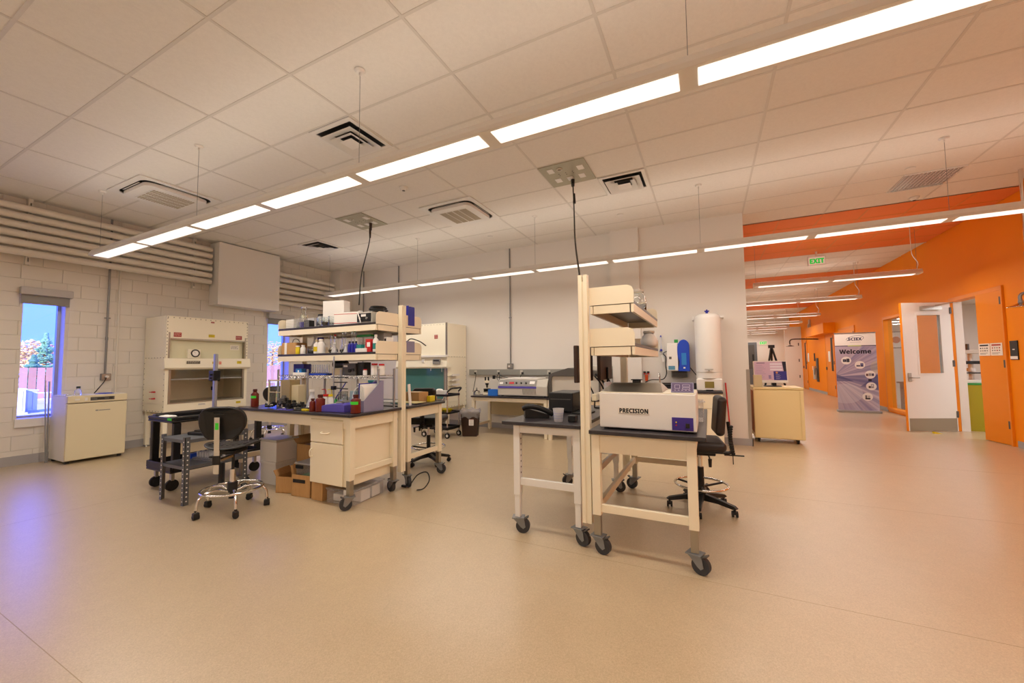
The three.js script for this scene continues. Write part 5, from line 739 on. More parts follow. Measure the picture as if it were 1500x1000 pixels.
  const p = thing('sink_faucet', 'small chrome faucet on the counter behind water bath', 'tap', [-0.76, 0.8905, 7.2]); part('riser', [cy(0.012, 0.012, 0.22, 0, 0, 0), tube([[0, 0.2, 0], [0, 0.27, 0.03], [0, 0.26, 0.1], [0, 0.2, 0.12]], 0.01, 16, 8)], M.chrome, p); part('wrist_blade', bx(-0.05, 0.05, 0.08, 0.09, -0.01, 0.01), M.chrome, p);
  solo('broom_handle', 'red pole leaning on the white wall by the corner guard', 'pole', [bar([0.28, 0.012, 0.0], [0.235, 1.0, -0.22], 0.011, 10)], M.red, [0, 0, 7.16]);
}
// ---------------------------------------------------------------- water bath and the things round it
{
  const t = thing('water_bath', 'white shaking water bath with black lettering and a purple control panel', 'water bath', [-0.407, 0.87, 3.14]), w = 0.323, F = 0.24, B = -0.22;
  for (const x of [-w + 0.04, w - 0.04]) for (const z of [B + 0.05, F - 0.05]) part('foot', cy(0.018, 0.018, 0.012, x, 0, z), M.rubber, t);
  part('body', bx(-w, w, 0.012, 0.262, B, F, 0.008), M.white, t); part('top_rim', bx(-w + 0.005, w - 0.005, 0.262, 0.268, B + 0.005, F - 0.005, 0.002), M.beige, t);
  const lg = new THREE.BufferGeometry(), a = 0.2695, b = 0.325, x0 = -w + 0.01, x1 = 0.115, P = [[x0, a, F - 0.02], [x1, a, F - 0.02], [x1, a, B + 0.02], [x0, a, B + 0.02], [x0 + 0.05, b, 0.05], [x1 - 0.03, b, 0.05], [x1 - 0.03, b, -0.03], [x0 + 0.05, b, -0.03]], Q = [[0, 1, 5, 4], [1, 2, 6, 5], [2, 3, 7, 6], [3, 0, 4, 7], [4, 5, 6, 7], [3, 2, 1, 0]], vs = []; for (const q of Q) for (const i of [0, 1, 2, 0, 2, 3]) vs.push(...P[q[i]]); lg.setAttribute('position', new THREE.Float32BufferAttribute(vs, 3)); lg.computeVertexNormals(); lg.setAttribute('uv', new THREE.Float32BufferAttribute(new Float32Array(vs.length / 3 * 2), 2));
  part('lid', lg, M.stainless, t, 'stainless gabled lid'); part('lid_handle', [bx(-0.12, -0.06, 0.3255, 0.345, -0.01, 0.02, 0.004), bx(-0.13, -0.05, 0.345, 0.352, -0.02, 0.03, 0.003)], M.black, t);
  part('display_head', rot(bx(0.165, 0.31, 0, 0.075, -0.004, 0.004, 0.002), 'x', -0.5).translate(0, 0.27, F - 0.06), M.lilac, t); print('display_print', 0.132, 0.064, canvasTex(128, 64, (c, W, H) => { c.fillStyle = '#5b4c6c'; c.fillRect(0, 0, W, H); c.strokeStyle = '#cbbfd6'; c.lineWidth = 2; c.strokeRect(18, 14, 30, 26); c.strokeRect(66, 12, 44, 14); c.strokeRect(66, 34, 44, 12); c.fillStyle = '#cbbfd6'; for (let k = 0; k < 5; k++) c.fillRect(14 + k * 22, 52, 12, 3); }), t, 0.2375, 0.27 + 0.0375 * Math.cos(0.5) + 0.0045 * Math.sin(0.5), F - 0.06 - 0.0375 * Math.sin(0.5) + 0.0045 * Math.cos(0.5) + 0.0005, 0, -0.5);
  part('display_stand', bx(0.18, 0.3, 0.268, 0.3, F - 0.12, F - 0.085), M.greyPlastic, t);
  print('lettering', 0.212, 0.047, canvasTex(512, 112, (c, W, H) => { c.fillStyle = '#e9e2d4'; c.fillRect(0, 0, W, H); c.fillStyle = '#1a1a1c'; c.font = 'bold 96px sans-serif'; c.textAlign = 'center'; c.textBaseline = 'middle'; c.save(); c.translate(W / 2, H / 2 - 6); const m = c.measureText('PRECISION').width; c.scale((W - 24) / m, 1); c.fillText('PRECISION', 0, 0); c.lineWidth = 7; c.strokeStyle = '#1a1a1c'; c.strokeText('PRECISION', 0, 0); c.restore(); c.fillRect(4, H - 16, W - 8, 6); }), t, -0.08, 0.135, F + 0.0015);
  const cp = part('control_panel', bx(0.17, 0.303, 0.02, 0.107, F + 0.0005, F + 0.004, 0.002), M.deepBlue.clone(), t, 'purple control panel'); cp.material.color.set(0x3d2a8c); part('rocker_switch', bx(0.255, 0.28, 0.04, 0.07, F + 0.0045, F + 0.014, 0.003), M.black, cp); for (const y of [0.055, 0.075]) part('indicator', cy(0.005, 0.005, 0.004, 0.197, y, F + 0.004, 'z', 10), y > 0.06 ? M.yellow : M.red, cp);
  solo('acrylic_tray', 'clear acrylic tray standing behind the water bath', 'tray', [bx(-0.09, 0.09, 0, 0.005, -0.14, 0.14), bx(-0.09, -0.086, 0.005, 0.16, -0.14, 0.14), bx(0.086, 0.09, 0.005, 0.16, -0.14, 0.14), bx(-0.086, 0.086, 0.005, 0.16, -0.14, -0.136), bx(-0.105, 0.105, 0.16, 0.165, 0.136, 0.16)], M.binClear, [-0.14, 0.8705, 3.62]);
  const j = thing('glass_jar', 'large clear glass jar with a grey lid on the upper shelf over the water bath', 'jar', [-0.56, 1.8005, 3.68]); part('jar', lathe([[0.001, 0.002], [0.07, 0.002], [0.078, 0.015], [0.08, 0.1], [0.07, 0.15], [0.055, 0.168], [0.055, 0.18], [0.052, 0.18], [0.052, 0.166], [0.066, 0.148], [0.076, 0.1], [0.074, 0.018], [0.001, 0.006]]), M.glass, j); part('lid', cy(0.06, 0.06, 0.022, 0, 0.178, 0, 'y', 28), M.greyPlastic, j);
  const wj = thing('white_jar', 'round white plastic jar with grey lid on the lower shelf over the water bath', 'jar', [-0.5, 1.4905, 3.93]); part('jar', lathe([[0.001, 0], [0.055, 0], [0.078, 0.03], [0.08, 0.07], [0.06, 0.11], [0.045, 0.12], [0.045, 0.135], [0.001, 0.135]]), M.hdpe, wj); part('lid', cy(0.052, 0.052, 0.02, 0, 0.1355, 0, 'y', 28), M.greyPlastic, wj);
  solo('coiled_cable', 'black cable lying along the lower shelf beside the white jar', 'cable', [tube([[0, 0.01, 0.5], [0.02, 0.03, 0.4], [-0.03, 0.012, 0.3], [0.04, 0.025, 0.22], [0.0, 0.01, 0.1], [0.06, 0.02, -0.15], [0.05, 0.01, -0.45]], 0.008, 50, 6), bx(-0.02, 0.02, 0, 0.03, 0.38, 0.45, 0.005)], M.black, [-0.66, 1.4905, 3.58]);
  solo('power_strip', 'grey power strip fixed along the shelf posts behind the water bath', 'power strip', [bx(-0.03, 0.03, 0, 0.055, -0.45, 0.4, 0.004), bx(0.03, 0.034, 0.012, 0.042, 0.2, 0.24), bx(0.03, 0.034, 0.012, 0.042, 0.3, 0.34), tube([[0.02, 0.0, 0.3], [0.05, -0.06, 0.28], [0.07, -0.125, 0.2]], 0.005, 12, 6)], M.midGrey, [-0.77, 1.0, 3.8]);
  solo('bench_rail', 'cream rail joining the shelf posts behind the water bath', 'rail', [bx(-0.018, 0.018, 0, 0.05, -0.66, 0.66, 0.003)], M.cream, [-0.79, 1.062, 3.64]);
  solo('vial_rack', 'rack of clear vials on the cream rail behind the bath', 'rack', [bx(-0.03, 0.03, 0, 0.012, -0.1, 0.1), ...[0, 1, 2, 3, 4, 5].map((k) => cy(0.013, 0.013, 0.06, 0, 0.0125, -0.08 + k * 0.032, 'y', 10))], M.hdpeClear, [-0.78, 1.1125, 3.4]);
}
// ---------------------------------------------------------------- white table: monitors, computer, phone, beaker
{
  const Y = 0.885;
  for (const [d, l, x] of [[3.62, 'black monitor seen from behind beside the shelf post', -1.06], [4.14, 'second black monitor farther along the white table', -0.985]]) { const t = thing('monitor', l, 'monitor', [x, Y, d], -Math.PI / 2, 'monitors on the white table'); part('stand_base', bx(-0.11, 0.11, 0, 0.012, -0.08, 0.08, 0.004), M.black, t); part('stand_neck', bx(-0.025, 0.025, 0.012, 0.42, -0.05, -0.03, 0.004), M.black, t); part('housing', bx(-0.26, 0.26, 0.29, 0.62, -0.028, 0.006, 0.006), M.brown, t, 'dark back of the housing'); part('screen', bx(-0.25, 0.25, 0.3, 0.61, 0.0062, 0.008), M.dark, t); part('cable', tube([[0.0, 0.33, -0.03], [0.05, 0.25, -0.08], [-0.02, 0.15, -0.1], [0.06, 0.06, -0.12]], 0.006, 20, 6), M.black, t); }
  const p = thing('computer', 'black desktop computer case lying on the white table', 'computer', [-1.27, Y, 3.78]); part('case', bx(-0.12, 0.12, 0.008, 0.185, -0.2, 0.2, 0.006), M.black, p); part('front_bezel', bx(-0.118, 0.118, 0.012, 0.18, 0.201, 0.208, 0.003), M.dark, p); part('disc_slot', bx(-0.1, 0.1, 0.12, 0.128, 0.2085, 0.21), M.darkGrey, p); part('foot', [cb(0.03, 0.008, 0.03, -0.1, 0, 0.17), cb(0.03, 0.008, 0.03, 0.1, 0, 0.17), cb(0.03, 0.008, 0.03, -0.1, 0, -0.17), cb(0.03, 0.008, 0.03, 0.1, 0, -0.17)], M.rubber, p);
  const k = thing('desk_phone', 'black handset device lying on the white table', 'phone', [-1.36, Y, 3.2], 0.5); part('base', ext([[-0.1, 0], [0.1, 0], [0.1, 0.02], [-0.08, 0.075], [-0.1, 0.07]], 0.16, 0.004).translate(0, 0.004, -0.08), M.black, k); part('keypad', rot(bx(-0.04, 0.06, 0.052, 0.056, -0.05, 0.05), 'z', -0.29, 0, 0.05, 0), std(0x8b8560, 0.5), k); part('handset', [tube([[-0.12, 0.08, 0.06], [-0.08, 0.1, 0.08], [0.02, 0.085, 0.085], [0.1, 0.05, 0.08], [0.13, 0.03, 0.07]], 0.022, 20, 10)], M.black, k);
  solo('webcam', 'small black gadget at the left of the handset on the white table', 'gadget', [new THREE.SphereGeometry(0.045, 14, 10).scale(1.2, 0.6, 0.8).translate(0, 0.028, 0), bx(0.03, 0.1, 0, 0.02, -0.015, 0.015, 0.005)], M.dark, [-1.46, Y + 0.0005, 3.32]);
  const b = thing('plastic_beaker', 'translucent plastic beaker on the white table', 'beaker', [-1.085, Y + 0.0005, 3.0]); part('cup', lathe([[0.001, 0.003], [0.034, 0.003], [0.042, 0.1], [0.046, 0.104], [0.044, 0.106], [0.032, 0], [0.001, 0]]), M.hdpeClear, b); part('graduations', [0.03, 0.05, 0.07].map((y) => ring(0.0365 + y * 0.08, 0.0006, 0, y, 0, 24)), M.blue, b);
  solo('black_adapter', 'small black power adapter beside the plastic beaker', 'adapter', [bx(-0.03, 0.03, 0, 0.05, -0.04, 0.04, 0.006)], M.black, [-0.985, Y + 0.0005, 3.06]);
  solo('cable_bundle', 'black cables hanging behind the shelf post at the white table', 'cable', [tube([[-0.02, 0.35, 0], [0.06, 0.28, 0.02], [0.1, 0.18, 0.02], [0.14, 0.02, 0.0]], 0.012, 20, 6), tube([[-0.02, 0.33, 0.03], [0.05, 0.25, 0.05], [0.1, 0.1, 0.05], [0.12, 0.01, 0.03]], 0.008, 20, 6)], M.black, [-1.02, Y, 4.0]);
}
// ---------------------------------------------------------------- glassware and boxes on the double-sided shelving
const span = (p0, p1, py, d) => { const a = atD(p0, py, d), b = atD(p1, py, d); return { x: (a[0] + b[0]) / 2, w: b[0] - a[0] }; };
const U = 1.8005, S = 1.4905, T = 0.8905;
function bottle(name, label, x, y, d, r, h, mat, capMat, o = {}) {
  const t = thing(name, label, 'bottle', [x, y, d], o.turn ?? 0, o.group), n = o.neck ?? r * 0.42, hs = h * (o.shoulder ?? 0.68), hb = h * 0.86;
  part('body', lathe([[0.0005, 0], [r * 0.94, 0], [r, r * 0.1], [r, hs], [n, hs + (hb - hs) * 0.75], [n, hb], [0.0005, hb]], 0, 0, 0, 20), mat, t);
  part('cap', cy(n * 1.25, n * 1.2, h - hb, 0, hb + 0.0003, 0, 'y', 18), capMat, t);
  if (o.label) part('label_band', new THREE.CylinderGeometry(r + 0.0006, r + 0.0006, hs * 0.5, 20, 1, true).translate(0, hs * 0.48, 0), o.label, t);
  if (o.tape) part('tape', [new THREE.CylinderGeometry(r + 0.0008, r + 0.0008, 0.028, 20, 1, true, -1.3, 2.6).translate(0, hs * 0.78, 0)], o.tape, t, 'bright green tape');
  return t;
}
function erlenmeyer(label, x, y, d, r, h, mat, o = {}) {
  const t = thing('conical_flask', label, 'flask', [x, y, d], 0, o.group), n = r * 0.36;
  part('flask', lathe([[0.0005, 0.002], [r * 0.95, 0.002], [r, r * 0.12], [n, h * 0.72], [n, h * 0.96], [n * 1.25, h], [n * 1.1, h], [n * 0.9, h * 0.95], [n * 0.9, h * 0.72], [r * 0.95, r * 0.14], [r * 0.9, 0.006], [0.0005, 0.006]], 0, 0, 0, 28), mat, t);
  if (o.fill) part('liquid', lathe([[0.0005, 0.0065], [r * 0.9, 0.0065], [r * 0.86, r * 0.3], [0.0005, r * 0.3]], 0, 0, 0, 24), o.fill, t);
  if (o.cap) part('cap', cy(n * 1.3, n * 1.3, h * 0.12, 0, h * 0.93, 0), o.cap, t);
  return t;
}
function beaker(label, x, y, d, r, h, o = {}) {
  const t = thing('glass_beaker', label, 'beaker', [x, y, d], 0, o.group); part('cup', lathe([[0.0005, 0.002], [r * 0.94, 0.002], [r, r * 0.12], [r, h * 0.96], [r * 1.06, h], [r * 1.0, h], [r * 0.95, h * 0.95], [r * 0.95, r * 0.15], [0.0005, 0.006]], 0, 0, 0, 24), M.glass, t); if (o.inside) part('contents', cy(r * 0.88, r * 0.88, h * 0.35, 0, 0.0065, 0), o.inside, t); return t;
}
function carton(name, label, x, y, d, w, h, l, mat, o = {}) {
  const t = thing(name, label, 'box', [x, y, d], o.turn ?? 0, o.group); part('box', bx(-w / 2, w / 2, 0, h, -l / 2, l / 2, o.r ?? 0.003), mat, t);
  if (o.lid) part('lid', bx(-w / 2 - 0.01, w / 2 + 0.01, h + 0.0003, h + (o.lidH ?? 0.025), -l / 2 - 0.01, l / 2 + 0.01, 0.004), o.lid, t);
  if (o.label) part('label', bx(o.label[0] * w - 0.0, o.label[1] * w, o.label[2] * h, o.label[3] * h, l / 2 + 0.0004, l / 2 + 0.0012), o.labelMat ?? M.label, t);
  if (o.tape) part('tape', bx(-0.03, 0.03, h + 0.0002, h + 0.0008, -l / 2, l / 2), M.creamDark, t);
  if (o.stripes) part('stripe', [bx(-w / 2 - 0.0006, w / 2 + 0.0006, h * 0.82, h * 0.86, -l / 2 - 0.0006, l / 2 + 0.0006), bx(-w / 2 - 0.0006, w / 2 + 0.0006, h * 0.1, h * 0.15, -l / 2 - 0.0006, l / 2 + 0.0006)], o.stripes, t, 'thin red stripes');
  return t;
}
{ // upper shelf, camera side, from the window end towards the post
  const ribbed = thing('tube_box', 'white ribbed foam tube box at the window end of the upper shelf', 'box', [-4.58, U, 3.16]); part('box', bx(-0.075, 0.075, 0, 0.12, -0.06, 0.06, 0.004), M.foam, ribbed); for (let k = 0; k < 6; k++) part('rib', bx(-0.0765, 0.0765, 0.012 + k * 0.019, 0.02 + k * 0.019, -0.0615, 0.0615), M.greyPlastic, ribbed);
  erlenmeyer('large clear conical flask on the upper shelf beside the ribbed tube box', -4.44, U, 3.18, 0.075, 0.27, M.glass, { fill: M.teal });
  const cb1 = carton('clear_box', 'clear plastic box holding blue-capped vials on the upper shelf', -4.34, U, 3.09, 0.09, 0.12, 0.09, M.binClear); for (let k = 0; k < 3; k++) part('vial', cy(0.011, 0.011, 0.07, -0.026 + k * 0.026, 0.004, 0.0), M.deepBlue, cb1);
  carton('clear_box', 'clear plastic drawer box behind the blue-capped vials on upper shelf', -4.33, U, 3.24, 0.13, 0.13, 0.1, M.hdpeClear);
  const bt = thing('tip_rack', 'small black tip rack with a grid face on the upper shelf', 'rack', [-4.225, U, 3.1]); part('rack', bx(-0.05, 0.05, 0, 0.085, -0.035, 0.035, 0.004), M.black, bt); const holes = []; for (let i = 0; i < 6; i++) for (let k = 0; k < 5; k++) holes.push(bx(-0.042 + i * 0.0155, -0.032 + i * 0.0155, 0.01 + k * 0.014, 0.019 + k * 0.014, 0.0352, 0.0362)); part('grid_holes', holes, M.midGrey, bt);
  const jar = bottle('storage_jar', 'clear jar of yellow and blue tips with a black lid on the upper shelf', -4.13, U, 3.22, 0.06, 0.165, M.hdpeClear, M.black, { neck: 0.05, shoulder: 0.82 }); part('contents', [cy(0.045, 0.045, 0.06, 0, 0.005, 0)], M.manila, jar); part('blue_band', bx(-0.058, -0.04, 0.01, 0.11, 0.03, 0.045), M.skyBlue, jar);
  carton('foam_box', 'tall plain white foam box on the upper shelf', -3.93, U, 3.24, 0.28, 0.31, 0.12, M.foam, { turn: 0.25, r: 0.006 });
  [[-4.0, 3.08], [-3.89, 3.06]].forEach(([x, d], k) => beaker(k ? 'clear beaker in front of foam box with dark print' : 'clear beaker in front of foam box next to the jar of tips', x, U, d, 0.043, 0.1, { inside: k ? M.darkGrey : null }));
  beaker('clear beaker between the foam box and the red-striped carton', -3.795, U, 3.07, 0.04, 0.105);
  carton('mailing_carton', 'white mailing carton with thin red stripes on the upper shelf', -3.585, U, 3.17, 0.33, 0.14, 0.2, M.paper, { stripes: M.red, turn: 0.2 });
  const ins = thing('power_supply', 'grey electronic power supply with a dark front on the upper shelf', 'device', [-3.285, U, 3.16]); part('case', bx(-0.11, 0.11, 0, 0.12, -0.11, 0.1, 0.006), M.greyPlastic, ins); part('front_panel', bx(-0.1, 0.1, 0.015, 0.105, 0.1005, 0.106), M.black, ins); part('knob', [cy(0.012, 0.012, 0.014, -0.05, 0.05, 0.106, 'z'), cy(0.012, 0.012, 0.014, 0.05, 0.05, 0.106, 'z')], M.midGrey, ins); part('meter', bx(-0.04, 0.03, 0.07, 0.095, 0.1065, 0.108), M.label, ins);
  solo('cable_coil', 'coil of black cable lying on the power supply', 'cable', [0, 1, 2, 3, 4].map((k) => ring(0.075 + (k % 2) * 0.012, 0.007, 0.012 * Math.sin(k * 2), 0.008 + k * 0.012, 0.01 * Math.cos(k * 3), 28)), M.black, [-3.2, U + 0.12, 3.17]);
  solo('white_cable', 'white cable draped over the front of the power supply', 'cable', [tube([[-0.08, 0.128, -0.02], [-0.05, 0.14, 0.06], [-0.03, 0.12, 0.118], [0.0, 0.05, 0.122], [0.02, 0.004, 0.125]], 0.006, 24, 6)], M.white, [-3.33, U, 3.16]);
  const bd = thing('ring_binder', 'blue and white ring binder upright on the far upper shelf', 'binder', [-3.115, U, 3.56], Math.PI / 2); part('cover', [bx(-0.055, -0.05, 0, 0.23, -0.05, 0.05), bx(0.045, 0.05, 0, 0.21, -0.05, 0.05), bx(-0.05, 0.045, 0, 0.22, 0.046, 0.05)], M.deepBlue, bd); part('pages', bx(-0.048, 0.043, 0.006, 0.2, -0.048, 0.044), M.paper, bd);
}
{ // lower shelf, camera side
  const c = carton('cardboard_box', 'brown cardboard box with a white label strip at the window end of lower shelf', -4.53, S, 3.13, 0.23, 0.14, 0.16, M.card, { turn: 0.12, label: [-0.28, -0.12, 0.0, 1] }); part('carry_loop', tube([[-0.03, 0.142, 0], [0, 0.18, 0.01], [0.07, 0.185, 0.02], [0.11, 0.15, 0.02]], 0.004, 18, 6), M.black, c);
  bottle('sample_bottle', 'short yellow bottle with white cap beside cardboard box', -4.36, S, 3.06, 0.026, 0.1, M.yellow, M.hdpe, { neck: 0.02 });
  bottle('sample_bottle', 'short white bottle beside the short yellow bottle', -4.28, S, 3.07, 0.03, 0.105, M.hdpe, M.white, { neck: 0.016 });
  bottle('sample_bottle', 'dark blue capped bottle at the back of the lower shelf', -4.2, S, 3.24, 0.045, 0.2, M.lilac, M.deepBlue, { neck: 0.03 });
  bottle('sample_bottle', 'slim clear bottle with tall neck behind short white bottle', -4.28, S, 3.22, 0.035, 0.22, M.hdpeClear, M.hdpe, { neck: 0.012, shoulder: 0.45 });
  beaker('squat clear beaker full of small parts on lower shelf', -4.155, S, 3.1, 0.055, 0.06, { inside: M.darkGrey });
  bottle('sample_bottle', 'tall yellow-labelled bottle on the lower shelf', -4.055, S, 3.08, 0.034, 0.16, M.hdpe, M.creamDark, { label: M.yellow });
  bottle('sample_bottle', 'tall plain white bottle beside the yellow-labelled bottle', -3.965, S, 3.07, 0.042, 0.165, M.hdpe, M.hdpe, { neck: 0.022 });
  const vf = (x, d, h, o) => { const t = thing('volumetric_flask', o.label, 'flask', [x, S, d], 0, 'long-necked flasks on the lower shelf'); const r = o.r; part('flask', lathe([[0.0005, 0.002], [r * 0.5, 0.002], [r * 0.95, r * 0.5], [r, r * 0.9], [r * 0.8, r * 1.5], [0.011, r * 2.2], [0.009, h * 0.92], [0.012, h], [0.009, h], [0.0075, h * 0.9], [0.009, r * 2.2], [r * 0.75, r * 1.45], [r * 0.94, r * 0.9], [0.0005, 0.006]], 0, 0, 0, 20), M.glass, t); part('stopper', cy(0.009, 0.014, 0.022, 0, h, 0, 'y', 12), o.cap, t); };
  [[-3.86, 3.12, 0.2, M.creamDark, 'cream'], [-3.775, 3.1, 0.19, M.red, 'red'], [-3.7, 3.14, 0.23, M.green, 'green'], [-3.63, 3.12, 0.235, M.green, 'green'], [-3.565, 3.15, 0.23, M.green, 'green'], [-3.5, 3.13, 0.225, M.green, 'green']].forEach(([x, d, h, m, n]) => vf(x, d, h, { label: 'long-necked glass flask with a ' + n + ' stopper on the lower shelf', cap: m, r: 0.032 }));
  erlenmeyer('small white-capped conical flask among long-necked flasks', -3.74, S, 3.06, 0.033, 0.11, M.hdpeClear, { cap: M.hdpe });
  erlenmeyer('small conical flask just left of the blue dropper bottles', -3.555, S, 3.06, 0.03, 0.09, M.hdpeClear, { cap: M.hdpe });
  for (let k = 0; k < 3; k++) { const t = bottle('dropper_bottle', 'cobalt blue dropper bottle in a row of three on the lower shelf', -3.492 + k * 0.048, S, 3.055, 0.021, 0.12, M.deepBlue, M.black, { neck: 0.01, group: 'blue dropper bottles' }); part('dropper_tip', cy(0.004, 0.002, 0.018, 0, 0.12, 0, 'y', 8), M.hdpe, t); }
  const gb = carton('clear_box', 'clear plastic box with a green lid on the lower shelf', -3.36, S + 0.08, 3.2, 0.19, 0.09, 0.13, M.binClear, { lid: M.green }); gb.userData.label = 'clear plastic box with a green lid stacked on a white carton';
  carton('white_carton', 'low white carton under the green-lidded box', -3.36, S, 3.2, 0.22, 0.0795, 0.14, M.paper);
  carton('white_carton', 'flat white packet in front of the green-lidded box', -3.3, S, 3.06, 0.16, 0.04, 0.06, M.hdpe);
  carton('teal_box', 'small teal and clear box beside blue dropper bottles', -3.335, S + 0.0405, 3.06, 0.07, 0.04, 0.05, M.teal);
  carton('red_box', 'bright red box with white marks near the post on lower shelf', -3.205, S, 3.08, 0.075, 0.135, 0.08, M.red, { label: [-0.2, 0.4, 0.4, 0.75] });
  bottle('spray_bottle', 'white bottle with teal label beside bright red box', -3.125, S, 3.07, 0.03, 0.18, M.hdpe, M.hdpe, { label: M.teal, neck: 0.012 });
  carton('grey_carton', 'grey carton on top of a white carton behind the red box', -3.2, S + 0.12, 3.24, 0.16, 0.09, 0.12, M.midGrey); carton('white_carton', 'white carton supporting the grey carton on the lower shelf', -3.2, S, 3.24, 0.18, 0.1195, 0.13, M.paper);
  carton('white_carton', 'small white carton with dark marks at the post end of lower shelf', -3.1, S + 0.0, 3.23, 0.04, 0.16, 0.1, M.paper, { label: [-0.3, 0.3, 0.7, 0.9], labelMat: M.dark });
  carton('grey_carton', 'grey carton on the far lower shelf', -3.12, S, 3.55, 0.1, 0.13, 0.14, M.lilac); solo('curved_cable', 'black cable sticking out over the far lower shelf', 'cable', [tube([[0, 0.132, 0], [0.03, 0.16, -0.02], [0.1, 0.13, -0.1], [0.16, 0.08, -0.14]], 0.006, 18, 6)], M.black, [-3.12, S, 3.55]);
}
// ---------------------------------------------------------------- wire rack and everything on the crowded bench
{
  const t = thing('wire_rack', 'chrome wire rack standing along the back of the crowded bench', 'rack', [-3.89, T, 3.17]), w = 0.82, l = 0.115, Y = 0.35;
  for (const x of [-w, -0.28, 0.27, w]) for (const z of [-l, l]) part('post', [cy(0.012, 0.012, 0.42, x, 0, z), ...[0, 1, 2, 3, 4, 5].map((k) => ring(0.0125, 0.0016, x, 0.05 + k * 0.06, z, 14))], M.alu, t);
  const wires = []; for (let k = 0; k <= 44; k++) wires.push(cy(0.0022, 0.0022, 2 * l, -w + k * 2 * w / 44, Y, -l, 'z', 5)); for (const z of [-l, 0, l]) wires.push(cy(0.004, 0.004, 2 * w, -w, Y - 0.005, z, 'x', 6), cy(0.004, 0.004, 2 * w, -w, Y - 0.032, z, 'x', 6)); part('wire_shelf', wires, M.chrome, t);
  const zig = []; for (let k = 0; k < 44; k++) zig.push(bar([-w + k * 2 * w / 44, Y - (k % 2 ? 0.032 : 0.005), l], [-w + (k + 1) * 2 * w / 44, Y - (k % 2 ? 0.005 : 0.032), l], 0.0038, 5)); part('truss_wire', zig, M.chrome, t);
  const R = T + Y + 0.0028;
  carton('blue_carton', 'dark blue patterned carton on the wire rack', -4.47, R, 3.2, 0.19, 0.13, 0.1, M.deepBlue); carton('blue_carton', 'smaller bright blue carton with white mark on the wire rack', -4.36, R, 3.1, 0.1, 0.075, 0.06, M.skyBlue, { label: [-0.1, 0.12, 0.45, 0.75] });
  carton('foam_tray', 'long white foam tray at the front of the wire rack', -4.33, R, 3.068, 0.22, 0.03, 0.03, M.foam);
  const tr = thing('tube_rack', 'blue based rack of clear test tubes on the wire rack', 'rack', [-4.06, R, 3.13]); part('base', bx(-0.16, 0.16, 0, 0.018, -0.05, 0.05, 0.003), M.blue, tr); for (let k = 0; k < 8; k++) part('test_tube', lathe([[0.0005, 0.019], [0.012, 0.022], [0.014, 0.03], [0.014, 0.12], [0.012, 0.12], [0.012, 0.03]], -0.14 + k * 0.04, 0, 0, 10), M.glass, tr);
  const hm = thing('motor_unit', 'beige box with a fat black cylinder motor on the wire rack', 'device', [-3.73, R, 3.15]); part('case', bx(-0.09, 0.08, 0, 0.075, -0.06, 0.05, 0.006), M.creamDark, hm); part('motor', cy(0.042, 0.042, 0.18, -0.1, 0.12, 0, 'x', 24), M.black, hm);
  const pm = thing('meter_unit', 'dark grey meter box with dials on the wire rack', 'device', [-3.53, R, 3.14]); part('case', bx(-0.1, 0.1, 0, 0.13, -0.07, 0.06, 0.005), M.darkGrey, pm); part('dial', [cy(0.02, 0.02, 0.012, 0.02, 0.05, 0.06, 'z'), cy(0.014, 0.014, 0.012, 0.07, 0.06, 0.06, 'z')], M.black, pm); part('panel_label', bx(-0.08, -0.02, 0.09, 0.11, 0.0605, 0.062), M.label, pm);
  carton('black_case', 'plain black case next to the dark meter box', -3.375, R, 3.15, 0.1, 0.14, 0.1, M.black);
  [[-3.285, 3.08, 0.022, 0.065], [-3.235, 3.16, 0.035, 0.1], [-3.17, 3.1, 0.036, 0.125], [-3.09, 3.12, 0.033, 0.12]].forEach(([x, d, r, h], k) => bottle('reagent_bottle', ['tiny red-capped bottle next to the black case', 'red-capped bottle half hidden behind two larger ones', 'large white bottle with red cap on the wire rack', 'white red-capped bottle at the post end of the wire rack'][k], x, R, d, r, h, M.hdpe, M.red, { neck: r * 0.72, shoulder: 0.75 }));
  const gc = thing('glass_cabinet', 'beige framed glass-fronted balance cabinet on the crowded bench', 'cabinet', [-4.52, T, 3.04]); part('frame', [bx(-0.2, -0.185, 0, 0.3, 0.085, 0.1), bx(0.03, 0.045, 0, 0.3, 0.085, 0.1), bx(-0.2, 0.045, 0.285, 0.3, 0.085, 0.1), bx(-0.2, 0.045, 0.15, 0.158, 0.085, 0.1)], M.creamDark, gc); part('front_glass', bx(-0.185, 0.03, 0.0, 0.285, 0.09, 0.094), M.pane, gc); part('body', bx(0.046, 0.2, 0, 0.3, -0.03, 0.1, 0.004), std(0x9c8a64, 0.6), gc); part('rear_box', bx(0.201, 0.32, 0, 0.24, -0.03, 0.08, 0.004), M.creamDark, gc);
}
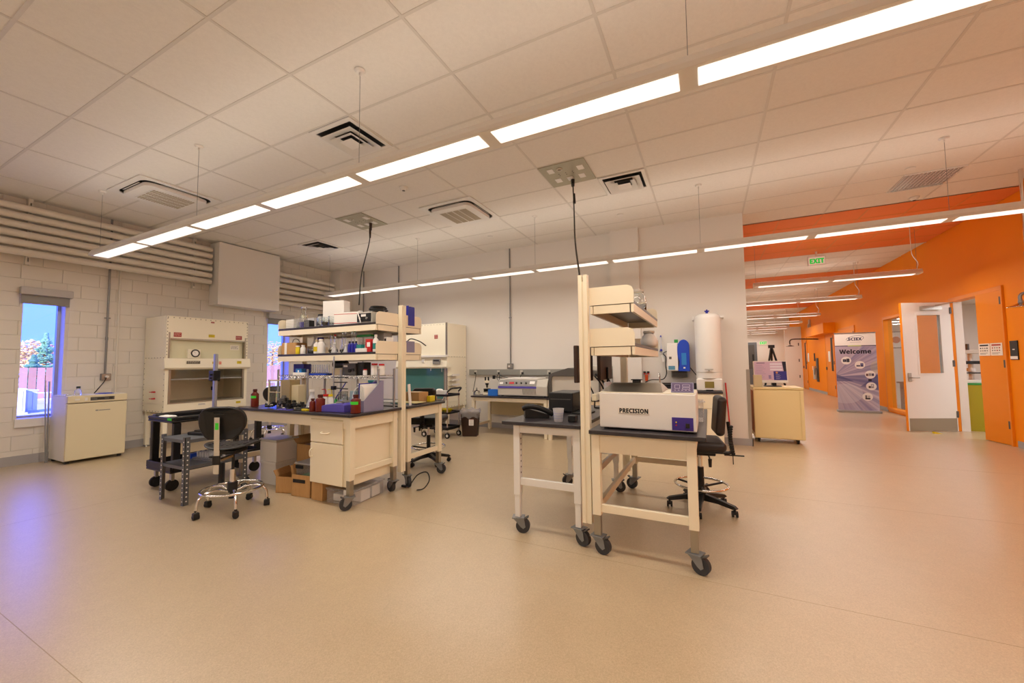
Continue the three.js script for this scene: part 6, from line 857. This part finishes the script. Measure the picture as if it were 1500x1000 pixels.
{ // along the front edge
  const am = (label, px, d, r, h, tape) => { const p = atY(px, 604, T); bottle('amber_bottle', label, atD(px, 600, d)[0], T, d, r, h, M.amber, M.amberCap, { neck: r * 0.45, shoulder: 0.72, tape, group: undefined }); };
  am('amber bottle with green tape at the window end of the crowded bench', 373, 2.76, 0.04, 0.2, M.tapeGreen);
  am('small plain amber bottle beside a larger amber bottle', 458, 2.7, 0.032, 0.13, null);
  am('larger plain amber bottle beside the purple balance', 469, 2.72, 0.046, 0.17, null);
  am('amber bottle with green tape between the purple balance and file holder', 521, 2.755, 0.048, 0.178, M.tapeGreen);
  const kn = []; for (let k = 0; k < 42; k++) { const x = rr(-0.24, 0.27), z = rr(-0.1, 0.1), y = rr(0.012, 0.075) * (1 - Math.abs(x) * 2); kn.push(rot(cy(rr(0.01, 0.022), rr(0.008, 0.02), rr(0.02, 0.05), x, Math.max(0.022, y), z, ['x', 'y', 'z'][k % 3], 10), 'y', rr(0, 3), x, 0, z)); }
  const pile = solo('fittings_pile', 'heap of black knobs and fittings on the crowded bench', 'fittings', kn, M.black, [-4.18, T, 2.8]); pile.userData.kind = 'stuff';
  const kb = []; for (let k = 0; k < 26; k++) { const x = rr(-0.28, 0.3), z = rr(-0.09, 0.1); kb.push(rot(cy(rr(0.004, 0.01), rr(0.004, 0.01), rr(0.012, 0.03), x, 0.011 + rr(0, 0.05) * (k % 2), z, ['x', 'z', 'y'][k % 3], 8), 'y', rr(0, 3), x, 0, z)); } const p2 = solo('metal_fittings', 'scatter of small metal fittings among the black knobs', 'fittings', kb, M.steel, [-4.1, T, 2.78]); p2.userData.kind = 'stuff';
  solo('dark_tray', 'dark squat beaker-shaped motor at the left of the black heap', 'device', [cy(0.05, 0.05, 0.1, 0, 0, 0), cy(0.03, 0.02, 0.03, 0, 0.1, 0)], M.darkGrey, [-4.3, T, 2.86]);
  solo('flat_tools', 'flat black hand tools lying on the crowded bench', 'tools', [bx(-0.1, 0.06, 0, 0.012, -0.02, 0.02, 0.004), bx(-0.02, 0.14, 0, 0.012, 0.03, 0.06, 0.004), bar([-0.12, 0.012, 0.05], [0.1, 0.016, -0.05], 0.007)], M.black, [-3.86, T, 2.74], 0.2);
  solo('yellow_clamp', 'small yellow plastic clamp on the crowded bench edge', 'clamp', [bx(-0.035, 0.03, 0, 0.02, -0.015, 0.015, 0.005), cy(0.012, 0.012, 0.03, 0.035, 0.006, -0.015, 'z', 10)], M.yellow, [-3.72, T, 2.7]);
  solo('purple_sheet', 'flat purple notebook lying on the crowded bench', 'notebook', [bx(-0.1, 0.1, 0, 0.008, -0.05, 0.05, 0.002)], M.purple, [-4.0, T, 2.7], 0.1);
  erlenmeyer('frosted plastic conical flask standing behind the black heap', -3.92, T, 2.93, 0.062, 0.19, M.hdpeClear, { cap: M.hdpe });
  const wash = (x, d, cap, label) => { const t = bottle('wash_bottle', label, x, T, d, 0.036, 0.15, M.hdpe, cap, { neck: 0.026, shoulder: 0.72 }); part('spout', tube([[0, 0.15, 0], [0, 0.19, 0], [-0.012, 0.202, 0], [-0.05, 0.2, 0.01]], 0.0045, 16, 6), cap, t); };
  wash(-3.74, 2.96, M.red, 'white wash bottle with a red spout cap'); wash(-3.66, 2.97, M.yellow, 'white wash bottle with a yellow spout cap');
  const b = thing('lab_balance', 'purple laboratory balance with a steel pan near the bench corner', 'balance', [-3.365, T, 2.82], 0.1); part('body', ext([[-0.16, 0], [0.16, 0], [0.16, 0.035], [0.07, 0.06], [-0.14, 0.075], [-0.16, 0.06]], 0.2, 0.006).rotateY(Math.PI / 2).rotateY(Math.PI / 2).translate(0, 0.007, 0.1), M.purple, b); part('pan', [cy(0.06, 0.06, 0.005, 0.05, 0.095, 0.0, 'y', 28), cy(0.015, 0.015, 0.02, 0.05, 0.076, 0)], M.steel, b); part('keypad', rot(bx(-0.14, -0.05, 0.06, 0.066, -0.07, 0.07), 'z', 0.27, -0.09, 0.058, 0), M.midGrey, b);
  const hp = thing('hot_plate', 'white hot plate stirrer carrying a glass beaker behind the balance', 'hot plate', [-3.52, T, 3.0]); part('case', bx(-0.08, 0.08, 0, 0.06, -0.07, 0.07, 0.01), M.white, hp); part('plate', cy(0.07, 0.07, 0.008, 0, 0.0605, 0, 'y', 28), M.greyPlastic, hp); part('knob', [cy(0.012, 0.012, 0.012, -0.04, 0.03, 0.07, 'z'), cy(0.012, 0.012, 0.012, 0.04, 0.03, 0.07, 'z')], M.black, hp);
  beaker('glass beaker on the hot plate stirrer', -3.52, T + 0.069, 3.0, 0.05, 0.11);
  const st = thing('clamp_stand', 'grey clamp stand with black clamp arms behind the balance', 'stand', [-3.6, T, 3.0]); part('base', bx(-0.06, 0.0, 0, 0.01, 0.0, 0.16), M.greyMetal, st); part('rod', cy(0.008, 0.008, 0.55, -0.03, 0.01, 0.03), M.alu, st); part('clamp', [bar([-0.03, 0.28, 0.03], [0.14, 0.28, 0.0], 0.006), bar([-0.03, 0.22, 0.03], [0.15, 0.21, 0.0], 0.006), bar([-0.03, 0.33, 0.03], [0.15, 0.335, -0.01], 0.006), bx(-0.05, -0.01, 0.2, 0.24, 0.01, 0.05)], M.black, st);
  solo('green_cable_reel', 'green and black cable tangle beside the hot plate', 'cable', [ring(0.05, 0.008, 0, 0.06, 0, 24).rotateX(1.2).translate(0, 0.03, 0.05), ring(0.042, 0.008, 0, 0.05, 0, 24).rotateX(1.0).translate(0.01, 0.03, 0.05)], M.green, [-3.66, T, 3.08]);
  solo('blue_cable', 'dark blue cable rising behind the clamp stand', 'cable', [tube([[-0.1, 0.007, 0.02], [-0.04, 0.1, 0.03], [0.03, 0.19, 0.02], [0.1, 0.27, 0.02]], 0.006, 20, 6)], M.deepBlue, [-3.62, T, 3.05]);
  const cl = thing('tubing_coil', 'beige upright column wound with white tubing beside the file holder', 'tubing', [-3.215, T, 3.0]); part('base', bx(-0.07, 0.07, 0, 0.012, -0.06, 0.06, 0.003), M.steel, cl); part('column', cy(0.038, 0.038, 0.27, 0.01, 0.012, 0, 'y', 24), M.creamDark, cl); const co = []; for (let k = 0; k < 70; k++) co.push([0.01 + Math.cos(k * 0.6) * (0.042 + (k > 60 ? (k - 60) * 0.006 : 0)), 0.03 + k * 0.0034, Math.sin(k * 0.6) * 0.042]); part('tubing', [tube(co, 0.004, 260, 5), tube([[-0.03, 0.25, 0.02], [-0.09, 0.2, 0.04], [-0.1, 0.1, 0.05], [-0.05, 0.03, 0.05], [0.03, 0.02, 0.05]], 0.005, 30, 6)], M.hdpe, cl);
  carton('magenta_carton', 'small magenta carton behind the taped amber bottle', -3.225, T, 2.9, 0.05, 0.07, 0.05, M.magenta);
  carton('grey_carton', 'blue-grey box behind the tubing column', -3.37, T, 3.02, 0.09, 0.19, 0.05, std(0x8fa3a8, 0.6));
  const fh = thing('file_holder', 'grey-purple magazine file full of papers at the bench corner', 'file holder', [-3.08, T, 2.96]); const sd = [[0.13, 0], [-0.13, 0], [-0.13, 0.3], [-0.1, 0.3], [0.13, 0.11]];
  for (const x of [-0.05, 0.046]) part('side_panel', ext(sd, 0.004).rotateY(-Math.PI / 2).translate(x + 0.004, 0, 0), M.lilac, fh); part('back_panel', bx(-0.046, 0.046, 0.0, 0.3, -0.13, -0.126), M.lilac, fh); part('front_panel', bx(-0.046, 0.046, 0, 0.11, 0.126, 0.13), M.lilac, fh); part('bottom', bx(-0.046, 0.046, 0, 0.004, -0.126, 0.126), M.lilac, fh);
  const pp = part('papers', [0, 1, 2, 3].map((k) => bx(-0.03 + k * 0.018, -0.024 + k * 0.018, 0.005, 0.27 - k * 0.01, -0.12, 0.11)), M.paper, fh); part('folder', [bx(-0.04, -0.036, 0.005, 0.28, -0.12, 0.115)], M.deepBlue, fh);
  carton('teal_box', 'teal carton on the file shelf behind the papers', -3.2, T, 3.11, 0.1, 0.3, 0.05, M.teal);
}
{ // far bench of the pair: box, papers, foam sheet
  carton('cardboard_box', 'brown cardboard box on the bench behind the crowded one', -3.3, T, 3.92, 0.26, 0.12, 0.16, M.card, { turn: -0.1, tape: true });
  for (let k = 0; k < 4; k++) solo('paper_stack', ['loose manila papers at the end of the back bench', 'teal folder lying under the manila papers', 'grey folder lying under the manila papers', 'white papers beside the cardboard box'][k], 'papers', [bx(-0.14, 0.14, 0, 0.006, -0.1, 0.1, 0.001)], [M.manila, M.teal, M.lilac, M.paper][k], [[-3.17, T + 0.0145, 3.68], [-3.24, T + 0.0075, 3.66], [-3.2, T + 0.0005, 3.64], [-3.6, T + 0.0005, 3.8]][k], [0.1, 0.2, -0.1, 0.3][k]);
  solo('foam_sheet', 'white foam board leaning beside the post on the back bench', 'board', [rot(bx(-0.005, 0.005, 0, 0.24, -0.018, 0.018), 'x', 0.1)], M.foam, [-3.03, T + 0.003, 3.5]);
  carton('yellow_carton', 'small yellow carton behind the cardboard box', -3.13, T, 4.0, 0.05, 0.07, 0.1, M.yellow);
}
{ // under the crowded bench
  const openBox = (label, x, y, d, w, h, l, turn = 0, flaps = 0.5) => { const t = thing('open_carton', label, 'box', [x, y, d], turn); part('box', [bx(-w / 2, w / 2, 0, 0.005, -l / 2, l / 2), bx(-w / 2, -w / 2 + 0.005, 0, h, -l / 2, l / 2), bx(w / 2 - 0.005, w / 2, 0, h, -l / 2, l / 2), bx(-w / 2, w / 2, 0, h, l / 2 - 0.005, l / 2), bx(-w / 2, w / 2, 0, h, -l / 2, -l / 2 + 0.005)], M.card, t); part('flap', rot(bx(-w / 2, w / 2, h, h + l * 0.4, -l / 2, -l / 2 + 0.004), 'x', -flaps, 0, h, -l / 2), M.card, t); part('flap', rot(bx(-w / 2, -w / 2 + 0.004, h, h + w * 0.35, -l / 2, l / 2), 'z', flaps, -w / 2, h, 0), M.card, t); return t; };
  const a = openBox('open cardboard carton with a dark label holding a lidded clear bin', -3.83, 0.001, 2.86, 0.26, 0.22, 0.24, 0.1, 0.2); part('dark_label', bx(-0.11, 0.06, 0.14, 0.175, 0.1205, 0.1215), M.dark, a);
  const bn = thing('storage_bin', 'clear storage bin with dark latch sitting in the cardboard carton', 'bin', [-3.83, 0.15, 2.87], 0.1); part('bin', bx(-0.11, 0.11, 0, 0.17, -0.1, 0.1, 0.01), M.binClear, bn); part('lid', bx(-0.12, 0.12, 0.171, 0.19, -0.11, 0.11, 0.006), M.hdpeClear, bn); part('latch', bx(-0.1, 0.0, 0.13, 0.165, 0.101, 0.115, 0.004), M.dark, bn); part('contents', bx(-0.08, 0.08, 0.01, 0.05, -0.07, 0.07), M.green, bn);
  openBox('small open cardboard carton of glassware beside the labelled carton', -4.13, 0.001, 2.86, 0.2, 0.17, 0.24, 0.3, 0.5);
  carton('cardboard_box', 'tall narrow cardboard box standing behind the labelled carton', -3.695, 0.001, 3.12, 0.15, 0.36, 0.24, M.card); carton('cardboard_box', 'cardboard box on top of the tall narrow box', -3.69, 0.362, 3.1, 0.13, 0.22, 0.2, M.card, { label: [-0.3, 0.3, 0.3, 0.9] }); carton('cardboard_box', 'upper orange-brown carton with white label against cabinet', -3.69, 0.583, 3.1, 0.12, 0.17, 0.18, M.card, { label: [-0.3, 0.35, 0.1, 0.7] });
  carton('cardboard_box', 'plain cardboard box on the floor beneath the hung cabinet', -3.57, 0.001, 2.84, 0.16, 0.18, 0.2, M.card, { tape: true });
  carton('storage_tub', 'white plastic tub with lid, upper of two by the chair', -4.58, 0.26, 3.0, 0.3, 0.22, 0.26, M.hdpe, { lid: M.greyPlastic, lidH: 0.03 }); carton('storage_tub', 'white plastic tub with lid, lower of two by the chair', -4.58, 0.001, 3.0, 0.28, 0.225, 0.25, M.hdpe, { lid: M.hdpe, lidH: 0.032 });
  const d = openBox('large open carton of grey foam on the floor under the bench', -4.19, 0.001, 3.19, 0.34, 0.44, 0.24, 0, 0.9); part('contents', bx(-0.15, 0.15, 0.1, 0.42, -0.11, 0.11), std(0x9a8078, 0.9), d);
  const cb = thing('long_bin', 'long low clear storage bin with white boxes under the bench end', 'bin', [-3.275, 0.001, 2.97], 0.1); part('bin', bx(-0.17, 0.17, 0, 0.13, -0.22, 0.22, 0.012), M.binClear, cb); part('lid', bx(-0.178, 0.178, 0.131, 0.15, -0.228, 0.228, 0.006), M.binClear, cb); part('contents', [bx(0.02, 0.15, 0.006, 0.11, -0.18, -0.06), bx(0.02, 0.15, 0.006, 0.11, -0.03, 0.1), bx(-0.15, -0.02, 0.006, 0.07, -0.1, 0.15)], M.paper, cb); part('latch', bx(0.06, 0.11, 0.1, 0.15, 0.2285, 0.236), M.hdpe, cb);
  solo('floor_cord', 'black cord and plug trailing on the floor by the bench casters', 'cord', [tube([[-0.1, 0.008, 0], [-0.05, 0.02, 0.02], [0.02, 0.14, -0.05], [0.12, 0.17, -0.08], [0.17, 0.1, -0.06], [0.14, 0.02, 0], [0.08, 0.008, 0.04]], 0.007, 40, 6), bx(-0.16, -0.1, 0, 0.025, -0.015, 0.015, 0.004)], M.black, [-2.93, 0.001, 3.44]);
}
// ---------------------------------------------------------------- cream cabinet with the poster display in the corridor mouth
{
  const t = thing('cream_cabinet', 'yellowish cream equipment cabinet on casters past the wall corner', 'cabinet', [1.0, 0, 8.12]), w = 0.345;
  part('body', bx(-w, w, 0.075, 0.88, -0.3, 0.335, 0.006), M.yellowCab, t); part('front_panel', bx(-w + 0.004, w - 0.055, 0.085, 0.865, 0.3355, 0.345, 0.004), M.yellowCab, t); part('corner_strip', bx(w - 0.045, w, 0.085, 0.865, 0.3355, 0.343, 0.003), M.yellowCab, t); part('top', bx(-w - 0.008, w + 0.008, 0.881, 0.915, -0.31, 0.35, 0.006), M.yellowCab, t); part('side_vent', bx(-w - 0.004, -w - 0.0005, 0.15, 0.85, -0.25, 0.3), std(0xb86a2c, 0.6), t);
  for (const [x, z] of [[-w + 0.06, 0.25], [w - 0.09, 0.25], [-w + 0.06, -0.24], [w - 0.06, -0.24]]) { const c = part('caster_fork', bx(x - 0.022, x + 0.022, 0.04, 0.074, z - 0.02, z + 0.02), M.dark, t); part('caster_wheel', cy(0.034, 0.034, 0.03, x - 0.015, 0.034, z, 'x', 16), M.rubber, c); }
  const disp = canvasTex(512, 330, (c, W, H) => { c.fillStyle = '#c9a9bd'; c.fillRect(0, 0, W, H); c.fillStyle = '#16162c'; c.beginPath(); c.moveTo(W * 0.88, 0); c.lineTo(W, 0); c.lineTo(W, H); c.lineTo(W * 0.95, H); c.fill(); c.fillStyle = '#2b2a7c'; c.fillRect(W * 0.6, H * 0.52, W * 0.4, H * 0.48); c.fillStyle = '#ded3dd'; for (let k = 0; k < 3; k++) c.fillRect(W * 0.5, H * (0.08 + k * 0.15), W * 0.38, H * 0.1); c.fillStyle = '#8a7f95'; for (let k = 0; k < 8; k++) c.fillRect(W * 0.06, H * (0.2 + k * 0.09), W * (0.2 + 0.05 * (k % 3)), 4); c.fillStyle = '#45405c'; c.fillRect(W * 0.08, H * 0.06, W * 0.26, 10); c.fillStyle = '#c98a52'; c.beginPath(); c.arc(W * 0.7, H * 0.6, 18, 0, 7); c.fill(); c.fillStyle = '#3f3c84'; for (let k = 0; k < 9; k++) c.fillRect(W * 0.44 + (k % 3) * 14, H * 0.74 + Math.floor(k / 3) * 22, 10, 16); c.fillStyle = '#b9aecb'; for (let k = 0; k < 5; k++) c.fillRect(W * 0.66, H * (0.7 + k * 0.055), W * (0.12 + 0.03 * (k % 2)), 4); });
  const m = thing('display_panel', 'white framed display showing a purple poster on the cream cabinet', 'display', [0.95, 0.916, 8.1], 0.05); part('foot', [cy(0.14, 0.13, 0.012, 0.02, 0, 0, 'y', 28), bx(0.02, 0.08, 0.012, 0.1, -0.03, -0.01)], M.dark, m); const fr = part('frame', rot(bx(-0.25, 0.25, 0.06, 0.44, -0.02, 0.008, 0.006), 'x', -0.16, 0, 0.06, 0), M.white, m); part('chin', rot(bx(-0.25, 0.25, 0.06, 0.1, 0.0082, 0.012), 'x', -0.16, 0, 0.06, 0), M.whiteGloss, m); const s = 0.16; print('screen', 0.47, 0.32, disp, m, 0, 0.06 + 0.205 * Math.cos(s) + 0.0095 * Math.sin(s), -0.205 * Math.sin(s) + 0.0095 * Math.cos(s), 0, -s, { emissive: 0xffffff, emissiveMap: disp, emissiveIntensity: 0.12 });
  const g = carton('cream_module', 'small cream electronics module beside the poster display', 0.735, 0.9165, 7.9, 0.12, 0.2, 0.12, M.creamDark);
  const e = thing('tripod', 'black tripod legs standing behind the poster display', 'tripod', [1.45, 0, 12]); for (const [x, z] of [[-0.22, 0.12], [0.3, 0.12], [0.02, -0.3]]) part('leg', bar([0, 1.72, 0], [x * 1.4, 0.01, z * 1.4], 0.024, 8), M.black, e); part('head', bx(-0.07, 0.07, 1.68, 1.76, -0.03, 0.03, 0.008), M.black, e);
}
// ---------------------------------------------------------------- office seen through the double door and the side window
{
  const c = thing('green_cabinet', 'olive green low cabinet inside the office behind the double door', 'cabinet', [4.85, 0, 10.82]); part('body', bx(-0.5, 0.5, 0.02, 0.86, -0.25, 0.3, 0.004), M.lime, c); part('top', bx(-0.51, 0.51, 0.861, 0.89, -0.26, 0.31, 0.004), M.green, c); part('plinth', bx(-0.5, 0.5, 0, 0.12, 0.301, 0.306), M.lime, c);
  const m = thing('office_microscope', 'white laboratory instrument with black bands on the green cabinet', 'microscope', [4.55, 0.891, 10.78]); part('base', bx(-0.16, 0.16, 0, 0.06, -0.14, 0.14, 0.01), M.whiteGloss, m); part('column', [cy(0.035, 0.035, 0.5, 0, 0.06, -0.05), cy(0.06, 0.06, 0.06, 0, 0.22, -0.05)], M.white, m); part('stage', bx(-0.14, 0.14, 0.18, 0.2, -0.08, 0.12), M.black, m); part('head', bx(-0.18, 0.18, 0.56, 0.63, -0.09, 0.09, 0.01), M.greyPlastic, m); part('eyepiece', cy(0.025, 0.025, 0.12, -0.05, 0.63, 0), M.darkGrey, m); part('lamp_band', bx(-0.1, 0.1, 0.36, 0.42, -0.1, 0.06, 0.006), M.black, m);
  const k = thing('instrument_cover', 'grey-pink covered instrument on the green cabinet', 'cover', [5.02, 0.891, 10.8]); part('cover', lathe([[0.001, 0], [0.2, 0], [0.2, 0.3], [0.17, 0.5], [0.1, 0.58], [0.001, 0.6]], 0, 0, 0, 24), std(0xb9a6a2, 0.8), k);
  const d = thing('office_desk', 'dark red wooden desk behind the side window', 'desk', [4.95, 0, 13.9]); part('top', bx(-0.4, 0.5, 0.72, 0.76, -0.4, 0.3, 0.004), std(0x6d1f16, 0.5), d); part('pedestal', bx(-0.35, 0.45, 0, 0.719, -0.35, 0.25), std(0x7a2318, 0.5), d);
  const s = thing('office_monitor', 'monitor with a pale blue screen on the red desk', 'monitor', [4.9, 0.761, 13.85], 0.1); part('stand', [bx(-0.08, 0.08, 0, 0.01, -0.06, 0.06), bx(-0.02, 0.02, 0.01, 0.12, -0.02, 0)], M.black, s); part('housing', bx(-0.22, 0.22, 0.1, 0.4, -0.02, 0.005), M.black, s); part('screen', bx(-0.21, 0.21, 0.11, 0.39, 0.0055, 0.007), new THREE.MeshStandardMaterial({ color: 0x8a96c8, roughness: 0.3, emissive: 0x8494d8, emissiveIntensity: 0.35 }), s);
  const l = new THREE.RectAreaLight(0x8494d8, 0.4, 0.42, 0.28); l.position.set(0, 0.25, 0.012); l.rotation.y = Math.PI; l.castShadow = true; s.add(l);
  const f = thing('framed_picture', 'small framed picture on the office wall behind side window', 'picture', [5.1, 1.95, 15.88]); part('frame', bx(-0.2, 0.2, -0.25, 0.25, 0, 0.02, 0.003), M.dark, f); part('mat', bx(-0.18, 0.18, -0.23, 0.23, 0.0205, 0.023), M.paper, f); part('image', cy(0.1, 0.1, 0.002, 0, 0, 0.0235, 'z', 24), std(0xc9651c, 0.6), f);
}
// ---------------------------------------------------------------- yard outside the narrow windows
{
  const gr = structure('ground_yard', 'pale gravel yard outside the narrow windows'); part('gravel', slab(-110, WL - 0.31, -0.5, -0.3, -40, 90), std(0xd8c8b4, 0.95), gr);
  const box = (label, px0, px1, ptop, X, mat, l = 0.8) => { const a = atX(px0, ptop, X), b = atX(px1, ptop, X), w = b[2] - a[2], h = a[1] + 0.3, t = thing('utility_box', label, 'utility box', [X, -0.3, (a[2] + b[2]) / 2], Math.PI / 2); part('plinth', bx(-w / 2 - 0.05, w / 2 + 0.05, 0, 0.06, -l - 0.05, 0.05), M.greyPlastic, t); part('case', bx(-w / 2, w / 2, 0.06, h - 0.05, -l, 0, 0.02), mat, t); part('lid', bx(-w / 2 - 0.02, w / 2 + 0.02, h - 0.05, h, -l - 0.02, 0.02, 0.01), mat, t); part('door_seam', bx(-0.006, 0.006, 0.1, h - 0.1, 0.001, 0.006), M.midGrey, t); };
  box('blue-grey metal utility box outside the narrow window', 41, 56, 571, -23, std(0xd9dcd6, 0.5)); box('white metal utility box beside the blue-grey one outside', 30, 39, 569, -22.5, M.white);
  box('grey metal utility box outside the farther window', 396, 408, 572, -21, M.greyPlastic);
  const fn = thing('board_fence', 'brown board fence across the yard', 'fence', [-32, -0.3, 12]); part('rail', [bx(-0.06, 0, 0.4, 0.5, -16, 12), bx(-0.06, 0, 1.2, 1.3, -16, 12)], M.cardDark, fn); const bg = boxUV(plain(new THREE.BoxGeometry(0.03, 1.7, 0.27))), bm = [std(0xb58468, 0.9), std(0xc09276, 0.9)]; for (let k = 0; k < 92; k++) { const b = new THREE.Mesh(bg, bm[k % 2]); b.name = 'board'; b.position.set(0.02, 0.86, 11.9 - k * 0.305); b.castShadow = b.receiveShadow = true; fn.add(b); }
  const rl = thing('white_railing', 'low white railing in front of the board fence', 'railing', [-28, -0.3, 11]); part('rail', [bx(-0.02, 0.02, 0.2, 0.25, -14, 10), bx(-0.02, 0.02, 0.5, 0.55, -14, 10)], M.white, rl); for (let k = 0; k < 49; k++) part('post', bx(-0.025, 0.025, 0, 0.5, -14 + k * 0.5 - 0.025, -14 + k * 0.5 + 0.025), M.white, rl);
  const foliage = (t, n, f, mat, s) => { const gs = []; for (let k = 0; k < n; k++) { const [x, y, z] = f(k); gs.push(new THREE.IcosahedronGeometry(s * rr(0.6, 1.3), 0).scale(1, 0.5, 1).rotateY(rr(0, 3)).translate(x, y, z)); } part('foliage', gs, mat, t); };
  const tree = (kind, label, px, ptop, X, wide, col) => {
    const p = atX(px, ptop, X), h = p[1] + 0.3, t = thing(kind === 'conifer' ? 'conifer_tree' : 'leafy_tree', label, 'tree', [X, -0.3, p[2]]);
    part('trunk', cy(0.16, 0.04, h * 0.9, 0, 0, 0), M.cardDark, t);
    if (kind === 'conifer') foliage(t, 900, () => { const u = Math.pow(rnd(), 0.75), a = rr(0, 6.283), tier = 0.7 + 0.3 * Math.sin(u * 46), R = wide * (1 - u) * tier * Math.sqrt(rr(0.25, 1)); return [Math.cos(a) * R, h * (0.06 + 0.94 * u) - R * 0.18, Math.sin(a) * R]; }, std(col, 0.9), 0.1);
    else foliage(t, 900, () => { const a = rr(0, 6.283), b = Math.acos(rr(-1, 1)), R = Math.cbrt(rnd()); return [Math.sin(b) * Math.cos(a) * R * wide, h * 0.62 + Math.cos(b) * R * h * 0.38, Math.sin(b) * Math.sin(a) * R * wide]; }, std(col, 0.9), 0.11);
  };
  tree('conifer', 'blue-green conifer beyond the board fence, tallest in the narrow window', 68, 488, -44, 1.7, 0x7fae7c); tree('leafy', 'golden autumn tree beyond the board fence', 46, 497, -47, 1.4, 0xf4d58c); tree('leafy', 'rusty autumn tree between the golden one and conifer', 57, 500, -54, 1.5, 0xe0a888);
  tree('conifer', 'small dark conifer in front of the golden autumn tree', 50, 520, -41, 1.1, 0x5c8a66); tree('leafy', 'yellow autumn tree seen through the farther window', 400, 500, -48, 2.2, 0xe6c062);
}
renderer.render(scene, camera);
